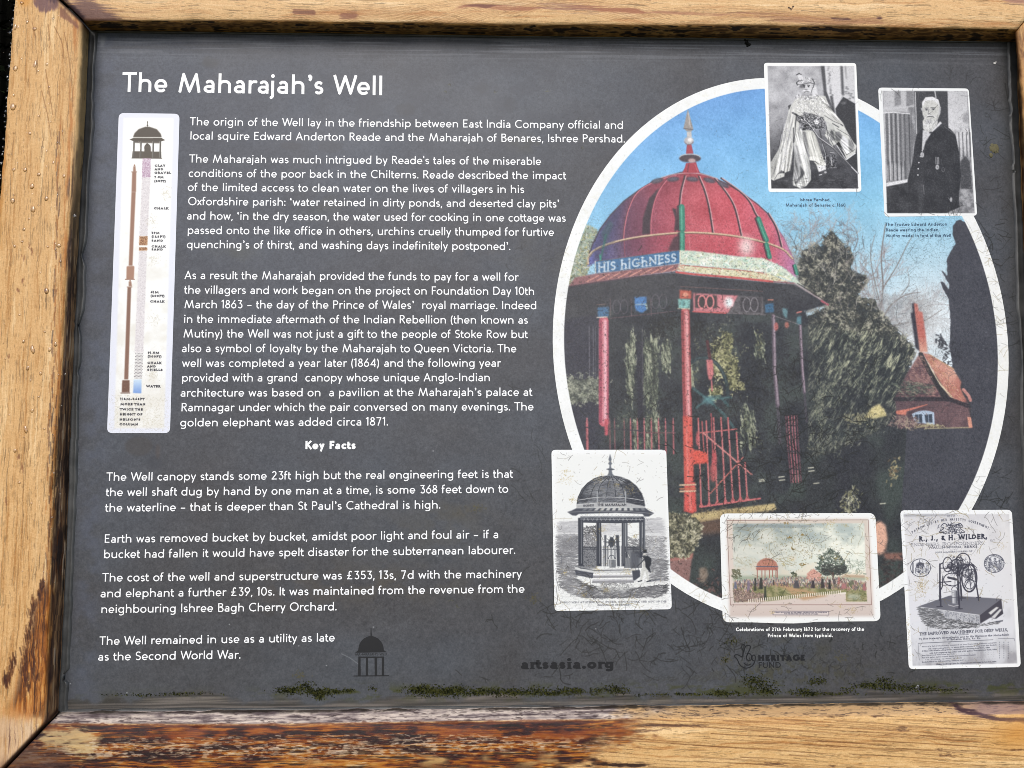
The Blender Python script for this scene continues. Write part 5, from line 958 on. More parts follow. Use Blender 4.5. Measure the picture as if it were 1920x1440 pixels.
def paint_notice():
    cv, r = card('notice', 4.0, (239, 242, 244)); gx, gy = cv.grid(); A = lambda p: Q(1680, 945, 8, p); B = lambda p: Q(1680, 1090, 8, p)
    n = cv.noise(30, 20, 4, 1); D = (58, 60, 74)
    pg = A([(112, 155), (1690, 150)]) + B([(1812, 1225), (248, 1262)])
    cv.poly(pg, lerp3((gy - 960) / 290 + n * .08, (0, (206, 206, 210)), (.2, (222, 222, 224)), (.7, (218, 220, 226)), (.88, (196, 198, 204)), (1, (158, 158, 164))), .95, .4)
    cv.poly(A([(112, 150), (900, 150), (880, 175), (112, 190)]), (150, 152, 160), .6, .8)
    T = lambda s, p, q, c, W=.16, a=.9, se=True, f=A: ctext(cv, s, *f([p])[0], *f([q])[0], c, D, W, a, se)
    T("1872", (758, 196), (880, 194), 4, .14, .6)
    # arched line
    s = "PATRONIZED BY HER MAJESTYS GOVERNMENT."
    for k, ch in enumerate(s):
        t = k / (len(s) - 1); x = 245 + t * 1150; y = 440 - 4 * (440 - 262) * t * (1 - t) - 60 * t * t; th = (-4 * 178 * (1 - 2 * t) - 120 * t) / 1150
        g = glyph(ch, 7)
        for p in g[1]:
            P = [(x + (u * math.cos(th) + v * math.sin(th) * 1) * .24, y - (v * math.cos(th) - u * math.sin(th)) * .34) for u, v in p]; cv.line(A(P), .75, D, .85)
    for k in range(150):
        x = r.normal(0, 1) * 78; y = r.uniform(-75, 75) + abs(x) * .2; cv.line(A([(835 + x, 360 + y), (835 + x + r.normal(0, 18), 360 + y + r.normal(0, 16))]), 1, D, .75)
    for sx in (-1, 1): cv.line(A(smooth([(835 + sx * 60, 320), (835 + sx * 120, 290), (835 + sx * 165, 340), (835 + sx * 120, 360), (835 + sx * 190, 420), (835 + sx * 120, 430)])), 1.4, D, .85)
    T("R., J., & H. WILDER,", (335, 556), (1362, 516), 8.6, .26, 1)
    T("ENGINEERS, IRONFOUNDERS,", (215, 632), (1325, 604), 5.2, .10, .85); T("&C.", (1402, 560), (1490, 556), 3.6, .1, .8)
    T("WALLINGFORD, BERKS.", (480, 668), (1235, 652), 4.0, .2, .9); T("AND", (800, 694), (920, 692), 1.6, .2, .7); T("SOLE MANUFACTURERS OF", (585, 736), (1140, 716), 2.6, .2, .8)
    # medallions
    for cx, cy in ((365, 955), (1468, 890)):
        X, Y = A([(cx, cy)])[0]; cv.ell(X, Y, 19, 17.2, (226, 228, 232), 1, .3); cv.line(arc(X, Y, 18.6, 16.8, 0, 360, 36), 1.3, D, .85)
    cv.line(arc(*A([(1468, 890)])[0], 14.5, 12.8, 0, 360, 30), .8, D, .7)
    X, Y = A([(1468, 890)])[0]
    for k in range(90): a = r.uniform(0, 6.28); cv.line([(X + 16.6 * math.cos(a) - .6, Y + 14.8 * math.sin(a)), (X + 16.6 * math.cos(a) + .6, Y + 14.8 * math.sin(a))], 1.2, D, .5)
    for x, y in ((1405, 830), (1480, 825), (1545, 850)): cv.ell(*A([(x, y)])[0], 2.2, 2.6, (90, 92, 104), .9, .3); cv.poly(A([(x - 28, y + 30), (x + 28, y + 30), (x + 36, y + 130), (x - 34, y + 130)]), (112, 114, 126), .8, .6)
    cv.dabs(r, r.normal(0, 1, (120, 2)) * [8, 5] + [X, Y + 2], 3, .9, .8, [D, (226, 228, 232)], .7, 1)
    cv.poly(A([(300, 930), (300, 890), (355, 865), (415, 890), (420, 930)]), (84, 86, 98), .95, .3); cv.line(A([(352, 835), (352, 870)]), 1, D, .9); cv.poly(A([(295, 935), (425, 935), (400, 955), (310, 955)]), D, .9, .2); cv.dabs(r, r.normal(0, 1, (120, 2)) * [6.5, 4.5] + [1727, 1069], 3, .9, .8, [D, (110, 112, 124), (206, 208, 212)], .8, 1)
    for x in (245, 262, 460, 478, 290, 330, 400): cv.line(A([(x, 880 if x < 270 or x > 450 else 955), (x, 1030)]), 1, D, .8)
    # platform
    cv.poly(B([(330, 375), (780, 220), (820, 205), (1575, 258), (1250, 500)]), (140, 140, 148), 1, .3)
    for k in range(90): t = k / 90; x0, y0 = 330 + 920 * t, 375 + 125 * t; cv.line(B([(x0, y0), (x0 + 460 - t * 110, y0 - 158 - t * 78)]), .5, (70, 72, 84), .55)
    cv.poly(B([(330, 378), (1250, 502), (1258, 632), (800, 560), (600, 560), (380, 560), (345, 480)]), (214, 216, 220), 1, .3)
    for k in range(9): cv.line(B([(332 + k * 2, 390 + k * 15), (1252, 515 + k * 14)]), .6, (84, 86, 98), .7)
    for k in range(190): t = r.rand(); q = r.randint(0, 8); x = 600 + 640 * t; y = 392 + (x - 332) * .135 + q * 14.6; cv.line(B([(x, y), (x, y + 14)]), .6, (84, 86, 98), .7)
    hatch(cv, r, B([(330, 380), (620, 420), (760, 560), (400, 560), (345, 490)]), 300, 6, .1, (84, 96, 120), .8, .7, .15)
    hatch(cv, r, B([(370, 540), (800, 560), (1260, 640), (1590, 580), (1500, 640), (1200, 690), (800, 710), (560, 700), (420, 640)]), 620, 7, -.05, (66, 84, 104, 206), .9, .7, .3)
    cv.poly(B([(1250, 500), (1575, 258), (1600, 480), (1480, 560), (1410, 540), (1258, 632)]), (74, 72, 82), 1, .3)
    cv.poly(B([(1380, 470), (1500, 380), (1540, 390), (1420, 500)]), (214, 214, 214), 1, .3); cv.poly(B([(1420, 540), (1550, 410), (1585, 420), (1480, 552)]), (206, 206, 208), 1, .3); cv.poly(B([(1420, 500), (1540, 395), (1550, 412), (1430, 525)]), (84, 82, 92), 1, .3); cv.poly(B([(1480, 552), (1590, 425), (1602, 480), (1500, 556)]), (70, 68, 78), 1, .3); cv.line(B([(1500, 600), (1590, 590)]), 2.4, (90, 92, 104), .8)
    # machine: frames, wheels, bucket
    K = (66, 66, 78)
    L = lambda P, w, f=A: cv.line(f(P), w, K, .95)
    L([(655, 900), (655, 1440)], 3); L([(655, 905), (700, 880)], 2); L([(1165, 930), (1200, 1200), (1235, 1440)], 2.4); L([(925, 900), (930, 1440)], 3.4); L([(950, 1000), (975, 1440)], 2.4); cv.line(A([(928, 1000), (932, 1400)]), .9, (190, 192, 196), .8)
    L([(655, 0), (668, 370)], 3, B); L([(930, 0), (945, 400)], 3.4, B); L([(1195, 40), (1235, 245)], 2.4, B); L([(970, 60), (985, 240)], 2.2, B)
    for x, y, w in ((650, 378, 40), (940, 412, 50), (1235, 240, 30), (1000, 250, 40)): cv.line(B([(x - w, y), (x + w, y - 4)]), 2, K, .9)
    for cx, cy, rx, ry, w in ((770, 905, 8.6, 13.6, 1.8), (1005, 850, 12.5, 14, 2), (1095, 1110, 14, 25.5, 2.8), (840, 1130, 16, 12, 1.6), (900, 930, 10, 13, 1.6), (940, 880, 8, 10, 1.4), (1050, 1000, 10, 12, 1.4), (1100, 1200, 9, 9, 1.4)):
        X, Y = A([(cx, cy)])[0]; cv.line(arc(X, Y, rx, ry, 0, 360, 32), w, K, .95)
    X, Y = A([(1095, 1110)])[0]
    for a in (.3, 1.3, 2.3, 3.5, 4.6, 5.5): cv.line([(X, Y), (X + 13 * math.cos(a), Y + 24 * math.sin(a))], 1.2, K, .85)
    cv.dabs(r, r.normal(0, 1, (260, 2)) * [9, 10] + [1797, 1062], 4, 1.1, .6, [K, (84, 86, 96), (44, 44, 54)], .8, 1.6)
    cv.dabs(r, r.normal(0, 1, (90, 2)) * [5, 8] + [1817, 1082], 4, 1, .6, [K, (84, 86, 96)], .8, 1.6); cv.dabs(r, r.normal(0, 1, (60, 2)) * [5, 3] + [1783, 1064], 4, 1, .6, [K], .8, 1.6)
    L([(660, 960), (830, 960)], 1.6); L([(640, 1175), (820, 1160)], 1.8); L([(690, 1215), (820, 1215)], 1.2); L([(700, 1080), (690, 1240), (660, 1300)], 2); L([(780, 1100), (900, 1130)], 4); L([(1060, 985), (1215, 985)], 1.3); L([(1150, 900), (1210, 960)], 1.2); L([(880, 1130), (880, 1230)], 1); L([(1120, 880), (1165, 930)], 2)
    cv.poly(B([(828, 130), (918, 132), (912, 335), (840, 330)]), (150, 152, 160), 1, .3); cv.poly(B([(835, 135), (870, 138), (872, 325), (845, 325)]), (206, 208, 212), .8, .6); cv.poly(B([(895, 140), (915, 140), (910, 330), (895, 330)]), (74, 76, 86), .8, .5); cv.line(arc(*B([(872, 125)])[0], 5.4, 6, 180, 360), 1, K, .9); cv.line(B([(828, 240), (915, 240)]), 1, (84, 86, 96), .8); cv.line(B([(780, 350), (860, 372), (930, 355)]), 1.6, (190, 190, 194), .8)
    # lower text
    U = lambda s, p, q, c, W=.16, a=.9, se=True: T(s, p, q, c, W, a, se, B)
    U("THE IMPROVED MACHINERY FOR DEEP WELLS,", (345, 806), (1672, 742), 5.2, .17, .95); U("AS SUPPLIED", (935, 804), (1090, 797), 2, .2, .7)
    U("To Her Majesty’s Government; also to His Highness the Maha-Rajah", (342, 872), (1688, 806), 3.0, .2, .9); U("of Benares, India, &c. &c.", (760, 880), (1268, 858), 3.0, .2, .9)
    cv.line(B([(330, 925), (1450, 872)]), .9, D, .75); cv.line(B([(1530, 855), (1770, 855)]), .7, D, .6); cv.line(B([(330, 935), (345, 1180)]), .7, D, .5); cv.line(B([(1770, 860), (1775, 890)]), .7, D, .5)
    rows = ["Price of a Set of Machinery, mounted on Iron Frame and Platform complete", "with single acting Brakes, as above 200ft contents of Wire Rope and Buckets", "If fitted with double acting Brakes, recommended for very deep Wells, extra",
            "„ with Self-emptying Apparatus and a 100 gallon Wrought-Iron Tank, extra", "Best Galvanised Wire Rope, per foot", "Pair of 6 gallon barrel-shaped strong Galvanised Iron Buckets", "„ 10 Ditto ditto ditto", "Buckets fitted for Self-emptying, extra per pair"]
    for k, s in enumerate(rows):
        y = 985 + k * 33; xe = [1505, 1505, 1400, 1505, 870, 1195, 990, 1010][k]
        U(s, (385 + (k in (1, 3)) * 90, y), (xe, y - (xe - 385) * .055), 2.2, .24 if k in (2, 3) else .18, .8, False)
        if k > 3: 
            for j in range(int((1500 - xe) / 40)): cv.ell(*B([(xe + 30 + j * 40, y - (xe + 30 + j * 40 - 385) * .055)])[0], .35, .35, D, .7)
        for x in (1540, 1605, 1670): U("5" if k else "0", (x, y - 65), (x + 14, y - 66), 2.2, .2, .7, False)
    U("Packed in strong Cases for Shipment and delivered in London, extra.", (600, 1250), (1505, 1205), 2.4, .2, .85, False)
    for cx, cy, sx, sy, k in ((1728, 1098, 6, 11, 260), (1700, 1190, 4, 20, 120), (1790, 1040, 14, 4, 60), (1875, 1025, 5, 5, 30), (1730, 975, 30, 10, 90)): cv.dabs(r, r.normal(0, 1, (k, 2)) * [sx, sy] + [cx, cy], 1.4, .7, 0, [(176, 150, 92), (140, 118, 70)], .5, 2)
    wear(cv, 8, 1.0, True); return cv

def paint_diagram():
    cv, r = card('diagram', 3.6, (228, 232, 244)); gx, gy = cv.grid(); A = lambda p: Q(0, 0, 4, p); B = lambda p: Q(0, 360, 4, p); C = lambda p: Q(0, 720, 4, p)
    f = cv.noise(1.5, 1.5, 2, 3); n = cv.noise(20, 20, 3, 4)
    inner = A([(928, 885), (1300, 888)]) + C([(1230, 330), (858, 330)])
    cv.poly(inner, lerp3(n * .2 + (gy - 220) / 590, (0, (246, 248, 246)), (.6, (244, 246, 244)), (1, (232, 231, 224))), 1, 1.4)
    K = (74, 66, 56)
    # pavilion silhouette
    cv.poly(A([(998, 1030), (1010, 1000), (1040, 970), (1090, 952), (1120, 952), (1175, 970), (1205, 1005), (1212, 1030)]), K, 1, .3); cv.line(A([(1106, 910), (1106, 955)]), 1, K, 1); cv.ell(*A([(1106, 940)])[0], 1.6, 1.2, K); cv.ell(*A([(1106, 922)])[0], 1, 1, K)
    cv.poly(A([(972, 1048), (1000, 1036), (1212, 1036), (1238, 1052), (1206, 1062), (1010, 1062)]), K, 1, .2); cv.line(A([(1000, 1034), (1210, 1034)]), .6, (206, 202, 190), .9)
    cv.poly(A([(1010, 1058), (1205, 1058), (1200, 1075), (1010, 1072)]), K, .9, .3)
    cv.poly(A([(995, 1135), (1208, 1138), (1210, 1188), (990, 1184)]), (84, 76, 66), 1, .2); cv.ell(*A([(1106, 1108)])[0], 6, 7, (84, 76, 66)); cv.poly(A([(1085, 1110), (1130, 1110), (1135, 1180), (1078, 1180)]), (80, 72, 62), 1, .3); cv.ell(*A([(1104, 1085)])[0], 2.4, 2.4, K)
    for x in (1006, 1058, 1150, 1203): cv.line(A([(x, 1060), (x - 3, 1182)]), 2.8, (84, 80, 74), 1); cv.line(A([(x - 6, 1062), (x - 9, 1182)]), .6, (190, 188, 180), .8)
    cv.line(A([(990, 1186), (1212, 1188)]), 1.6, K, .9); cv.line(A([(1040, 1060), (1050, 1080), (1055, 1120)]), .6, (170, 166, 156), .7)
    # strata column
    def band(P, base, dots, k, w=1.0):
        cv.poly(P, base, 1, .3); cv.dabs(r, inpoly(r, P, k), 1.3, w, 0, dots, .8, 2)
    band(A([(1070, 1188), (1130, 1190), (1127, 1332), (1066, 1332)]), (206, 188, 204), [(160, 124, 150), (180, 146, 172), (230, 222, 232)], 300)
    band(A([(1066, 1332), (1127, 1332)]) + B([(1107, 330), (1046, 330)]), (224, 220, 222), [(196, 190, 194), (240, 238, 240), (206, 202, 206)], 500, .9)
    band(B([(1046, 332), (1107, 334), (1104, 398), (1044, 398)]), (176, 130, 92), [(110, 70, 44), (206, 164, 120)], 130)
    band(B([(1044, 415), (1104, 416), (1102, 440), (1043, 440)]), (176, 130, 92), [(110, 70, 44), (206, 164, 120)], 50)
    band(B([(1043, 441), (1102, 441), (1074, 1205), (1010, 1205)]), (224, 220, 222), [(196, 190, 194), (240, 238, 240), (206, 202, 206)], 900, .9)
    P = B([(1012, 1207), (1074, 1207), (1064, 1404), (1002, 1404)]); cv.poly(P, (238, 238, 236), 1, .3)
    for a in range(18):
        for b in range(6): x = 1018 + b * 10 - a * .6 + (a % 2) * 5; y = 1212 + a * 10.7; cv.ell(*B([(x, y)])[0], .72, .72, (70, 62, 70), .9)
    cv.poly(C([(1003, -36), (1062, -36), (1060, 68), (998, 66)]), lerp3((gy - 711) / 26, (0, (206, 228, 246)), (1, (120, 156, 218))), 1, .3)
    # two monument columns end to end
    N = (150, 112, 92)
    cv.poly(A([(992, 1290), (1022, 1290), (1020, 1440), (987, 1440)]), N, 1, .3); cv.poly(A([(987, 1440), (1018, 1440)]) + B([(1009, 200), (994, 552), (966, 552), (979, 200)]), N, 1, .3); cv.line(A([(988, 1290), (1026, 1290)]), 1.6, N, 1)
    cv.ell(*A([(1009, 1240)])[0], 1.4, 1.6, N); cv.poly(A([(1000, 1248), (1016, 1246), (1020, 1290), (998, 1290)]), N, .95, .3)
    cv.poly(B([(955, 556), (1003, 554), (1008, 562), (1004, 655), (948, 655), (950, 562)]), (166, 126, 104), 1, .3); cv.line(B([(941, 654), (1008, 654)]), 1.8, N, 1)
    N2 = (132, 98, 82); cv.poly(B([(957, 714), (984, 714), (962, 1404), (932, 1404)]), N2, 1, .3); cv.line(B([(954, 712), (990, 712)]), 1.6, N, 1); cv.poly(B([(966, 670), (984, 668), (990, 706), (966, 706)]), N, .95, .3); cv.ell(*B([(976, 664)])[0], 1.2, 1.4, N)
    cv.poly(B([(918, 1410), (972, 1410), (972, 1440), (916, 1440)]) , (112, 80, 66), 1, .3); cv.poly(C([(916, -4), (972, -4), (972, 60), (914, 60)]), (112, 80, 66), 1, .3); cv.line(C([(907, 66), (974, 66)]), 1.8, (112, 80, 66), 1)
    D = (52, 52, 62)
    def t(s, x0, x1, y, f): ctext(cv, s, *f([(x0, y)])[0], *f([(x1, y + 1)])[0], 4.0, (36, 36, 44), .30, 1)
    for s, x0, x1, y in (("CLAY", 1158, 1240, 1251), ("AND", 1158, 1224, 1277), ("GRAVEL", 1156, 1280, 1304), ("7.5M", 1156, 1226, 1336), ("(25FT)", 1154, 1244, 1366)): t(s, x0, x1, y, A)
    for s, x0, x1, y in (("CHALK", 1152, 1262, 130), ("39M", 1134, 1196, 314), ("(128FT)", 1134, 1242, 342), ("SAND", 1134, 1222, 372), ("CHALK", 1134, 1241, 416), ("SAND", 1134, 1221, 438), ("61M", 1127, 1190, 758), ("(200FT)", 1127, 1234, 786), ("CHALK", 1124, 1232, 828), ("91.5M", 1106, 1194, 1212), ("(300FT)", 1105, 1212, 1240), ("CHALK", 1103, 1210, 1288), ("AND", 1102, 1168, 1314), ("SHELLS", 1101, 1220, 1340)): t(s, x0, x1, y, B)
    for s, x0, x1, y in (("WATER", 1095, 1202, 23), ("112M-368FT", 903, 1084, 118), ("MORE THAN", 901, 1089, 157), ("TWICE THE", 899, 1069, 196), ("HEIGHT OF", 897, 1066, 233), ("NELSON’S", 895, 1053, 272), ("COLUMN", 895, 1034, 308)): t(s, x0, x1, y, C)
    cv.put(np.clip(f - .6, 0, 1) * np.clip((gy - 560) / 260, .1, 1) * .3, (176, 170, 150))
    cv.dabs(r, r.uniform([205, 740], [316, 808], (420, 2)), 3.4, .6, 0, [(170, 164, 140), (196, 190, 170)], .5, 2)
    for x, y in ((284, 415), (288, 485), (288, 598), (284, 702), (312, 362)): cv.dabs(r, r.normal(0, 1, (46, 2)) * [6, 6] + [x, y], 2.4, .6, 0, [(176, 168, 140), (190, 180, 160)], .6, 2)
    wear(cv, 9, .6, True); return cv

# ======================= painted grounds: the grey panel and the oak rails =======================
DEPTH = 0.022

def paint_panel():
    cv = Canvas(100, 50, 1960, 1345, 2.2, (73, 75, 80)); r = np.random.RandomState(5); gx, gy = cv.grid()
    n = cv.noise(120, 160, 4, 1); n2 = cv.noise(26, 34, 4, 2); f = cv.noise(1.6, 1.6, 2, 3); st = cv.noise(3, 160, 3, 4)
    cv.img += (n * .012 + n2 * .008 + f * .022)[..., None] + np.stack([-n, n * 0, n], -1) * .005 + (cv.noise(5, 5, 3, 91) * .014)[..., None]
    cv.img += (np.clip(1.15 - np.hypot((gx - 300) / 1100, (gy - 150) / 800), 0, 1) * .9)[..., None] * np.array([-.008, .006, .034], np.float32)  # bluish sky reflection painted in, strongest at the upper left
    # bluish water marks and a painted pale sky sheen round the top, brown film low down
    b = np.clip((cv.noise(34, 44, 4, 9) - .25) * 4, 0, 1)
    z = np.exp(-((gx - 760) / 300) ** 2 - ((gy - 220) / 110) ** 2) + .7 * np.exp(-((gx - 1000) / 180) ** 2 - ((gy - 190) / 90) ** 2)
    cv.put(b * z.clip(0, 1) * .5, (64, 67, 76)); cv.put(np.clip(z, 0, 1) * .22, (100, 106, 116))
    for x, y, rx, ry, c, a in ((395, 118, 16, 9, (68, 70, 76), .8), (388, 113, 7, 8, (68, 70, 76), .7), (260, 836, 26, 18, (67, 64, 64), .6), (290, 866, 14, 14, (59, 62, 70), .55), (296, 846, 4, 14, (80, 70, 67), .5), (230, 860, 20, 10, (65, 68, 76), .5), (545, 273, 20, 8, (67, 68, 75), .5), (620, 275, 24, 10, (68, 70, 76), .4), (760, 205, 20, 12, (68, 70, 76), .5), (735, 120, 6, 7, (70, 72, 78), .5), (905, 165, 12, 10, (70, 73, 80), .5), (955, 195, 12, 14, (70, 73, 80), .5), (505, 1148, 10, 8, (59, 57, 57), .5)):
        cv.ell(x, y, rx, ry, c, a, 2)
    for x, y, sx, sy, c, a in ((700, 1095, 190, 34, (82, 75, 63), .35), (800, 1000, 130, 40, (78, 75, 68), .3), (560, 1120, 90, 30, (80, 72, 68), .25), (860, 955, 40, 18, (80, 73, 57), .35), (1000, 270, 40, 14, (78, 75, 57), .3), (880, 455, 80, 30, (78, 70, 67), .25), (1030, 470, 70, 40, (73, 72, 68), .3), (440, 470, 40, 20, (75, 75, 65), .25), (600, 380, 40, 16, (75, 75, 63), .3), (1490, 1215, 70, 26, (63, 60, 39), .35), (1170, 1060, 60, 60, (73, 75, 75), .3)):
        g = np.exp(-((gx - x) / sx) ** 2 - ((gy - y) / sy) ** 2) * np.clip(.7 + n2, 0, 1.4) * a; cv.put(g.clip(0, 1), c)
    # wiped streaks under the top rail and along the edges
    m = np.exp(-((gy - 88 - (gx - 900) * .008) / 20) ** 2); cv.put(np.clip(st * .9, 0, 1) * m * .7, (128, 132, 140)); cv.put(np.clip(-st * .9, 0, 1) * m * .6, (78, 80, 86))
    for x0, y0, x1, y1 in ((555, 75, 640, 77), (1180, 78, 1225, 80), (1590, 85, 1640, 88), (1480, 92, 1560, 98), (480, 84, 600, 86), (1400, 88, 1450, 90)): cv.line([(x0, y0), (x1, y1)], 1.2, (150, 154, 158), .4)
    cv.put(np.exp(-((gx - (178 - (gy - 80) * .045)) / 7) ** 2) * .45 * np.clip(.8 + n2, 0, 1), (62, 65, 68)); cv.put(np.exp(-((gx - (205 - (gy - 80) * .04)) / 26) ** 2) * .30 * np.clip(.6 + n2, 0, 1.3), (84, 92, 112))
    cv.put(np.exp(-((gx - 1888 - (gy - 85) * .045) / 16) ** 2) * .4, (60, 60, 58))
    cv.poly([(186, 66), (200, 68), (196, 82), (190, 90)], (140, 146, 152), .5, 2)
    # mud and algae along the foot
    edge = 1300 + n2 * 7 + n * 5 - (gx - 1000) * .006
    a = np.clip((gy - edge) / 14, 0, 1); cv.put(a * .85, (72, 66, 60)); cv.put(a * np.clip(st + .2, 0, 1) * .7, (140, 130, 122)); cv.put(a * np.clip(-st, 0, 1) * .6, (40, 38, 36))
    al = np.exp(-((gy - 1296 + (gx - 1000) * .008) / 13) ** 2) * np.clip(cv.noise(9, 26, 4, 31) * 1.6, 0, 1) * np.clip((gx - 430) / 200, .15, 1)
    cv.put(al * .75, (60, 64, 28)); al2 = .7 * np.exp(-((gy - 1262) / 22) ** 2) * np.exp(-((gx - 1480) / 130) ** 2) * np.clip(cv.noise(8, 8, 3, 32) * 1.5, 0, 1); cv.put(al2 * .7, (66, 62, 34))
    cv.put(np.clip((gy - 1180) / 160, 0, 1) * .25, (66, 68, 68))  # smooth ramp, slightly darker and greyer towards the foot
    for x, y in ((1090, 1115), (1000, 1120), (895, 952), (1580, 1230), (1360, 1235), (1375, 1200), (560, 1265), (1210, 1140)): cv.dabs(r, r.normal(0, 1, (26, 2)) * [7, 5] + [x, y], 3, 1.2, 0, [(74, 68, 34), (90, 82, 44)], .6, 2)
    for x, y in ((846, 1124), (858, 1135), (1092, 275), (1028, 170), (930, 172), (841, 158), (836, 173)): cv.dabs(r, r.normal(0, 1, (5, 2)) * [2, 1.4] + [x, y], 2.4, 1.1, .6, [(50, 50, 40), (90, 92, 70)], .8, 1)
    for x, y in ((612, 1247), (1117, 1178), (820, 1042), (430, 1170), (132, 1281), (238, 1298), (812, 845), (700, 1175), (560, 1210)): cv.ell(x, y, 1.3, .9, (200, 202, 204), .8)
    cv.line([(640, 1225), (655, 1232), (676, 1247)], .8, (150, 154, 158), .8)
    cv.dabs(r, r.uniform([1150, 1268], [1440, 1276], (40, 2)), 12, .8, -.4, [(52, 52, 44)], .6, .3)
    # small pitting everywhere, heavier mid-board
    s = fbm(cv.h, cv.w, 2.0, 2.0, 2, 55); d = .35 + .5 * np.exp(-((gx - 620) / 330) ** 2 - ((gy - 860) / 260) ** 2) + .3 * (gx > 950)
    cv.put(np.clip((s - 1.15) * 3, 0, 1) * d * .8, (52, 54, 58)); cv.put(np.clip((-s - 1.3) * 3, 0, 1) * .18, (136, 138, 144))
    wear(cv, 0, .95); return cv

GR = [0]
def wood(cv, horiz, seed, base, dark, light, skew=0.0):
    """oak: broad figure, fibre streaks, open pores.  Returns the stretched noise fields"""
    gx, gy = cv.grid()
    L, W = (150, 9)
    wv = cv.noise(60, 90, 3, seed + 7) * 3
    def aniso(l, w, o, sd):
        a = fbm(int(cv.h * 1.3) + 40, int(cv.w * 1.3) + 40, (w if horiz else l) * cv.px, (l if horiz else w) * cv.px, o, sd)
        yy = np.arange(cv.h)[:, None] + np.zeros((1, cv.w)); xx = np.arange(cv.w)[None] + np.zeros((cv.h, 1))
        if horiz: yy = yy + 20 + wv * cv.px + skew * xx
        else: xx = xx + 20 + wv * cv.px * .5 + skew * yy
        return a[np.clip(yy, 0, a.shape[0] - 1).astype(int), np.clip(xx, 0, a.shape[1] - 1).astype(int)]
    big = aniso(320, 20, 4, seed); mid = aniso(90, 3.2, 3, seed + 1); fine = aniso(26, 1.1, 2, seed + 2); pore = aniso(13, .9, 2, seed + 3); lng = aniso(70, 1.3, 2, seed + 4)
    t = big * .4 + mid * .36 + fine * .2
    cv.img[:] = lerp3(t * .5 + .5, (0, dark), (.38, base), (.62, base), (1, light))
    cv.img += (cv.noise(2, 2, 2, seed + 5) * .014 + cv.noise(1.1, 1.1, 1, seed + 6) * .028)[..., None]
    cv.put(np.clip((pore - .8) * 2.2, 0, 1) * .42, tuple(int(c * .5) for c in base)); cv.put(np.clip((lng - 1.1) * 4, 0, 1) * .5, tuple(int(c * .42) for c in base)); cv.put(np.clip((fine - .7) * 1.6, 0, 1) * .22, light); cv.put(np.clip((-fine - .6) * 1.6, 0, 1) * .18, dark)
    GR[0] = mid * .6 + fine * .5 + lng * .3
    return dict(big=big, mid=mid, fine=fine, pore=pore, lng=lng)

def blot(cv, pts, col, a, soft, nz, amp=1.2):
    nz = nz * .6 + GR[0] * 1.1
    m = cv.mask(pts, soft); m = np.clip(m * 1.6 - .3 + nz * amp * .35, 0, 1) * (m > .03); cv.put(m * a, col); return m

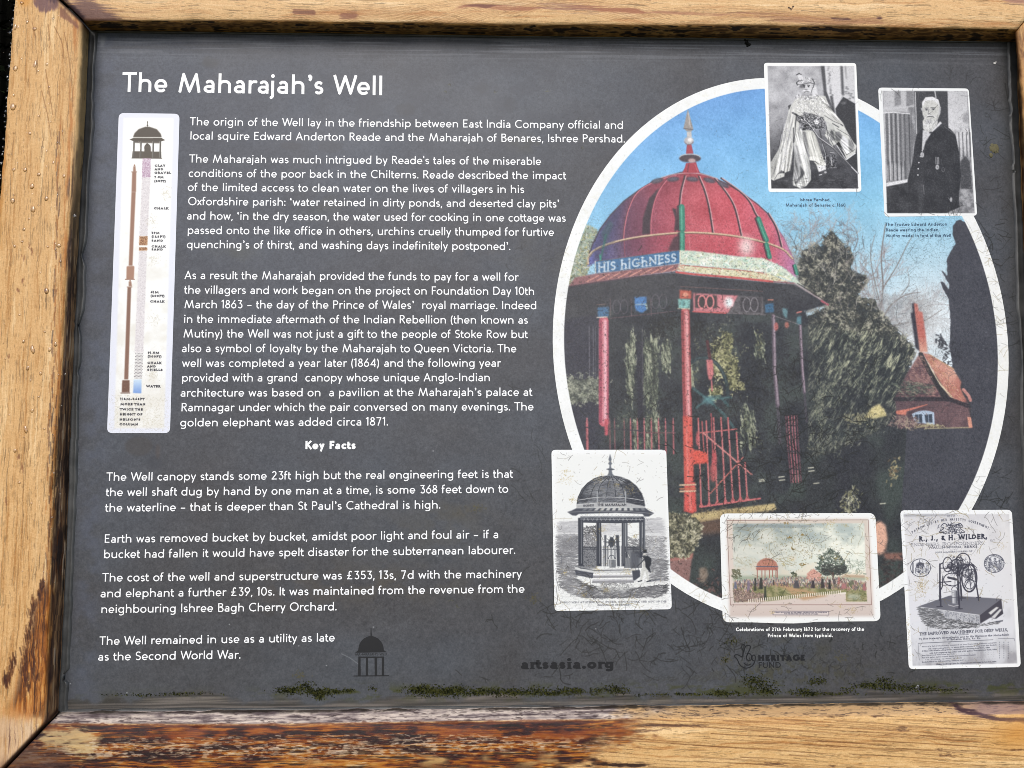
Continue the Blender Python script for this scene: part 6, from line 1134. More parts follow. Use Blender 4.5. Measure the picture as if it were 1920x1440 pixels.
def paint_left():
    cv = Canvas(-90, -110, 182, 1560, 2.4, h=DEPTH); r = np.random.RandomState(8); gx, gy = cv.grid()
    F = wood(cv, False, 100, (220, 176, 120), (186, 136, 80), (240, 206, 156)); n = cv.noise(30, 12, 4, 6); s = cv.noise(60, 3, 3, 7)
    ridge = 146 - (gy - 38) * .048
    # weathered inner arris and the face beyond it
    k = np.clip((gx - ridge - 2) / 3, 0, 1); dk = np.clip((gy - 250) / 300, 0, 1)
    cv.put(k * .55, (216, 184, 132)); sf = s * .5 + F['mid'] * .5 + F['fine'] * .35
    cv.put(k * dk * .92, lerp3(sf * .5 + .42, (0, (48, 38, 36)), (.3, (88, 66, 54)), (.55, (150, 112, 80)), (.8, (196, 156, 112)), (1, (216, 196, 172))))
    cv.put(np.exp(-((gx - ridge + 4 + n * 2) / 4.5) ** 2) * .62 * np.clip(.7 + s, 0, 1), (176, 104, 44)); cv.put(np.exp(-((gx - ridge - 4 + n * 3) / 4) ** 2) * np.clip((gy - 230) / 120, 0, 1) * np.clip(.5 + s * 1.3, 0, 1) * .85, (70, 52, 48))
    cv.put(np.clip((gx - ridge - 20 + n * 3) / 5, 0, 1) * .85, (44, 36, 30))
    # orange outer arris
    cv.put(np.clip((24 - gx - (gy - 0) * .062 + n * 3 + 8 * np.clip((gy - 200) / 150, 0, 1)) / 9, 0, 1) * .8, (206, 142, 70)); cv.put(np.exp(-((gx - 8 + gy * .02) / 4) ** 2) * np.clip(n, 0, 1) * .6, (170, 100, 40))
    # knot at the head
    blot(cv, [(60, -30), (112, -30), (108, 14), (98, 18), (86, 24), (74, 22), (62, 6)], (116, 84, 84), .9, 3, n); blot(cv, [(80, -30), (112, -30), (106, 6), (92, 4)], (80, 56, 62), .8, 3, n); blot(cv, [(20, -60), (60, -60), (58, 14), (36, 10)], (214, 150, 70), .7, 6, n)
    blot(cv, [(112, 10), (140, 40), (150, 56), (128, 40), (112, 30)], (130, 84, 66), .8, 2, s)
    for P in ([(90, 45), (94, 80), (92, 90)], [(120, 60), (128, 100), (134, 150), (137, 200)], [(102, 50), (116, 80), (120, 110)], [(85, 130), (92, 170), (99, 215)], [(78, 170), (90, 220), (96, 260)], [(60, 40), (66, 70)]): cv.line(smooth(P), 1.1, (130, 88, 50), .75)
    # lower half: rust and black stain running up the inner edge
    st = [(90, 1075), (70, 1120), (58, 1180), (44, 1230), (30, 1290), (20, 1330), (80, 1350), (90, 1300), (94, 1200), (98, 1100)]
    sg = F['mid'] * .55 + F['fine'] * .4 + F['lng'] * .3 + n * .35; ms = np.clip(cv.mask(st, 9) * 1.7 + sg * .3 - .3, 0, 1)
    cv.put(ms * .9, lerp3(sg * .5 + .42, (0, (58, 32, 22)), (.3, (112, 62, 28)), (.55, (170, 100, 40)), (.8, (206, 146, 76)), (1, (224, 178, 116))))
    for P, w in (([(66, 1125), (58, 1160), (52, 1200)], 5), ([(48, 1220), (46, 1260), (54, 1290)], 7), ([(26, 1230), (18, 1270)], 5), ([(80, 1090), (74, 1120)], 4), ([(62, 1230), (66, 1270)], 5), ([(12, 1270), (10, 1280)], 5)):
        cv.dabs(r, np.array(smooth(P)).repeat(5, 0) + r.normal(0, 1, (len(smooth(P)) * 5, 2)) * [w * .6, 4], 12, 2, 1.5, [(72, 40, 26), (96, 54, 30), (52, 30, 22)], .6, .12)
    blot(cv, [(-60, 1345), (80, 1345), (60, 1400), (0, 1470), (-80, 1520)], (214, 184, 156), .6, 12, n); blot(cv, [(-10, 1330), (40, 1320), (80, 1340), (40, 1350)], (190, 120, 60), .5, 8, s)
    cv.put(np.clip((F['lng'] - .7) * 2, 0, 1) * np.clip((gy - 1330) / 60, 0, 1) * .7, (92, 60, 50))
    for (ax, ay), (bx, by) in (((152, 39.5), (28, -78)), ((84, 1357), (-70, 1518))):
        dd = np.abs((gx - ax) * (by - ay) - (gy - ay) * (bx - ax)) / math.hypot(bx - ax, by - ay); cv.put(np.exp(-(dd / 3.2) ** 2) * .85, (50, 34, 30)); cv.put(np.exp(-(dd / 12) ** 2) * np.clip(.35 + n * .8, 0, 1) * .5, (104, 70, 52))
    for x, y in ((54, 460), (60, 470), (43, 527), (34, 544), (105, 547), (16, 672), (45, 484), (86, 545), (12, 940), (34, 855), (42, 878)): cv.dabs(r, r.normal(0, 1, (6, 2)) * [1.3, 3] + [x, y], 5, 1.6, 1.57, [(128, 84, 56), (150, 104, 70)], .7, .2)
    cv.dabs(r, r.uniform([95, 700], [118, 1080], (60, 2)), 24, 1.6, 1.6, [(66, 46, 42), (110, 60, 30), (54, 48, 50)], .7, .05); cv.dabs(r, np.stack([r.normal(0, 3, 90) + 118 - np.linspace(200, 1000, 90) * .03, np.linspace(230, 1080, 90)], 1), 22, 2, 1.6, [(150, 90, 40), (96, 60, 44), (60, 50, 52), (190, 120, 60)], .6, .06)
    return cv

def paint_top():
    cv = Canvas(20, -110, 2060, 84, 2.4, h=DEPTH); r = np.random.RandomState(9); gx, gy = cv.grid()
    F = wood(cv, True, 200, (230, 190, 138), (204, 150, 100), (246, 214, 168)); n = cv.noise(10, 40, 4, 6); s = cv.noise(3, 70, 3, 7)
    lip = np.interp(gx, [150, 480, 960, 1440, 1905], [37.5, 38, 45, 47, 54])
    # cathedral figure lines
    for k, (x0, x1, y, h) in enumerate(((540, 860, 44, 20), (600, 800, 44, 12), (660, 760, 44, 7), (830, 1240, 46, 34), (880, 1180, 46, 24), (1300, 1700, 48, 16), (1450, 1680, 50, 9), (980, 1210, 30, 22), (820, 1000, 16, 8), (1200, 1500, 34, 10))):
        for j in range(5): cv.line(bez((x0 - j * 14, y + j), ((x0 + x1) / 2 - 40, y - h * 2 - j * 4), ((x0 + x1) / 2 + 60, y - h * 1.2 - j * 4), (x1 + j * 16, y + j), n=24) + r.normal(0, .3, (24, 2)), 1.0, (150, 100, 62), .38)
    blot(cv, [(845, 18), (870, 8), (900, 10), (1000, 14), (1090, 10), (1190, 16), (1215, 26), (1180, 24), (1100, 18), (1030, 12), (990, 20), (880, 14)], (158, 98, 74), .75, 1.6, s, 1.6)
    blot(cv, [(1000, 14), (1050, 8), (1100, 10), (1120, 24), (1060, 22)], (150, 112, 100), .5, 4, s, 2); blot(cv, [(548, 16), (590, 18), (592, 28), (550, 26)], (130, 86, 70), .8, 2, s, 1.5); blot(cv, [(640, 22), (670, 20), (668, 34), (638, 32)], (140, 92, 76), .7, 3, s, 1.5)
    blot(cv, [(860, 8), (900, 6), (930, 12), (910, 16)], (120, 78, 66), .8, 2, s); blot(cv, [(1380, 24), (1450, 26), (1600, 34), (1640, 32), (1660, 44), (1560, 46), (1420, 36)], (150, 100, 80), .45, 3, s, 2.2)
    blot(cv, [(1555, 32), (1590, 32), (1600, 38), (1560, 37)], (90, 62, 62), .8, 1.5, s); blot(cv, [(1640, 30), (1655, 30), (1650, 38)], (90, 62, 62), .8, 1.5, s); blot(cv, [(1200, 22), (1290, 22), (1440, 28), (1440, 32), (1280, 28)], (170, 116, 90), .6, 2, s, 2)
    blot(cv, [(1870, -20), (1960, -20), (1960, 12), (1890, 4)], (150, 104, 100), .6, 5, n)
    # dark end by the mitre
    blot(cv, [(90, -60), (150, -60), (170, 0), (230, 36), (240, 44), (150, 44)], (92, 66, 70), .75, 8, n, 1.6); blot(cv, [(110, -10), (125, -6), (160, 34), (150, 40)], (54, 38, 42), .9, 3, n); cv.put(np.exp(-((gx - 210) / 60) ** 2) * np.clip(s, 0, 1) * .5, (120, 84, 70))
    for x, y in ((1479, 14), (1482, 16), (1487, 12)): cv.ell(x, y, 1.8, 1.4, (40, 26, 20), .9, .4)
    cv.line([(1487, 12), (1483, 19)], 1.2, (60, 40, 30), .8)
    dd = np.abs((gx - 154.5) * (-80 - 38) - (gy - 38) * (32 - 154.5)) / 170; cv.put(np.exp(-(dd / 3) ** 2) * .85, (50, 36, 34))
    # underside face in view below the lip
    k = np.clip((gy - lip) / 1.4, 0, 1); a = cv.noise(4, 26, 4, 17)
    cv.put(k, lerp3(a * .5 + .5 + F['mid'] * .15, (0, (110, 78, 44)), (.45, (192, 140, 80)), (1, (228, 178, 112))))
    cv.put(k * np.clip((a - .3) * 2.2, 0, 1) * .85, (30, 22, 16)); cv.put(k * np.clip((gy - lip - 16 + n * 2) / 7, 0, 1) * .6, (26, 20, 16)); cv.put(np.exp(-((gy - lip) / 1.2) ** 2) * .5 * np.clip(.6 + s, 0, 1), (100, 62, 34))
    return cv

def paint_bottom():
    cv = Canvas(-100, 1296, 2060, 1580, 2.4, h=DEPTH); r = np.random.RandomState(10); gx, gy = cv.grid()
    F = wood(cv, True, 300, (222, 180, 122), (188, 134, 80), (240, 204, 150), skew=-.035); n = cv.noise(16, 50, 4, 6); s = cv.noise(3, 46, 3, 7); q = cv.noise(5, 14, 4, 8); q2 = cv.noise(3, 9, 3, 18)
    rid = np.interp(gx, [100, 480, 960, 1440, 1920], [1358, 1359, 1352, 1345, 1340])
    # grain lines falling to the right
    for _ in range(210):
        x = r.uniform(1150, 1960); y = r.uniform(1345, 1560); L = r.uniform(60, 320); P = [(x - L / 2, y - L * .03), (x, y + r.normal(0, 1)), (x + L / 2, y + L * .035)]
        cv.line(smooth(P), r.uniform(.6, 1.3), (96, 60, 34), r.uniform(.3, .8), .3)
    for x, y, w, h in ((1560, 1342, 20, 2.6), (1645, 1343, 12, 2), (1690, 1367, 20, 6), (1450, 1432, 22, 3), (1560, 1436, 10, 2), (1780, 1416, 16, 5), (1760, 1405, 9, 4), (1905, 1406, 20, 2), (1250, 1360, 60, 2.4), (1150, 1370, 70, 3)): cv.dabs(r, r.normal(0, 1, (int(w * 1.6), 2)) * [w * .55, h * .5] + [x, y], w * .35, 1.1, .05, [(84, 58, 46), (120, 86, 60), (70, 48, 40)], .55, .1)
    # stained left half
    xe = 1240 + n * 60 - (gy - 1350) * 1.2; m = np.clip((xe - gx) / 90, 0, 1) * np.clip((gy - rid) / 3, 0, 1)
    q3 = cv.noise(1.3, 26, 2, 28); q4 = cv.noise(5, 90, 4, 29); stn = lerp3(F['mid'] * .18 + F['fine'] * .14 + s * .16 + q3 * .14 + q4 * .26 + n * .26 + .35, (0, (38, 22, 20)), (.2, (72, 34, 22)), (.38, (122, 62, 26)), (.55, (166, 98, 38)), (.74, (182, 118, 46)), (.92, (196, 146, 82)), (1, (208, 176, 132)))
    cv.put(m * .95, stn)
    band = np.exp(-((gy - 1400 + (gx - 700) * .02) / 22) ** 2); cv.put(m * np.clip((q2 * .7 + q3 * .5 + q * .5 - .5 + band * .5) * 1.8, 0, 1) * band * .7, (216, 196, 170)); cv.put(m * np.clip((s * .7 + q4 * .5 - .5) * 2.5, 0, 1) * .8, (38, 24, 22))
    cv.put(m * np.exp(-((gy - 1378) / 14) ** 2) * np.clip(.35 + n, 0, 1) * .75, (134, 66, 26)); cv.put(m * np.exp(-((gy - 1425) / 14) ** 2) * np.clip(-n + .1, 0, 1) * np.clip((gx - 500) / 100, 0, 1) * .8, (222, 178, 112))
    for x, y, w, h in ((790, 1380, 36, 3), (700, 1372, 60, 2), (930, 1362, 60, 4), (970, 1376, 30, 4), (500, 1382, 40, 5), (420, 1402, 50, 4), (620, 1396, 40, 4), (780, 1405, 30, 4), (1060, 1368, 60, 3), (1100, 1362, 50, 2), (300, 1420, 60, 3), (1160, 1434, 70, 3), (1080, 1425, 50, 2)): blot(cv, arc(x, y, w, h, 0, 360, 14), (34, 20, 20), .85, 1.4, q, 1.6)
    blot(cv, [(100, 1362), (150, 1366), (190, 1390), (160, 1420), (80, 1400), (70, 1380)], (206, 180, 130), .8, 6, q, 2); blot(cv, [(40, 1400), (120, 1400), (140, 1440), (60, 1450), (0, 1440)], (84, 60, 54), .7, 7, q, 2)
    cv.dabs(r, inpoly(r, [(150, 1385), (700, 1375), (1000, 1380), (1040, 1400), (600, 1425), (180, 1420)], 420), 9, 1.2, 0, [(226, 206, 184), (214, 190, 156), (236, 224, 206)], .6, .15)
    dd = np.abs((gx - 87) * (1520 - 1358.5) - (gy - 1358.5) * (-69 - 87)) / math.hypot(156, 161.5); cv.put(np.exp(-(dd / 3.2) ** 2) * .9, (40, 28, 26)); cv.put(np.exp(-(dd / 16) ** 2) * np.clip(.4 + n, 0, 1) * .6, (80, 56, 44))
    # bleached inner slope
    k = np.clip((rid - gy) / 2.5, 0, 1); wx = np.clip((1300 + n * 80 - gx) / 200, 0, 1)
    cv.put(k * wx * .9, lerp3(s * .45 + q * .2 + .55, (0, (96, 86, 92)), (.4, (168, 156, 156)), (.7, (214, 200, 192)), (1, (240, 226, 214)))); cv.put(k * (1 - wx) * .6, (226, 186, 140)); cv.put(k * np.clip((F['pore'] - .6) * 2, 0, 1) * .7, (66, 54, 54)); cv.put(k * np.clip((gx - 1780) / 60, 0, 1) * .7, (170, 140, 140))
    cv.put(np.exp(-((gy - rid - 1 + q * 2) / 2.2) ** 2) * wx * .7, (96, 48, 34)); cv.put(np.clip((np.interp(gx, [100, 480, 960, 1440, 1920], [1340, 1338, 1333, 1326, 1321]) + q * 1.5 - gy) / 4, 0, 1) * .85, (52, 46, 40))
    blot(cv, [(1780, 1318), (1870, 1345), (1960, 1348), (1960, 1358), (1860, 1350), (1800, 1335)], (70, 50, 60), .85, 2, q, 1.4)
    cv.put(np.clip((gx - 1820 - (1400 - gy) * .5) / 70, 0, 1) * np.exp(-((gy - 1375) / 34) ** 2) * .6, (206, 140, 60)); pass
    return cv

def paint_right():
    cv = Canvas(1880, -60, 2100, 1560, 1.6, h=DEPTH); gx, gy = cv.grid()
    wood(cv, False, 400, (206, 160, 104), (176, 122, 70), (226, 188, 136)); n = cv.noise(20, 8, 4, 3)
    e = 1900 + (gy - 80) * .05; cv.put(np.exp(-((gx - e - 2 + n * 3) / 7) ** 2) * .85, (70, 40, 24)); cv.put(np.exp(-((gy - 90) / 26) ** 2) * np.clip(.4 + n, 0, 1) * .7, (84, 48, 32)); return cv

# ======================= building the board =======================
def link(o, parent=None):
    scene.collection.objects.link(o)
    if parent is not None: o.parent = parent
    return o

def mesh_obj(name, V, F, mat, parent=None, uv=None, smooth_=False, label=None):
    me = bpy.data.meshes.new(name); V = np.asarray(V, float) - (BASE if parent is not None else 0)
    me.from_pydata([tuple(v) for v in V], [], [tuple(int(i) for i in f) for f in F])
    if uv is not None:
        lay = me.uv_layers.new(name='UVMap'); idx = np.zeros(len(me.loops), np.int32); me.loops.foreach_get('vertex_index', idx)
        lay.data.foreach_set('uv', np.asarray(uv, np.float32)[idx].ravel())
    me.materials.append(mat)
    if smooth_: me.polygons.foreach_set('use_smooth', [True] * len(me.polygons))
    me.update(); o = bpy.data.objects.new(name, me)
    if label: o['label'] = label
    return link(o, parent)

def image_of(name, cv):
    a = np.ones((cv.h, cv.w, 4), np.float32); a[..., :3] = np.clip(cv.img, 0, 1)[::-1]
    im = bpy.data.images.new(name, cv.w, cv.h); im.pixels.foreach_set(a.ravel()); im.update(); im.pack(); return im

def uv_of(cv, V):
    V = np.asarray(V); return np.stack([(V[:, 0] - cv.X0) / (cv.X1 - cv.X0), (V[:, 1] - cv.Y0) / (cv.Y1 - cv.Y0)], 1)

def N(nt, typ, **kw):
    n = nt.nodes.new(typ)
    for k, v in kw.items():
        if isinstance(k, str) and hasattr(n, k): setattr(n, k, v)
    return n

def base_mat(name, col=(.5, .5, .5), rough=.6, spec=.5):
    m = bpy.data.materials.new(name); m.use_nodes = True; b = m.node_tree.nodes['Principled BSDF']
    b.inputs['Base Color'].default_value = (*col, 1); b.inputs['Roughness'].default_value = rough; b.inputs['Specular IOR Level'].default_value = spec
    return m, m.node_tree, b

def print_mat(name, cv, gain=.84, veil=.012, rough=.46, bump=.10, spec=.42, bscale=900):
    """ink colour from the artwork; the pale veil of the sky's reflection is left to the gloss"""
    m, nt, b = base_mat(name, rough=rough, spec=spec)
    t = N(nt, 'ShaderNodeTexImage'); t.image = image_of(name, cv); t.interpolation = 'Cubic'
    v = N(nt, 'ShaderNodeVectorMath', operation='MULTIPLY_ADD'); nt.links.new(t.outputs[0], v.inputs[0])
    v.inputs[1].default_value = (gain,) * 3; v.inputs[2].default_value = (-veil * gain,) * 3
    mx = N(nt, 'ShaderNodeVectorMath', operation='MAXIMUM'); nt.links.new(v.outputs[0], mx.inputs[0]); mx.inputs[1].default_value = (.0015,) * 3
    nt.links.new(mx.outputs[0], b.inputs['Base Color'])
    tc = N(nt, 'ShaderNodeTexCoord'); nz = N(nt, 'ShaderNodeTexNoise'); nz.inputs['Scale'].default_value = bscale; nz.inputs['Detail'].default_value = 3
    nt.links.new(tc.outputs['Object'], nz.inputs['Vector']); bp = N(nt, 'ShaderNodeBump'); bp.inputs['Strength'].default_value = bump; bp.inputs['Distance'].default_value = .0004
    nt.links.new(nz.outputs[0], bp.inputs['Height']); nt.links.new(bp.outputs[0], b.inputs['Normal'])
    n2 = N(nt, 'ShaderNodeTexNoise'); n2.inputs['Scale'].default_value = 14; n2.inputs['Detail'].default_value = 5; nt.links.new(tc.outputs['Object'], n2.inputs['Vector'])
    mr = N(nt, 'ShaderNodeMapRange'); mr.inputs['From Min'].default_value = .35; mr.inputs['From Max'].default_value = .65; mr.inputs['To Min'].default_value = rough - .015; mr.inputs['To Max'].default_value = rough + .02
    nt.links.new(n2.outputs[0], mr.inputs[0]); nt.links.new(mr.outputs[0], b.inputs['Roughness'])
    return m

def wood_mat(name, cv, gain=.80, veil=.012):
    m, nt, b = base_mat(name, rough=.62, spec=.35)
    t = N(nt, 'ShaderNodeTexImage'); t.image = image_of(name, cv); t.interpolation = 'Cubic'
    v = N(nt, 'ShaderNodeVectorMath', operation='MULTIPLY_ADD'); nt.links.new(t.outputs[0], v.inputs[0]); v.inputs[1].default_value = (gain,) * 3; v.inputs[2].default_value = (-veil * gain,) * 3
    mx = N(nt, 'ShaderNodeVectorMath', operation='MAXIMUM'); nt.links.new(v.outputs[0], mx.inputs[0]); mx.inputs[1].default_value = (.003,) * 3; nt.links.new(mx.outputs[0], b.inputs['Base Color'])
    bw = N(nt, 'ShaderNodeRGBToBW'); nt.links.new(t.outputs[0], bw.inputs[0]); tc = N(nt, 'ShaderNodeTexCoord'); nz = N(nt, 'ShaderNodeTexNoise'); nz.inputs['Scale'].default_value = 350; nz.inputs['Detail'].default_value = 4
    nt.links.new(tc.outputs['Object'], nz.inputs['Vector']); ad = N(nt, 'ShaderNodeMath', operation='MULTIPLY_ADD'); nt.links.new(bw.outputs[0], ad.inputs[0]); ad.inputs[1].default_value = 1.4; nt.links.new(nz.outputs[0], ad.inputs[2])
    bp = N(nt, 'ShaderNodeBump'); bp.inputs['Strength'].default_value = .55; bp.inputs['Distance'].default_value = .0006; nt.links.new(ad.outputs[0], bp.inputs['Height']); nt.links.new(bp.outputs[0], b.inputs['Normal'])
    return m

board = bpy.data.objects.new('information_board', None); link(board); board.matrix_world = ROOT
board['label'] = 'weathered grey information board with white lettering and old pictures in an oak frame'
board['category'] = 'information board'

# ---- panel ----
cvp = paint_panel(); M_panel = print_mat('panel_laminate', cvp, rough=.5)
xa, xb, ya, yb = -.410, .500, -.305, .350
V = [(xa, ya, 0), (xb, ya, 0), (xb, yb, 0), (xa, yb, 0), (xa, ya, -.006), (xb, ya, -.006), (xb, yb, -.006), (xa, yb, -.006)]
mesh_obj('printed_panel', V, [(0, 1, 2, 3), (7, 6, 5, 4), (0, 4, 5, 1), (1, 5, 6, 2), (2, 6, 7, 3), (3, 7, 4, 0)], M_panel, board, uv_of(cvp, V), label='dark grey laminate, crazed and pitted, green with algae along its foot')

def sheet(name, P, z, cv, mat, parent, label, thick=.00012):
    """thin print with its own edge; P = outline in board metres"""
    P = np.asarray(P); n = len(P); V = np.vstack([np.c_[P, np.full(n, z)], np.c_[P, np.full(n, z - thick)]])
    return mesh_obj(name, V, [tuple(range(n))] + [(i, (i + n), (i + 1) % n + n, (i + 1) % n) for i in range(n)], mat, parent, uv_of(cv, V), label=label)

def ccw(P):
    P = np.asarray(P); a = np.sum(P[:, 0] * np.roll(P[:, 1], -1) - np.roll(P[:, 0], -1) * P[:, 1]); return P if a > 0 else P[::-1]

# ---- the big oval photograph and its white rim ----
cvo = paint_oval(); M_oval = print_mat('oval_artwork', cvo)
t = np.linspace(0, 2 * np.pi, 160, endpoint=False); EI = np.c_[.24575 + .1985 * np.cos(t), .0377 + .2393 * np.sin(t)]; EO = np.c_[.24575 + .2088 * np.cos(t), .0377 + .2499 * np.sin(t)]
oval = sheet('oval_photograph', EI, .00014, cvo, M_oval, board, 'large oval colour photograph of a red domed well shelter')
V = np.vstack([np.c_[EI, np.full(160, .00016)], np.c_[EO, np.full(160, .00016)], np.c_[EO, np.full(160, .00003)], np.c_[EI, np.full(160, .00003)]])
F = [(i + 160 * k, i + 160 * ((k + 1) % 4), (i + 1) % 160 + 160 * ((k + 1) % 4), (i + 1) % 160 + 160 * k) for i in range(160) for k in range(4)]
mesh_obj('white_border', V, [f[::-1] for f in F] if False else F, M_oval, oval, uv_of(cvo, V))

LBL = {'diagram': ('depth_diagram', 'tall white strip diagram of the well depth beside a monument column'), 'seated': ('portrait_photograph', 'black and white portrait of a seated man in robes and turban'),
       'standing': ('portrait_photograph', 'black and white portrait of a standing bearded man in dark coat with medals'), 'engraving': ('engraving_print', 'line engraving of the domed well shelter with a man walking past'),
       'celebration': ('painting_print', 'faded coloured picture of a crowd round the red domed shelter'), 'notice': ('advertisement_print', 'old printed notice with winding machinery on a brick platform')}
for k, (nm, lb) in LBL.items():
    c = globals()['paint_' + k](); P = rrect(CARDS[k]); X, Y = plane(P[:, 0], P[:, 1])
    if k == 'celebration':                                     # the lower edge of this print sags a little
        X = X.copy(); Y = Y.copy(); ex = np.linspace(.05, .95, 14); x0, x1 = X.min(), X.max()
        i = len(P) // 4 * 3; Xn = x1 - (x1 - x0) * ex; yb_ = np.interp(Xn, [x0, x1], [Y[i], Y[i - 1]]); X = np.insert(X, i, Xn); Y = np.insert(Y, i, yb_ - .0012 * np.exp(-((ex - .62) / .14) ** 2))
    sheet(nm, ccw(np.c_[X, Y]), .00030, c, print_mat(nm + '_' + k, c), board, lb)

# ---- lettering: real flat letters ----
def ink(name, col, rough=.45, wearc=(.20, .19, .17), amt=.25):
    m, nt, b = base_mat(name, col, rough, .36); tc = N(nt, 'ShaderNodeTexCoord'); nz = N(nt, 'ShaderNodeTexNoise'); nz.inputs['Scale'].default_value = 420; nz.inputs['Detail'].default_value = 4; nz.inputs['Roughness'].default_value = .7
    nt.links.new(tc.outputs['Object'], nz.inputs['Vector']); cr = N(nt, 'ShaderNodeValToRGB'); cr.color_ramp.elements[0].position = .64; cr.color_ramp.elements[1].position = .76
    cr.color_ramp.elements[0].color = (0, 0, 0, 1); cr.color_ramp.elements[1].color = (amt, amt, amt, 1); nt.links.new(nz.outputs[0], cr.inputs[0])
    n2 = N(nt, 'ShaderNodeTexNoise'); n2.inputs['Scale'].default_value = 9; n2.inputs['Detail'].default_value = 3; nt.links.new(tc.outputs['Object'], n2.inputs['Vector'])
    mx = N(nt, 'ShaderNodeMix', data_type='RGBA'); nt.links.new(cr.outputs[0], mx.inputs[0]); mx.inputs[6].default_value = (*col, 1); mx.inputs[7].default_value = (*wearc, 1)
    m2 = N(nt, 'ShaderNodeMix', data_type='RGBA'); mr = N(nt, 'ShaderNodeMapRange'); mr.inputs['From Min'].default_value = .5; mr.inputs['From Max'].default_value = .75; mr.inputs['To Max'].default_value = .22; nt.links.new(n2.outputs[0], mr.inputs[0]); nt.links.new(mr.outputs[0], m2.inputs[0])
    nt.links.new(mx.outputs[2], m2.inputs[6]); m2.inputs[7].default_value = (col[0] * .78, col[1] * .72, col[2] * .55, 1); nt.links.new(m2.outputs[2], b.inputs['Base Color']); return m
M_white = ink('white_ink', (.80, .82, .84)); M_dark = ink('dark_ink', (.006, .007, .010), wearc=(.03, .03, .035), amt=.3); M_blue = ink('caption_ink', (.035, .075, .13), wearc=(.2, .35, .5), amt=.3); M_capw = ink('caption_white_ink', (.78, .80, .80), wearc=(.05, .05, .045), amt=.95)
_gc = {}
def lettering(name, lines, mat, z=.00016, W=.155, label=None, parent=None, serif=False):
    VV = []; n = 0
    for (s, x0, y0, x1, y1, cap) in lines:
        (Xa, Xb), (Ya, Yb) = plane([x0, x1], [y0, y1]); _, (Yt, Yu) = plane([(x0 + x1) / 2] * 2, [(y0 + y1) / 2, (y0 + y1) / 2 - cap]); cm = (Yu - Yt) / 100
        h = W * 50; g, tot = layout(s, h); sx = (Xb - Xa) / tot
        for c, gx in g:
            if c == ' ': continue
            if (c, W, serif) not in _gc:
                R = glyph_rects(c, W, 2.4 if cap > 20 else 3.0, serif)
                _gc[(c, W, serif)] = R
            R = _gc[(c, W, serif)]
            a = Xa + (gx + R[:, 0]) * sx; b_ = Xa + (gx + R[:, 1]) * sx; dy = Ya + (Yb - Ya) * (gx + R[:, :1].ravel()) / tot
            VV.append(np.stack([np.c_[a, dy + R[:, 2] * cm], np.c_[b_, dy + R[:, 2] * cm], np.c_[b_, dy + R[:, 3] * cm], np.c_[a, dy + R[:, 3] * cm]], 1).reshape(-1, 2))
    P = np.vstack(VV); V = np.c_[P, np.full(len(P), z)] - BASE; nq = len(P) // 4
    me = bpy.data.meshes.new(name); me.vertices.add(len(V)); me.vertices.foreach_set('co', V.astype(np.float32).ravel()); me.loops.add(nq * 4); me.loops.foreach_set('vertex_index', np.arange(nq * 4, dtype=np.int32))
    me.polygons.add(nq); me.polygons.foreach_set('loop_start', np.arange(0, nq * 4, 4, dtype=np.int32)); me.polygons.foreach_set('loop_total', np.full(nq, 4, np.int32)); me.materials.append(mat); me.update(calc_edges=True)
    o = bpy.data.objects.new(name, me)
    if label: o['label'] = label
    return link(o, parent or board)

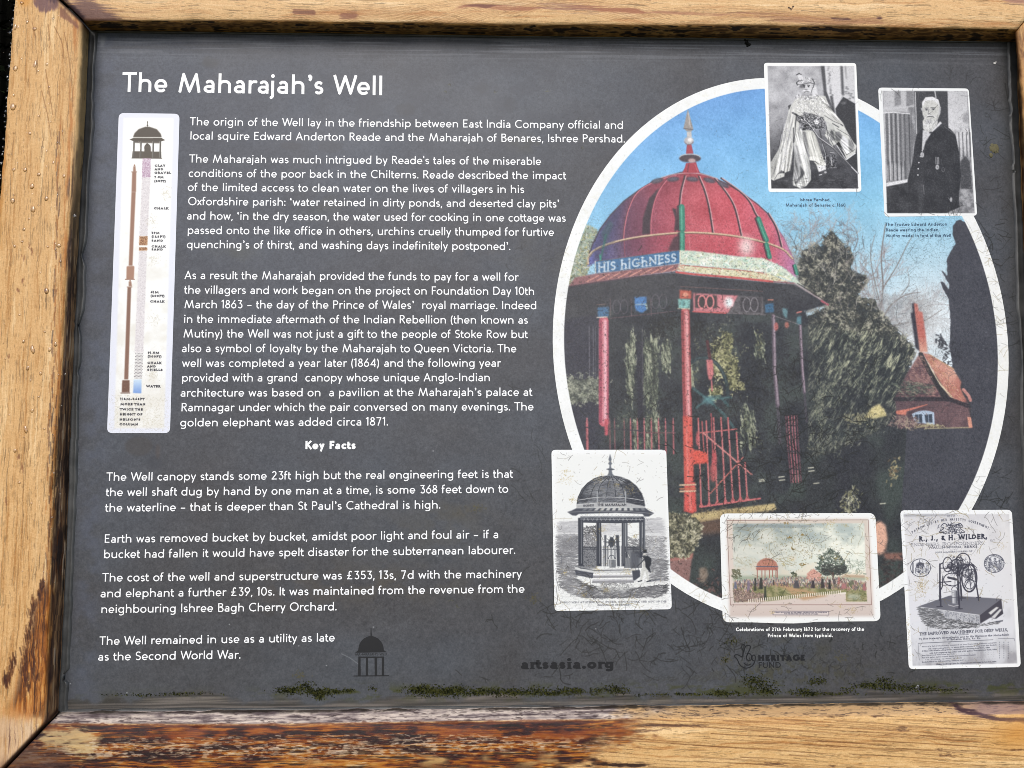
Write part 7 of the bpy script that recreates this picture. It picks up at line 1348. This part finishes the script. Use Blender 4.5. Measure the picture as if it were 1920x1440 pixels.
TL=[("The Maharajah’s Well",228,172.0,716.5,178.4),
("The origin of the Well lay in the friendship between East India Company official and",355.5,235.2,1168,241.7),
("local squire Edward Anderton Reade and the Maharajah of Benares, Ishree Pershad.",355.5,261.8,1171.7,267.5),
("The Maharajah was much intrigued by Reade's tales of the miserable",354.4,304.9,1014.5,309.5),
("conditions of the poor back in the Chilterns. Reade described the impact",352.9,331.9,1061.5,336.5),
("of the limited access to clean water on the lives of villagers in his",352.5,358.1,982.9,362.1),
("Oxfordshire parish: ‘water retained in dirty ponds, and deserted clay pits’",351.9,384.8,1048.4,389.3),
("and how, ‘in the dry season, the water used for cooking in one cottage was",351,411.8,1060.8,416),
("passed onto the like office in others, urchins cruelly thumped for furtive",350.6,438.8,1038.6,442.5),
("quenching’s of thirst, and washing days indefinitely postponed’.",349.5,465.4,956.9,469),
("As a result the Maharajah provided the funds to pay for a well for",345.6,523.3,972.2,526.6),
("the villagers and work began on the project on Foundation Day 10th",345,550.7,1001.4,553.3),
("March 1863 – the day of the Prince of Wales’  royal marriage. Indeed",344.3,578,1005.5,579.9),
("in the immediate aftermath of the Indian Rebellion (then known as",343.6,605.4,989.9,607.1),
("Mutiny) the Well was not just a gift to the people of Stoke Row but",342.5,632.9,989.6,634),
("also a symbol of loyalty by the Maharajah to Queen Victoria. The",341.4,660.4,968.1,660.8),
("well was completed a year later (1864) and the following year",340.8,688.1,939.2,687.8),
("provided with a grand  canopy whose unique Anglo-Indian",340,715.6,918.3,714.9),
("architecture was based on  a pavilion at the Maharajah’s palace at",339,743.9,998.1,742.2),
("Ramnagar under which the pair conversed on many evenings. The",338.8,771.4,1000.3,769.6),
("golden elephant was added circa 1871.",337,799.7,727.5,797.8),
("Key Facts",571,842.3,666.9,841.9),
("The Well canopy stands some 23ft high but the real engineering feet is that",199.2,901.7,961.8,895.8),
("the well shaft dug by hand by one man at a time, is some 368 feet down to",198,930.4,953,923.8),
("the waterline – that is deeper than St Paul’s Cathedral is high.",196.7,959.6,825.7,953.6),
("Earth was removed bucket by bucket, amidst poor light and foul air – if a",194.8,1017.9,934,1009.1),
("bucket had fallen it would have spelt disaster for the subterranean labourer.",193.5,1046.7,966.1,1038.5),
("The cost of the well and superstructure was £353, 13s, 7d with the machinery",191.3,1090.6,978.6,1083.3),
("and elephant a further £39, 10s. It was maintained from the revenue from the",189,1120.2,983.4,1111.3),
("neighbouring Ishree Bagh Cherry Orchard.",188.5,1149.6,631.2,1144.5),
("The Well remained in use as a utility as late",186,1209.4,627.5,1202.7),
("as the Second World War.",184.4,1238.8,451,1234.8)]

capx = lambda y: 15.2 + (y - 240) / 1000 * 1.0
def par(i, j, first): 
    lettering('paragraph_text', [(s, a, b, c, d, capx(b)) for s, a, b, c, d in TL[i:j]], M_white, W=.126, label=first)
lettering('title_text', [(*TL[0], 36.6)], M_white, W=.147, label='large white title reading The Maharajah’s Well')
par(1, 3, 'white paragraph beginning The origin of the Well'); par(3, 10, 'white paragraph beginning The Maharajah was much intrigued'); par(10, 21, 'white paragraph beginning As a result the Maharajah')
lettering('heading_text', [(*TL[21], 15.6)], M_white, W=.225, label='small bold heading reading Key Facts')
par(22, 25, 'white paragraph beginning The Well canopy stands'); par(25, 27, 'white paragraph beginning Earth was removed'); par(27, 30, 'white paragraph beginning The cost of the well'); par(30, 32, 'white paragraph beginning The Well remained in use')
lettering('caption_text', [("Ishree Pershad,", 1499.3, 377.5, 1557.3, 377.6, 6.0), ("Maharajah of Benares c. 1860", 1472.6, 387.5, 1585.2, 387.6, 6.0)], M_blue, z=.0002, W=.19, label='dark caption under the portrait of the seated man')
lettering('caption_text', [("The Trustee Edward Anderton", 1659.8, 423.6, 1775.6, 423.2, 6.0), ("Reade wearing the Indian", 1660.6, 434.2, 1759, 433.8, 6.0), ("Mutiny medal in font of the Well", 1661, 444.9, 1783, 444.3, 6.0)], M_blue, z=.0002, W=.19, label='dark three line caption under the portrait of the standing man')
lettering('caption_text', [("Celebrations of 27th February 1872 for the recovery of the", 1379.6, 1183.4, 1620.2, 1182.8, 6.8), ("Prince of Wales from typhoid.", 1439, 1194.8, 1561.3, 1194.6, 6.8)], M_capw, W=.2, label='white caption with flaking letters under the crowd picture')

# ---- logos ----
def flat_shapes(name, polys, mat, label, z=.00018):
    bm = bmesh.new()
    for P in polys:
        P = np.asarray(P, float); X, Y = plane(P[:, 0], P[:, 1]); Q_ = ccw(np.c_[X, Y]); bm.faces.new([bm.verts.new((x, y - BASE[1], z)) for x, y in Q_])
    bmesh.ops.triangulate(bm, faces=bm.faces[:]); me = bpy.data.meshes.new(name); bm.to_mesh(me); bm.free(); me.materials.append(mat); o = bpy.data.objects.new(name, me); o['label'] = label; return link(o, board)
def band_(P, w):                                            # constant-width ribbon along a line as quads sharing corners
    P = np.asarray(P, float); d = np.gradient(P, axis=0); n = np.c_[-d[:, 1], d[:, 0]]; n /= np.linalg.norm(n, axis=1)[:, None] + 1e-9; a = P + n * w / 2; b = P - n * w / 2
    return [[a[i], a[i + 1], b[i + 1], b[i]] for i in range(len(P) - 1)]
Z8 = lambda p: Q(640, 1170, 13.09, p)
flat_shapes('pavilion_logo', [Z8([(720, 100), (738, 100), (748, 290), (830, 315), (910, 360), (975, 430), (1015, 500), (1035, 570), (1045, 640), (1115, 692), (340, 704), (415, 640), (425, 560), (450, 480), (500, 405), (560, 350), (640, 310), (715, 290)]),
    Z8([(418, 797), (1048, 797), (1048, 828), (418, 832)]), Z8([(418, 832.5), (472, 832), (475, 1262), (410, 1262)]), Z8([(603, 832), (655, 831), (655, 1262), (600, 1262)]), Z8([(815, 830), (877, 829), (880, 1262), (820, 1262)]), Z8([(993, 829), (1048, 828.5), (1050, 1260), (993, 1260)]), Z8([(300, 1263), (1168, 1256), (1168, 1280), (300, 1288)])], M_dark, 'small dark emblem of the domed shelter')
lettering('logo_text', [("MAHARAJAH’S WELL", 665.5, 1229.2, 727, 1228.6, 4.6)], M_dark, z=.0002, W=.13, label='tiny dark words on the shelter emblem')
lettering('web_address_text', [("artsasia.org", 977, 1254.4, 1150, 1253.2, 19)], M_dark, z=.0002, W=.24, serif=True, label='bold dark web address artsasia.org')
lettering('logo_text', [("HERITAGE", 1420.5, 1239.2, 1509, 1238.8, 11.6)], M_dark, z=.0002, W=.30, label='bold dark word HERITAGE'); lettering('logo_text', [("FUND", 1421.5, 1252.4, 1464, 1252.2, 11)], M_dark, z=.0002, W=.14, label='thin dark word FUND')
Z9 = lambda p: Q(1360, 1160, 6.857, p)
hand = [smooth(Z9([(215, 492), (150, 462), (112, 480), (150, 520), (185, 590), (235, 628), (290, 632), (350, 600), (380, 540), (382, 480), (355, 470), (342, 500), (350, 535), (372, 540)])), smooth(Z9([(215, 492), (235, 430), (255, 365), (285, 343), (322, 356), (310, 400), (285, 450), (270, 490)])),
        smooth(Z9([(238, 425), (212, 375), (215, 340), (240, 332), (256, 360)])), smooth(Z9([(270, 500), (285, 455), (315, 450), (335, 480), (330, 525), (300, 540), (275, 520), (270, 500)])), smooth(Z9([(235, 565), (265, 592), (300, 595), (325, 580)]))]
flat_shapes('hand_logo', [q for P in hand for q in band_(P, 2.0)] + [arc(*Z9([p])[0], .9, .9, 0, 330, 10) for p in ((305, 510), (350, 520))], M_dark, 'dark line emblem of a smiling hand with crossed fingers')

# ---- the frame: four oak rails, mitred ----
RI = np.random.RandomState(4)
def wob(n, amp, k, seed):
    r = np.random.RandomState(seed); return np.interp(np.arange(n), np.linspace(0, n - 1, k), r.normal(0, 1, k)) * amp
def rail(name, cv, inner_low, ridge, outer, seed, label, gain=.80, rough_amp=1.0):
    """inner_low: where the rail meets the panel; ridge: inner arris of the face; outer: far arris (photo px polylines)"""
    n = 190; s = np.linspace(0, 1, n)
    def along(P):
        P = np.asarray(P, float); d = np.r_[0, np.cumsum(np.hypot(*np.diff(P, axis=0).T))]; d /= d[-1]; return np.interp(s, d, P[:, 0]), np.interp(s, d, P[:, 1])
    lo = np.stack(plane(*along(inner_low), .0002), 1); rd = np.stack(plane(*along(ridge), DEPTH), 1); ou = np.stack(plane(*along(outer), DEPTH), 1)
    dirn = (ou - rd) / np.linalg.norm(ou - rd, axis=1)[:, None]; keep = np.clip(np.minimum(s, 1 - s) * 25, 0, 1)
    w1 = (wob(n, .0005, 60, seed) + wob(n, .00022, 170, seed + 1)) * rough_amp * keep; w2 = (wob(n, .0004, 50, seed + 2) + wob(n, .0002, 160, seed + 3)) * rough_amp * keep
    rows = []
    mid = lo * .5 + rd * .5
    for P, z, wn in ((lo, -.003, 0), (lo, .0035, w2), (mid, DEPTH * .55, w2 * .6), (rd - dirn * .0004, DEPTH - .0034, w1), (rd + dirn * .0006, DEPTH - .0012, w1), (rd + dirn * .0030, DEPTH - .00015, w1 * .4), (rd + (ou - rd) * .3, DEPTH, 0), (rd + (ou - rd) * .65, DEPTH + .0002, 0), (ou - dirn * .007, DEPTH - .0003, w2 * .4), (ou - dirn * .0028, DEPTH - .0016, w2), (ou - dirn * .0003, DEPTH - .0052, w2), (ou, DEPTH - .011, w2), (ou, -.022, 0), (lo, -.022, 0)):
        q = P + dirn * (np.asarray(wn) * 1.0)[..., None] if not np.isscalar(wn) else P
        zz = np.full(n, z) + (wob(n, .00018, 80, seed + len(rows) + 9) if 0 < len(rows) < 11 else 0); rows.append(np.c_[q, zz])
    m = len(rows); V = np.array(rows).transpose(1, 0, 2).reshape(-1, 3)
    F = [(i * m + j, i * m + (j + 1) % m, (i + 1) * m + (j + 1) % m, (i + 1) * m + j) for i in range(n - 1) for j in range(m)] + [tuple(range(m))[::-1], tuple((n - 1) * m + j for j in range(m))]
    # texture position: where the measured face point is seen
    cx, cy, cz = -ZC * AX_R[2], ZC * AX_D[2], ZC * AX_A[2]
    k = (cz - DEPTH) / np.maximum(cz - V[:, 2], 1e-6); U = np.c_[cx + (V[:, 0] - cx) * k, cy + (V[:, 1] - cy) * k]
    low = V[:, 2] < -.002; U[low] = V[low][:, :2]
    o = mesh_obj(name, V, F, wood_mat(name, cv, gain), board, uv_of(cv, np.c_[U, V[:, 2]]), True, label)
    b = bmesh.new(); b.from_mesh(o.data); bmesh.ops.recalc_face_normals(b, faces=b.faces); b.to_mesh(o.data); b.free(); return o


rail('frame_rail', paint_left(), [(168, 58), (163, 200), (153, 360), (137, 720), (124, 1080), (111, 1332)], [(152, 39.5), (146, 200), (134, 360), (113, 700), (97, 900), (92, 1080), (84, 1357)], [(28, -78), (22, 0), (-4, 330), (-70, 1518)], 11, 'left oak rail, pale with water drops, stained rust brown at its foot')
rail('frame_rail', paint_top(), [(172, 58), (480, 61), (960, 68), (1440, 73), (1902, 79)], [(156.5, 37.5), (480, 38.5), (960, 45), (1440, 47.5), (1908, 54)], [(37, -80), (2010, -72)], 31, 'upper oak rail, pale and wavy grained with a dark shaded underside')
rail('frame_rail', paint_bottom(), [(117, 1334), (480, 1331), (960, 1326), (1440, 1320), (1925, 1314)], [(90, 1359), (480, 1359), (960, 1352), (1440, 1345), (1950, 1338)], [(-62, 1520), (2100, 1500)], 51, 'lower oak rail, blackened and rust stained on the left, bleached along its top edge', rough_amp=1.6)
rail('frame_rail', paint_right(), [(1903, 81), (1912, 330), (1950, 1312)], [(1908.5, 56.5), (1932, 330), (1972, 1336)], [(2012, -70), (2124, 1498)], 71, 'right oak rail, only its dark inner edge in view')

# ---- black sealant bead round the panel ----
M_seal, nt, b = base_mat('sealant', (.022, .024, .025), .45, .5); nz = N(nt, 'ShaderNodeTexNoise'); tc = N(nt, 'ShaderNodeTexCoord'); nz.inputs['Scale'].default_value = 60; nz.inputs['Detail'].default_value = 6; nt.links.new(tc.outputs['Object'], nz.inputs['Vector'])
cr = N(nt, 'ShaderNodeValToRGB'); cr.color_ramp.elements[0].color = (.022, .024, .025, 1); cr.color_ramp.elements[1].color = (.06, .062, .062, 1); cr.color_ramp.elements[0].position = .35; cr.color_ramp.elements[1].position = .7; nt.links.new(nz.outputs[0], cr.inputs[0]); nt.links.new(cr.outputs[0], b.inputs['Base Color'])
bp = N(nt, 'ShaderNodeBump'); bp.inputs['Strength'].default_value = .5; bp.inputs['Distance'].default_value = .001; nt.links.new(nz.outputs[0], bp.inputs['Height']); nt.links.new(bp.outputs[0], b.inputs['Normal'])
def bead(P, w, hgt, seed, off):
    """lumpy strip of sealant: P photo line where it leaves the rail, w its width in px, off = direction onto the panel"""
    n = 320; s = np.linspace(0, 1, n); P = np.asarray(P, float); d = np.linspace(0, 1, len(P)); x = np.interp(s, d, P[:, 0]); y = np.interp(s, d, P[:, 1])
    A = np.stack(plane(x, y), 1); ww = w * MMPX / 1000 * (1 + wob(n, .09, 14, seed) + wob(n, .05, 70, seed + 1)); hh = hgt * (1 + wob(n, .12, 40, seed + 2)); o = np.array(off, float); rows = []
    dent = 1 - .75 * np.clip(wob(n, 1, 34, seed + 4) - 1.1, 0, 1)
    for u, z in ((-.5, .8), (0, 1), (.25, 1.0), (.5, .72), (.68, .95), (.85, .7), (1.0, .0)):
        rows.append(np.c_[A + o * (ww * (u * (dent if u > .6 else 1)))[:, None], hh * z * (1 - .35 * (u == .5)) + .0001])
    m = len(rows); V = np.array(rows).transpose(1, 0, 2).reshape(-1, 3)
    F = [(i * m + j, i * m + j + 1, (i + 1) * m + j + 1, (i + 1) * m + j) for i in range(n - 1) for j in range(m - 1)]
    o_ = mesh_obj('sealant_bead', V, F, M_seal, board, None, True); return o_
bead([(169, 60), (153, 360), (137, 720), (124, 1080), (112, 1332)], 14, .0016, 5, (1, 0)); bead([(1903, 80), (1912, 330), (1950, 1312)], 17, .0016, 15, (-1, 0)); bead([(114, 1334), (960, 1327), (1925, 1316)], 4, .0010, 25, (0, 1)); bead([(170, 59), (960, 68.5), (1902, 79)], 3, .0010, 35, (0, -1))

# ---- water drops, moss and scraps ----
def dome(V, F, X, Y, z, rx, ry, h, seg=12, rings=4, rot=0, jit=0, rr=None):
    b = len(V); c, s_ = math.cos(rot), math.sin(rot)
    V.append((X, Y, z + h))
    for k in range(1, rings + 1):
        a = k / rings * math.pi / 2; 
        for j in range(seg):
            t_ = 2 * math.pi * j / seg; q = math.sin(a) * (1 + (rr.normal(0, jit) if rr is not None else 0)); u = rx * q * math.cos(t_); v = ry * q * math.sin(t_)
            V.append((X + u * c - v * s_, Y + u * s_ + v * c, z + h * math.cos(a) - (0.0002 if k == rings else 0)))
    for j in range(seg): F.append((b, b + 1 + j, b + 1 + (j + 1) % seg))
    for k in range(rings - 1):
        for j in range(seg): F.append((b + 1 + k * seg + j, b + 1 + (k + 1) * seg + j, b + 1 + (k + 1) * seg + (j + 1) % seg, b + 1 + k * seg + (j + 1) % seg))
r = np.random.RandomState(21); V = []; F = []
spots = [(41, 5, 3.5, 3.5), (28, 50, 3.2, 6), (51, 41, 3, 4), (65, 54, 4.5, 4), (29, 128, 4, 6), (66, 120, 3.6, 9), (24, 200, 5, 7), (47, 318, 4, 4.5), (73, 327, 4, 4), (60, 349, 4.5, 6), (26, 318, 3, 4), (87, 372, 4, 5), (72, 385, 2, 2), (24, 376, 4, 6), (62, 392, 4.5, 7), (41, 453, 3, 3), (110, 460, 4.5, 4), (87, 545, 4.5, 6), (61, 655, 4, 9), (104, 645, 3, 5), (84, 622, 3, 3), (44, 640, 3, 4), (48, 805, 3.5, 8), (60, 770, 3, 4), (36, 905, 3, 3), (28, 845, 3, 4), (93, 655, 3, 5), (76, 700, 3, 4), (52, 690, 3, 5), (100, 305, 3, 4), (120, 330, 3, 4), (88, 120, 2.6, 3.4), (56, 250, 3, 4), (45, 430, 3, 4), (140, 405, 3, 5)]
for x in range(46): spots.append((r.uniform(10, 125), r.uniform(0, 1000), r.uniform(1.2, 2.6), r.uniform(1.4, 3.4)))
for x in range(150): spots.append((r.uniform(6, 110), r.uniform(0, 1100), r.uniform(.6, 1.2), r.uniform(.6, 1.4)))
for x, y, a, b_ in spots:
    X, Y = plane(x, y, DEPTH); k = MMPX / 1000; dome(V, F, float(X), float(Y), DEPTH - .0001, a * k, b_ * k, min(a, b_) * k * .5, rot=r.normal(0, .12))
for y in np.concatenate([np.arange(18, 420, 15.0), np.arange(10, 420, 23.0)]):
    x = 23 - y * .078 + r.normal(0, 1.2); X, Y = plane(x + 3, y + r.normal(0, 3), DEPTH - .004); k = MMPX / 1000 * r.uniform(1.4, 3.2); dome(V, F, float(X), float(Y), DEPTH - .0055, k, k * r.uniform(1, 1.7), k * .9)
m, nt, b = base_mat('rain_water', (.9, .9, .9), .03, .5); out = nt.nodes['Material Output']; tr = N(nt, 'ShaderNodeBsdfTransparent'); tr.inputs[0].default_value = (.93, .91, .87, 1); gl = N(nt, 'ShaderNodeBsdfGlossy'); gl.inputs['Roughness'].default_value = .04; fr = N(nt, 'ShaderNodeFresnel'); fr.inputs[0].default_value = 1.33
ml = N(nt, 'ShaderNodeMath', operation='MULTIPLY_ADD'); nt.links.new(fr.outputs[0], ml.inputs[0]); ml.inputs[1].default_value = 1.6; ml.inputs[2].default_value = .05; mx = N(nt, 'ShaderNodeMixShader'); nt.links.new(ml.outputs[0], mx.inputs[0]); nt.links.new(tr.outputs[0], mx.inputs[1]); nt.links.new(gl.outputs[0], mx.inputs[2]); nt.links.new(mx.outputs[0], out.inputs[0])
def placed(name, V, F, mat, label, cat, kind=None, smooth_=True, group=None):
    o = mesh_obj(name, np.asarray(V) - BASE, F, mat, None, None, smooth_); o.matrix_world = ROOT; o['label'] = label
    if kind: o['kind'] = kind
    else: o['category'] = cat
    if group: o['group'] = group
    return o
placed('rain_drops', V, F, m, 'clear rain drops beaded on the left oak rail', 'water', 'stuff')

M_moss, nt, b = base_mat('moss', (.035, .042, .010), .95, .15); nz = N(nt, 'ShaderNodeTexNoise'); nz.inputs['Scale'].default_value = 500; cr = N(nt, 'ShaderNodeValToRGB'); cr.color_ramp.elements[0].color = (.012, .016, .004, 1); cr.color_ramp.elements[1].color = (.085, .088, .022, 1); cr.color_ramp.elements[0].position = .4; cr.color_ramp.elements[1].position = .66
tc = N(nt, 'ShaderNodeTexCoord'); nt.links.new(tc.outputs['Object'], nz.inputs['Vector']); nt.links.new(nz.outputs[0], cr.inputs[0]); nt.links.new(cr.outputs[0], b.inputs['Base Color'])
V = []; F = []
def tuft(x, y, n, sx, sy, sz=1.0):
    for _ in range(n):
        px_, py_ = x + r.normal(0, sx), y + r.normal(0, sy)
        if py_ > 1316 - (px_ - 500) * .006: continue
        X, Y = plane(px_, py_); X, Y = float(X), float(Y)
        for _ in range(3):
            a = r.uniform(0, 6.28); L = r.uniform(.0004, .0010) * sz; w = L * .45; z0 = .0001; b0 = len(V)
            V.extend([(X - w * math.sin(a), Y + w * math.cos(a), z0), (X + w * math.sin(a), Y - w * math.cos(a), z0), (X + L * math.cos(a), Y + L * math.sin(a), z0 + r.uniform(.0004, .0019) * sz)]); F.append((b0, b0 + 1, b0 + 2))
for x, y, n, sx, sy in ((545, 1294, 260, 14, 4), (575, 1288, 120, 8, 6), (600, 1297, 260, 14, 5), (598, 1306, 80, 6, 4), (632, 1295, 60, 6, 3), (654, 1295, 60, 5, 3), (700, 1290, 20, 4, 3), (785, 1292, 260, 12, 5), (815, 1296, 420, 22, 6), (850, 1295, 360, 18, 6), (893, 1298, 120, 9, 4), (903, 1297, 60, 6, 4), (930, 1297, 160, 12, 5), (955, 1298, 140, 12, 5), (970, 1298, 60, 7, 3), (1005, 1296, 220, 14, 5), (1030, 1300, 100, 10, 3), (1062, 1296, 200, 14, 5), (1080, 1295, 80, 8, 3), (1118, 1296, 110, 9, 5), (1150, 1291, 220, 13, 5), (1163, 1296, 120, 10, 4), (1220, 1302, 60, 20, 2), (1290, 1301, 180, 34, 2), (1350, 1299, 160, 12, 4), (1380, 1300, 160, 24, 3), (1412, 1276, 260, 10, 8), (1432, 1286, 260, 14, 8), (1440, 1296, 160, 12, 4), (1505, 1297, 200, 12, 5), (1520, 1300, 120, 10, 3), (1531, 1277, 160, 10, 5), (1590, 1292, 60, 10, 4), (1630, 1284, 220, 16, 4), (1656, 1276, 140, 9, 5), (1670, 1288, 300, 20, 5), (1710, 1290, 240, 20, 4), (1740, 1292, 160, 20, 4), (1780, 1294, 60, 20, 3), (1560, 1300, 120, 30, 2), (260, 1302, 60, 40, 2), (350, 1300, 60, 30, 2), (1370, 1203, 40, 10, 4), (1362, 1236, 30, 6, 4)):
    tuft(x, y, int(n * (1.1 if x < 1100 else .7)), sx, sy * .8)
placed('moss', V, F, M_moss, 'dark green moss clinging along the foot of the grey panel', 'moss', 'stuff', False)

def scrap(name, x, y, z, rx, ry, h, col, label, cat, rot=0, rough=.8, n=5, seed=0):
    q = np.random.RandomState(seed); V = []; F = []; X, Y = plane(x, y, z)
    for _ in range(n): dome(V, F, float(X) + q.normal(0, rx * .5), float(Y) + q.normal(0, ry * .5), z, rx * q.uniform(.3, .7), ry * q.uniform(.3, .7), h * q.uniform(.4, 1), 8, 3, rot, .12, q)
    m, nt, b = base_mat(name, col, rough, .3); placed(name, V, F, m, label, cat)
scrap('lichen_patch', 1865, 280, 0, .0032, .0055, .0009, (.11, .10, .055), 'grey green lichen patch right of the standing man portrait', 'lichen', .15, n=16, seed=1)
scrap('dirt_crumb', 1400, 79, 0, .0026, .0026, .003, (.006, .006, .006), 'black crumb of dirt hanging under the upper oak rail', 'dirt', n=8, seed=2)
scrap('bird_dropping', 1865, 117, 0, .0014, .0013, .0004, (.62, .62, .6), 'tiny white dropping near the upper right corner of the panel', 'dropping', n=6, seed=3)
scrap('cobweb_tuft', 1774, 57, DEPTH * .55, .0022, .0016, .001, (.5, .46, .42), 'pale cobweb tuft on the upper rail underside, top right', 'cobweb', n=7, seed=4)
scrap('grit_speck', 1718, 1288, 0, .0025, .0017, .0009, (.22, .22, .24), 'pale grey grit on the moss right of the heritage emblem', 'grit', n=5, seed=5)

# ---- what shows past the upper left corner: a dark hedge, and the ground under it ----
M_leaf, nt, b = base_mat('hedge_leaf', (.02, .035, .010), .7, .08); oi = N(nt, 'ShaderNodeTexNoise'); oi.inputs['Scale'].default_value = 25; tc = N(nt, 'ShaderNodeTexCoord'); nt.links.new(tc.outputs['Object'], oi.inputs['Vector']); cr = N(nt, 'ShaderNodeValToRGB'); cr.color_ramp.elements[0].color = (.0008, .0012, .0006, 1); cr.color_ramp.elements[1].color = (.010, .016, .004, 1); cr.color_ramp.elements[0].position = .42; cr.color_ramp.elements[1].position = .68; nt.links.new(oi.outputs[0], cr.inputs[0]); nt.links.new(cr.outputs[0], b.inputs['Base Color'])
M_twig, _, _ = base_mat('hedge_wood', (.003, .003, .002), .9, .05)
rr = np.random.RandomState(6); V = []; F = []
for _ in range(64000):
    x = rr.uniform(-2.2, .7); z = rr.uniform(.02, 2.55); dep = rr.exponential(.05); y = .62 + dep + .05 * math.sin(x * 9 + z * 5) + .03 * math.sin(z * 17 + x * 3)
    if z > 2.45 + .07 * math.sin(x * 7): continue
    a, e = rr.uniform(0, 6.28), rr.uniform(-.6, .9); L = rr.uniform(.012, .034); w = L * .12; d = np.array([math.cos(a) * math.cos(e), -abs(math.sin(a)) * math.cos(e), math.sin(e)]); s_ = np.cross(d, [0, 0, 1.0]); s_ /= np.linalg.norm(s_) + 1e-6
    p = np.array([x, y, z]); b0 = len(V); V.extend([p - s_ * w, p + s_ * w, p + d * L * .6 + s_ * w, p + d * L, p + d * L * .6 - s_ * w]); F.append((b0, b0 + 1, b0 + 2, b0 + 3, b0 + 4))
hedge = bpy.data.objects.new('hedge', None); link(hedge); hedge.location = (-.5, .8, 0); hedge['label'] = 'dark green hedge in the gap beyond the upper left corner'; hedge['category'] = 'hedge'
def child_world(name, V, F, mat, parent):
    o = mesh_obj(name, np.asarray(V) - np.array(parent.location) , F, mat, None); o.parent = parent; return o
child_world('foliage', V, F, M_leaf, hedge)
V = []; F = []
for k in range(26):
    x = -1.9 + k * .11; y = .86 + rr.uniform(-.03, .05); P = [(x, y, 0)]
    for j in range(6): P.append((P[-1][0] + rr.normal(0, .02), P[-1][1] + rr.normal(0, .015), P[-1][2] + .38))
    for j in range(6):
        b0 = len(V); w = .014 * (1 - j / 7)
        for q in (P[j], P[j + 1]): V.extend([(q[0] - w, q[1], q[2]), (q[0], q[1] - w, q[2]), (q[0] + w, q[1], q[2]), (q[0], q[1] + w, q[2])])
        F.extend([(b0 + i, b0 + (i + 1) % 4, b0 + 4 + (i + 1) % 4, b0 + 4 + i) for i in range(4)])
child_world('stems', V, F, M_twig, hedge)
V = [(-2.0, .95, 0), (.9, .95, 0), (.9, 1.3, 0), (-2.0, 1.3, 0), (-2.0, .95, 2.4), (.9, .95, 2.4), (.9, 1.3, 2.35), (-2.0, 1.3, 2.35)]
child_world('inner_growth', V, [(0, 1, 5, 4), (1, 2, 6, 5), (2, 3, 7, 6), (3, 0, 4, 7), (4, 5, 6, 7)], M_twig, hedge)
M_gr, nt, b = base_mat('ground', (.05, .055, .03), .95, .2); nz = N(nt, 'ShaderNodeTexNoise'); nz.inputs['Scale'].default_value = 8; nz.inputs['Detail'].default_value = 8; tc = N(nt, 'ShaderNodeTexCoord'); nt.links.new(tc.outputs['Object'], nz.inputs['Vector']); cr = N(nt, 'ShaderNodeValToRGB'); cr.color_ramp.elements[0].color = (.03, .03, .015, 1); cr.color_ramp.elements[1].color = (.08, .1, .035, 1); nt.links.new(nz.outputs[0], cr.inputs[0]); nt.links.new(cr.outputs[0], b.inputs['Base Color'])
g = mesh_obj('ground', [(-60, -60, 0), (60, -60, 0), (60, 60, 0), (-60, 60, 0)], [(0, 1, 2, 3)], M_gr); g['kind'] = 'structure'; g['label'] = 'dark grassy ground'
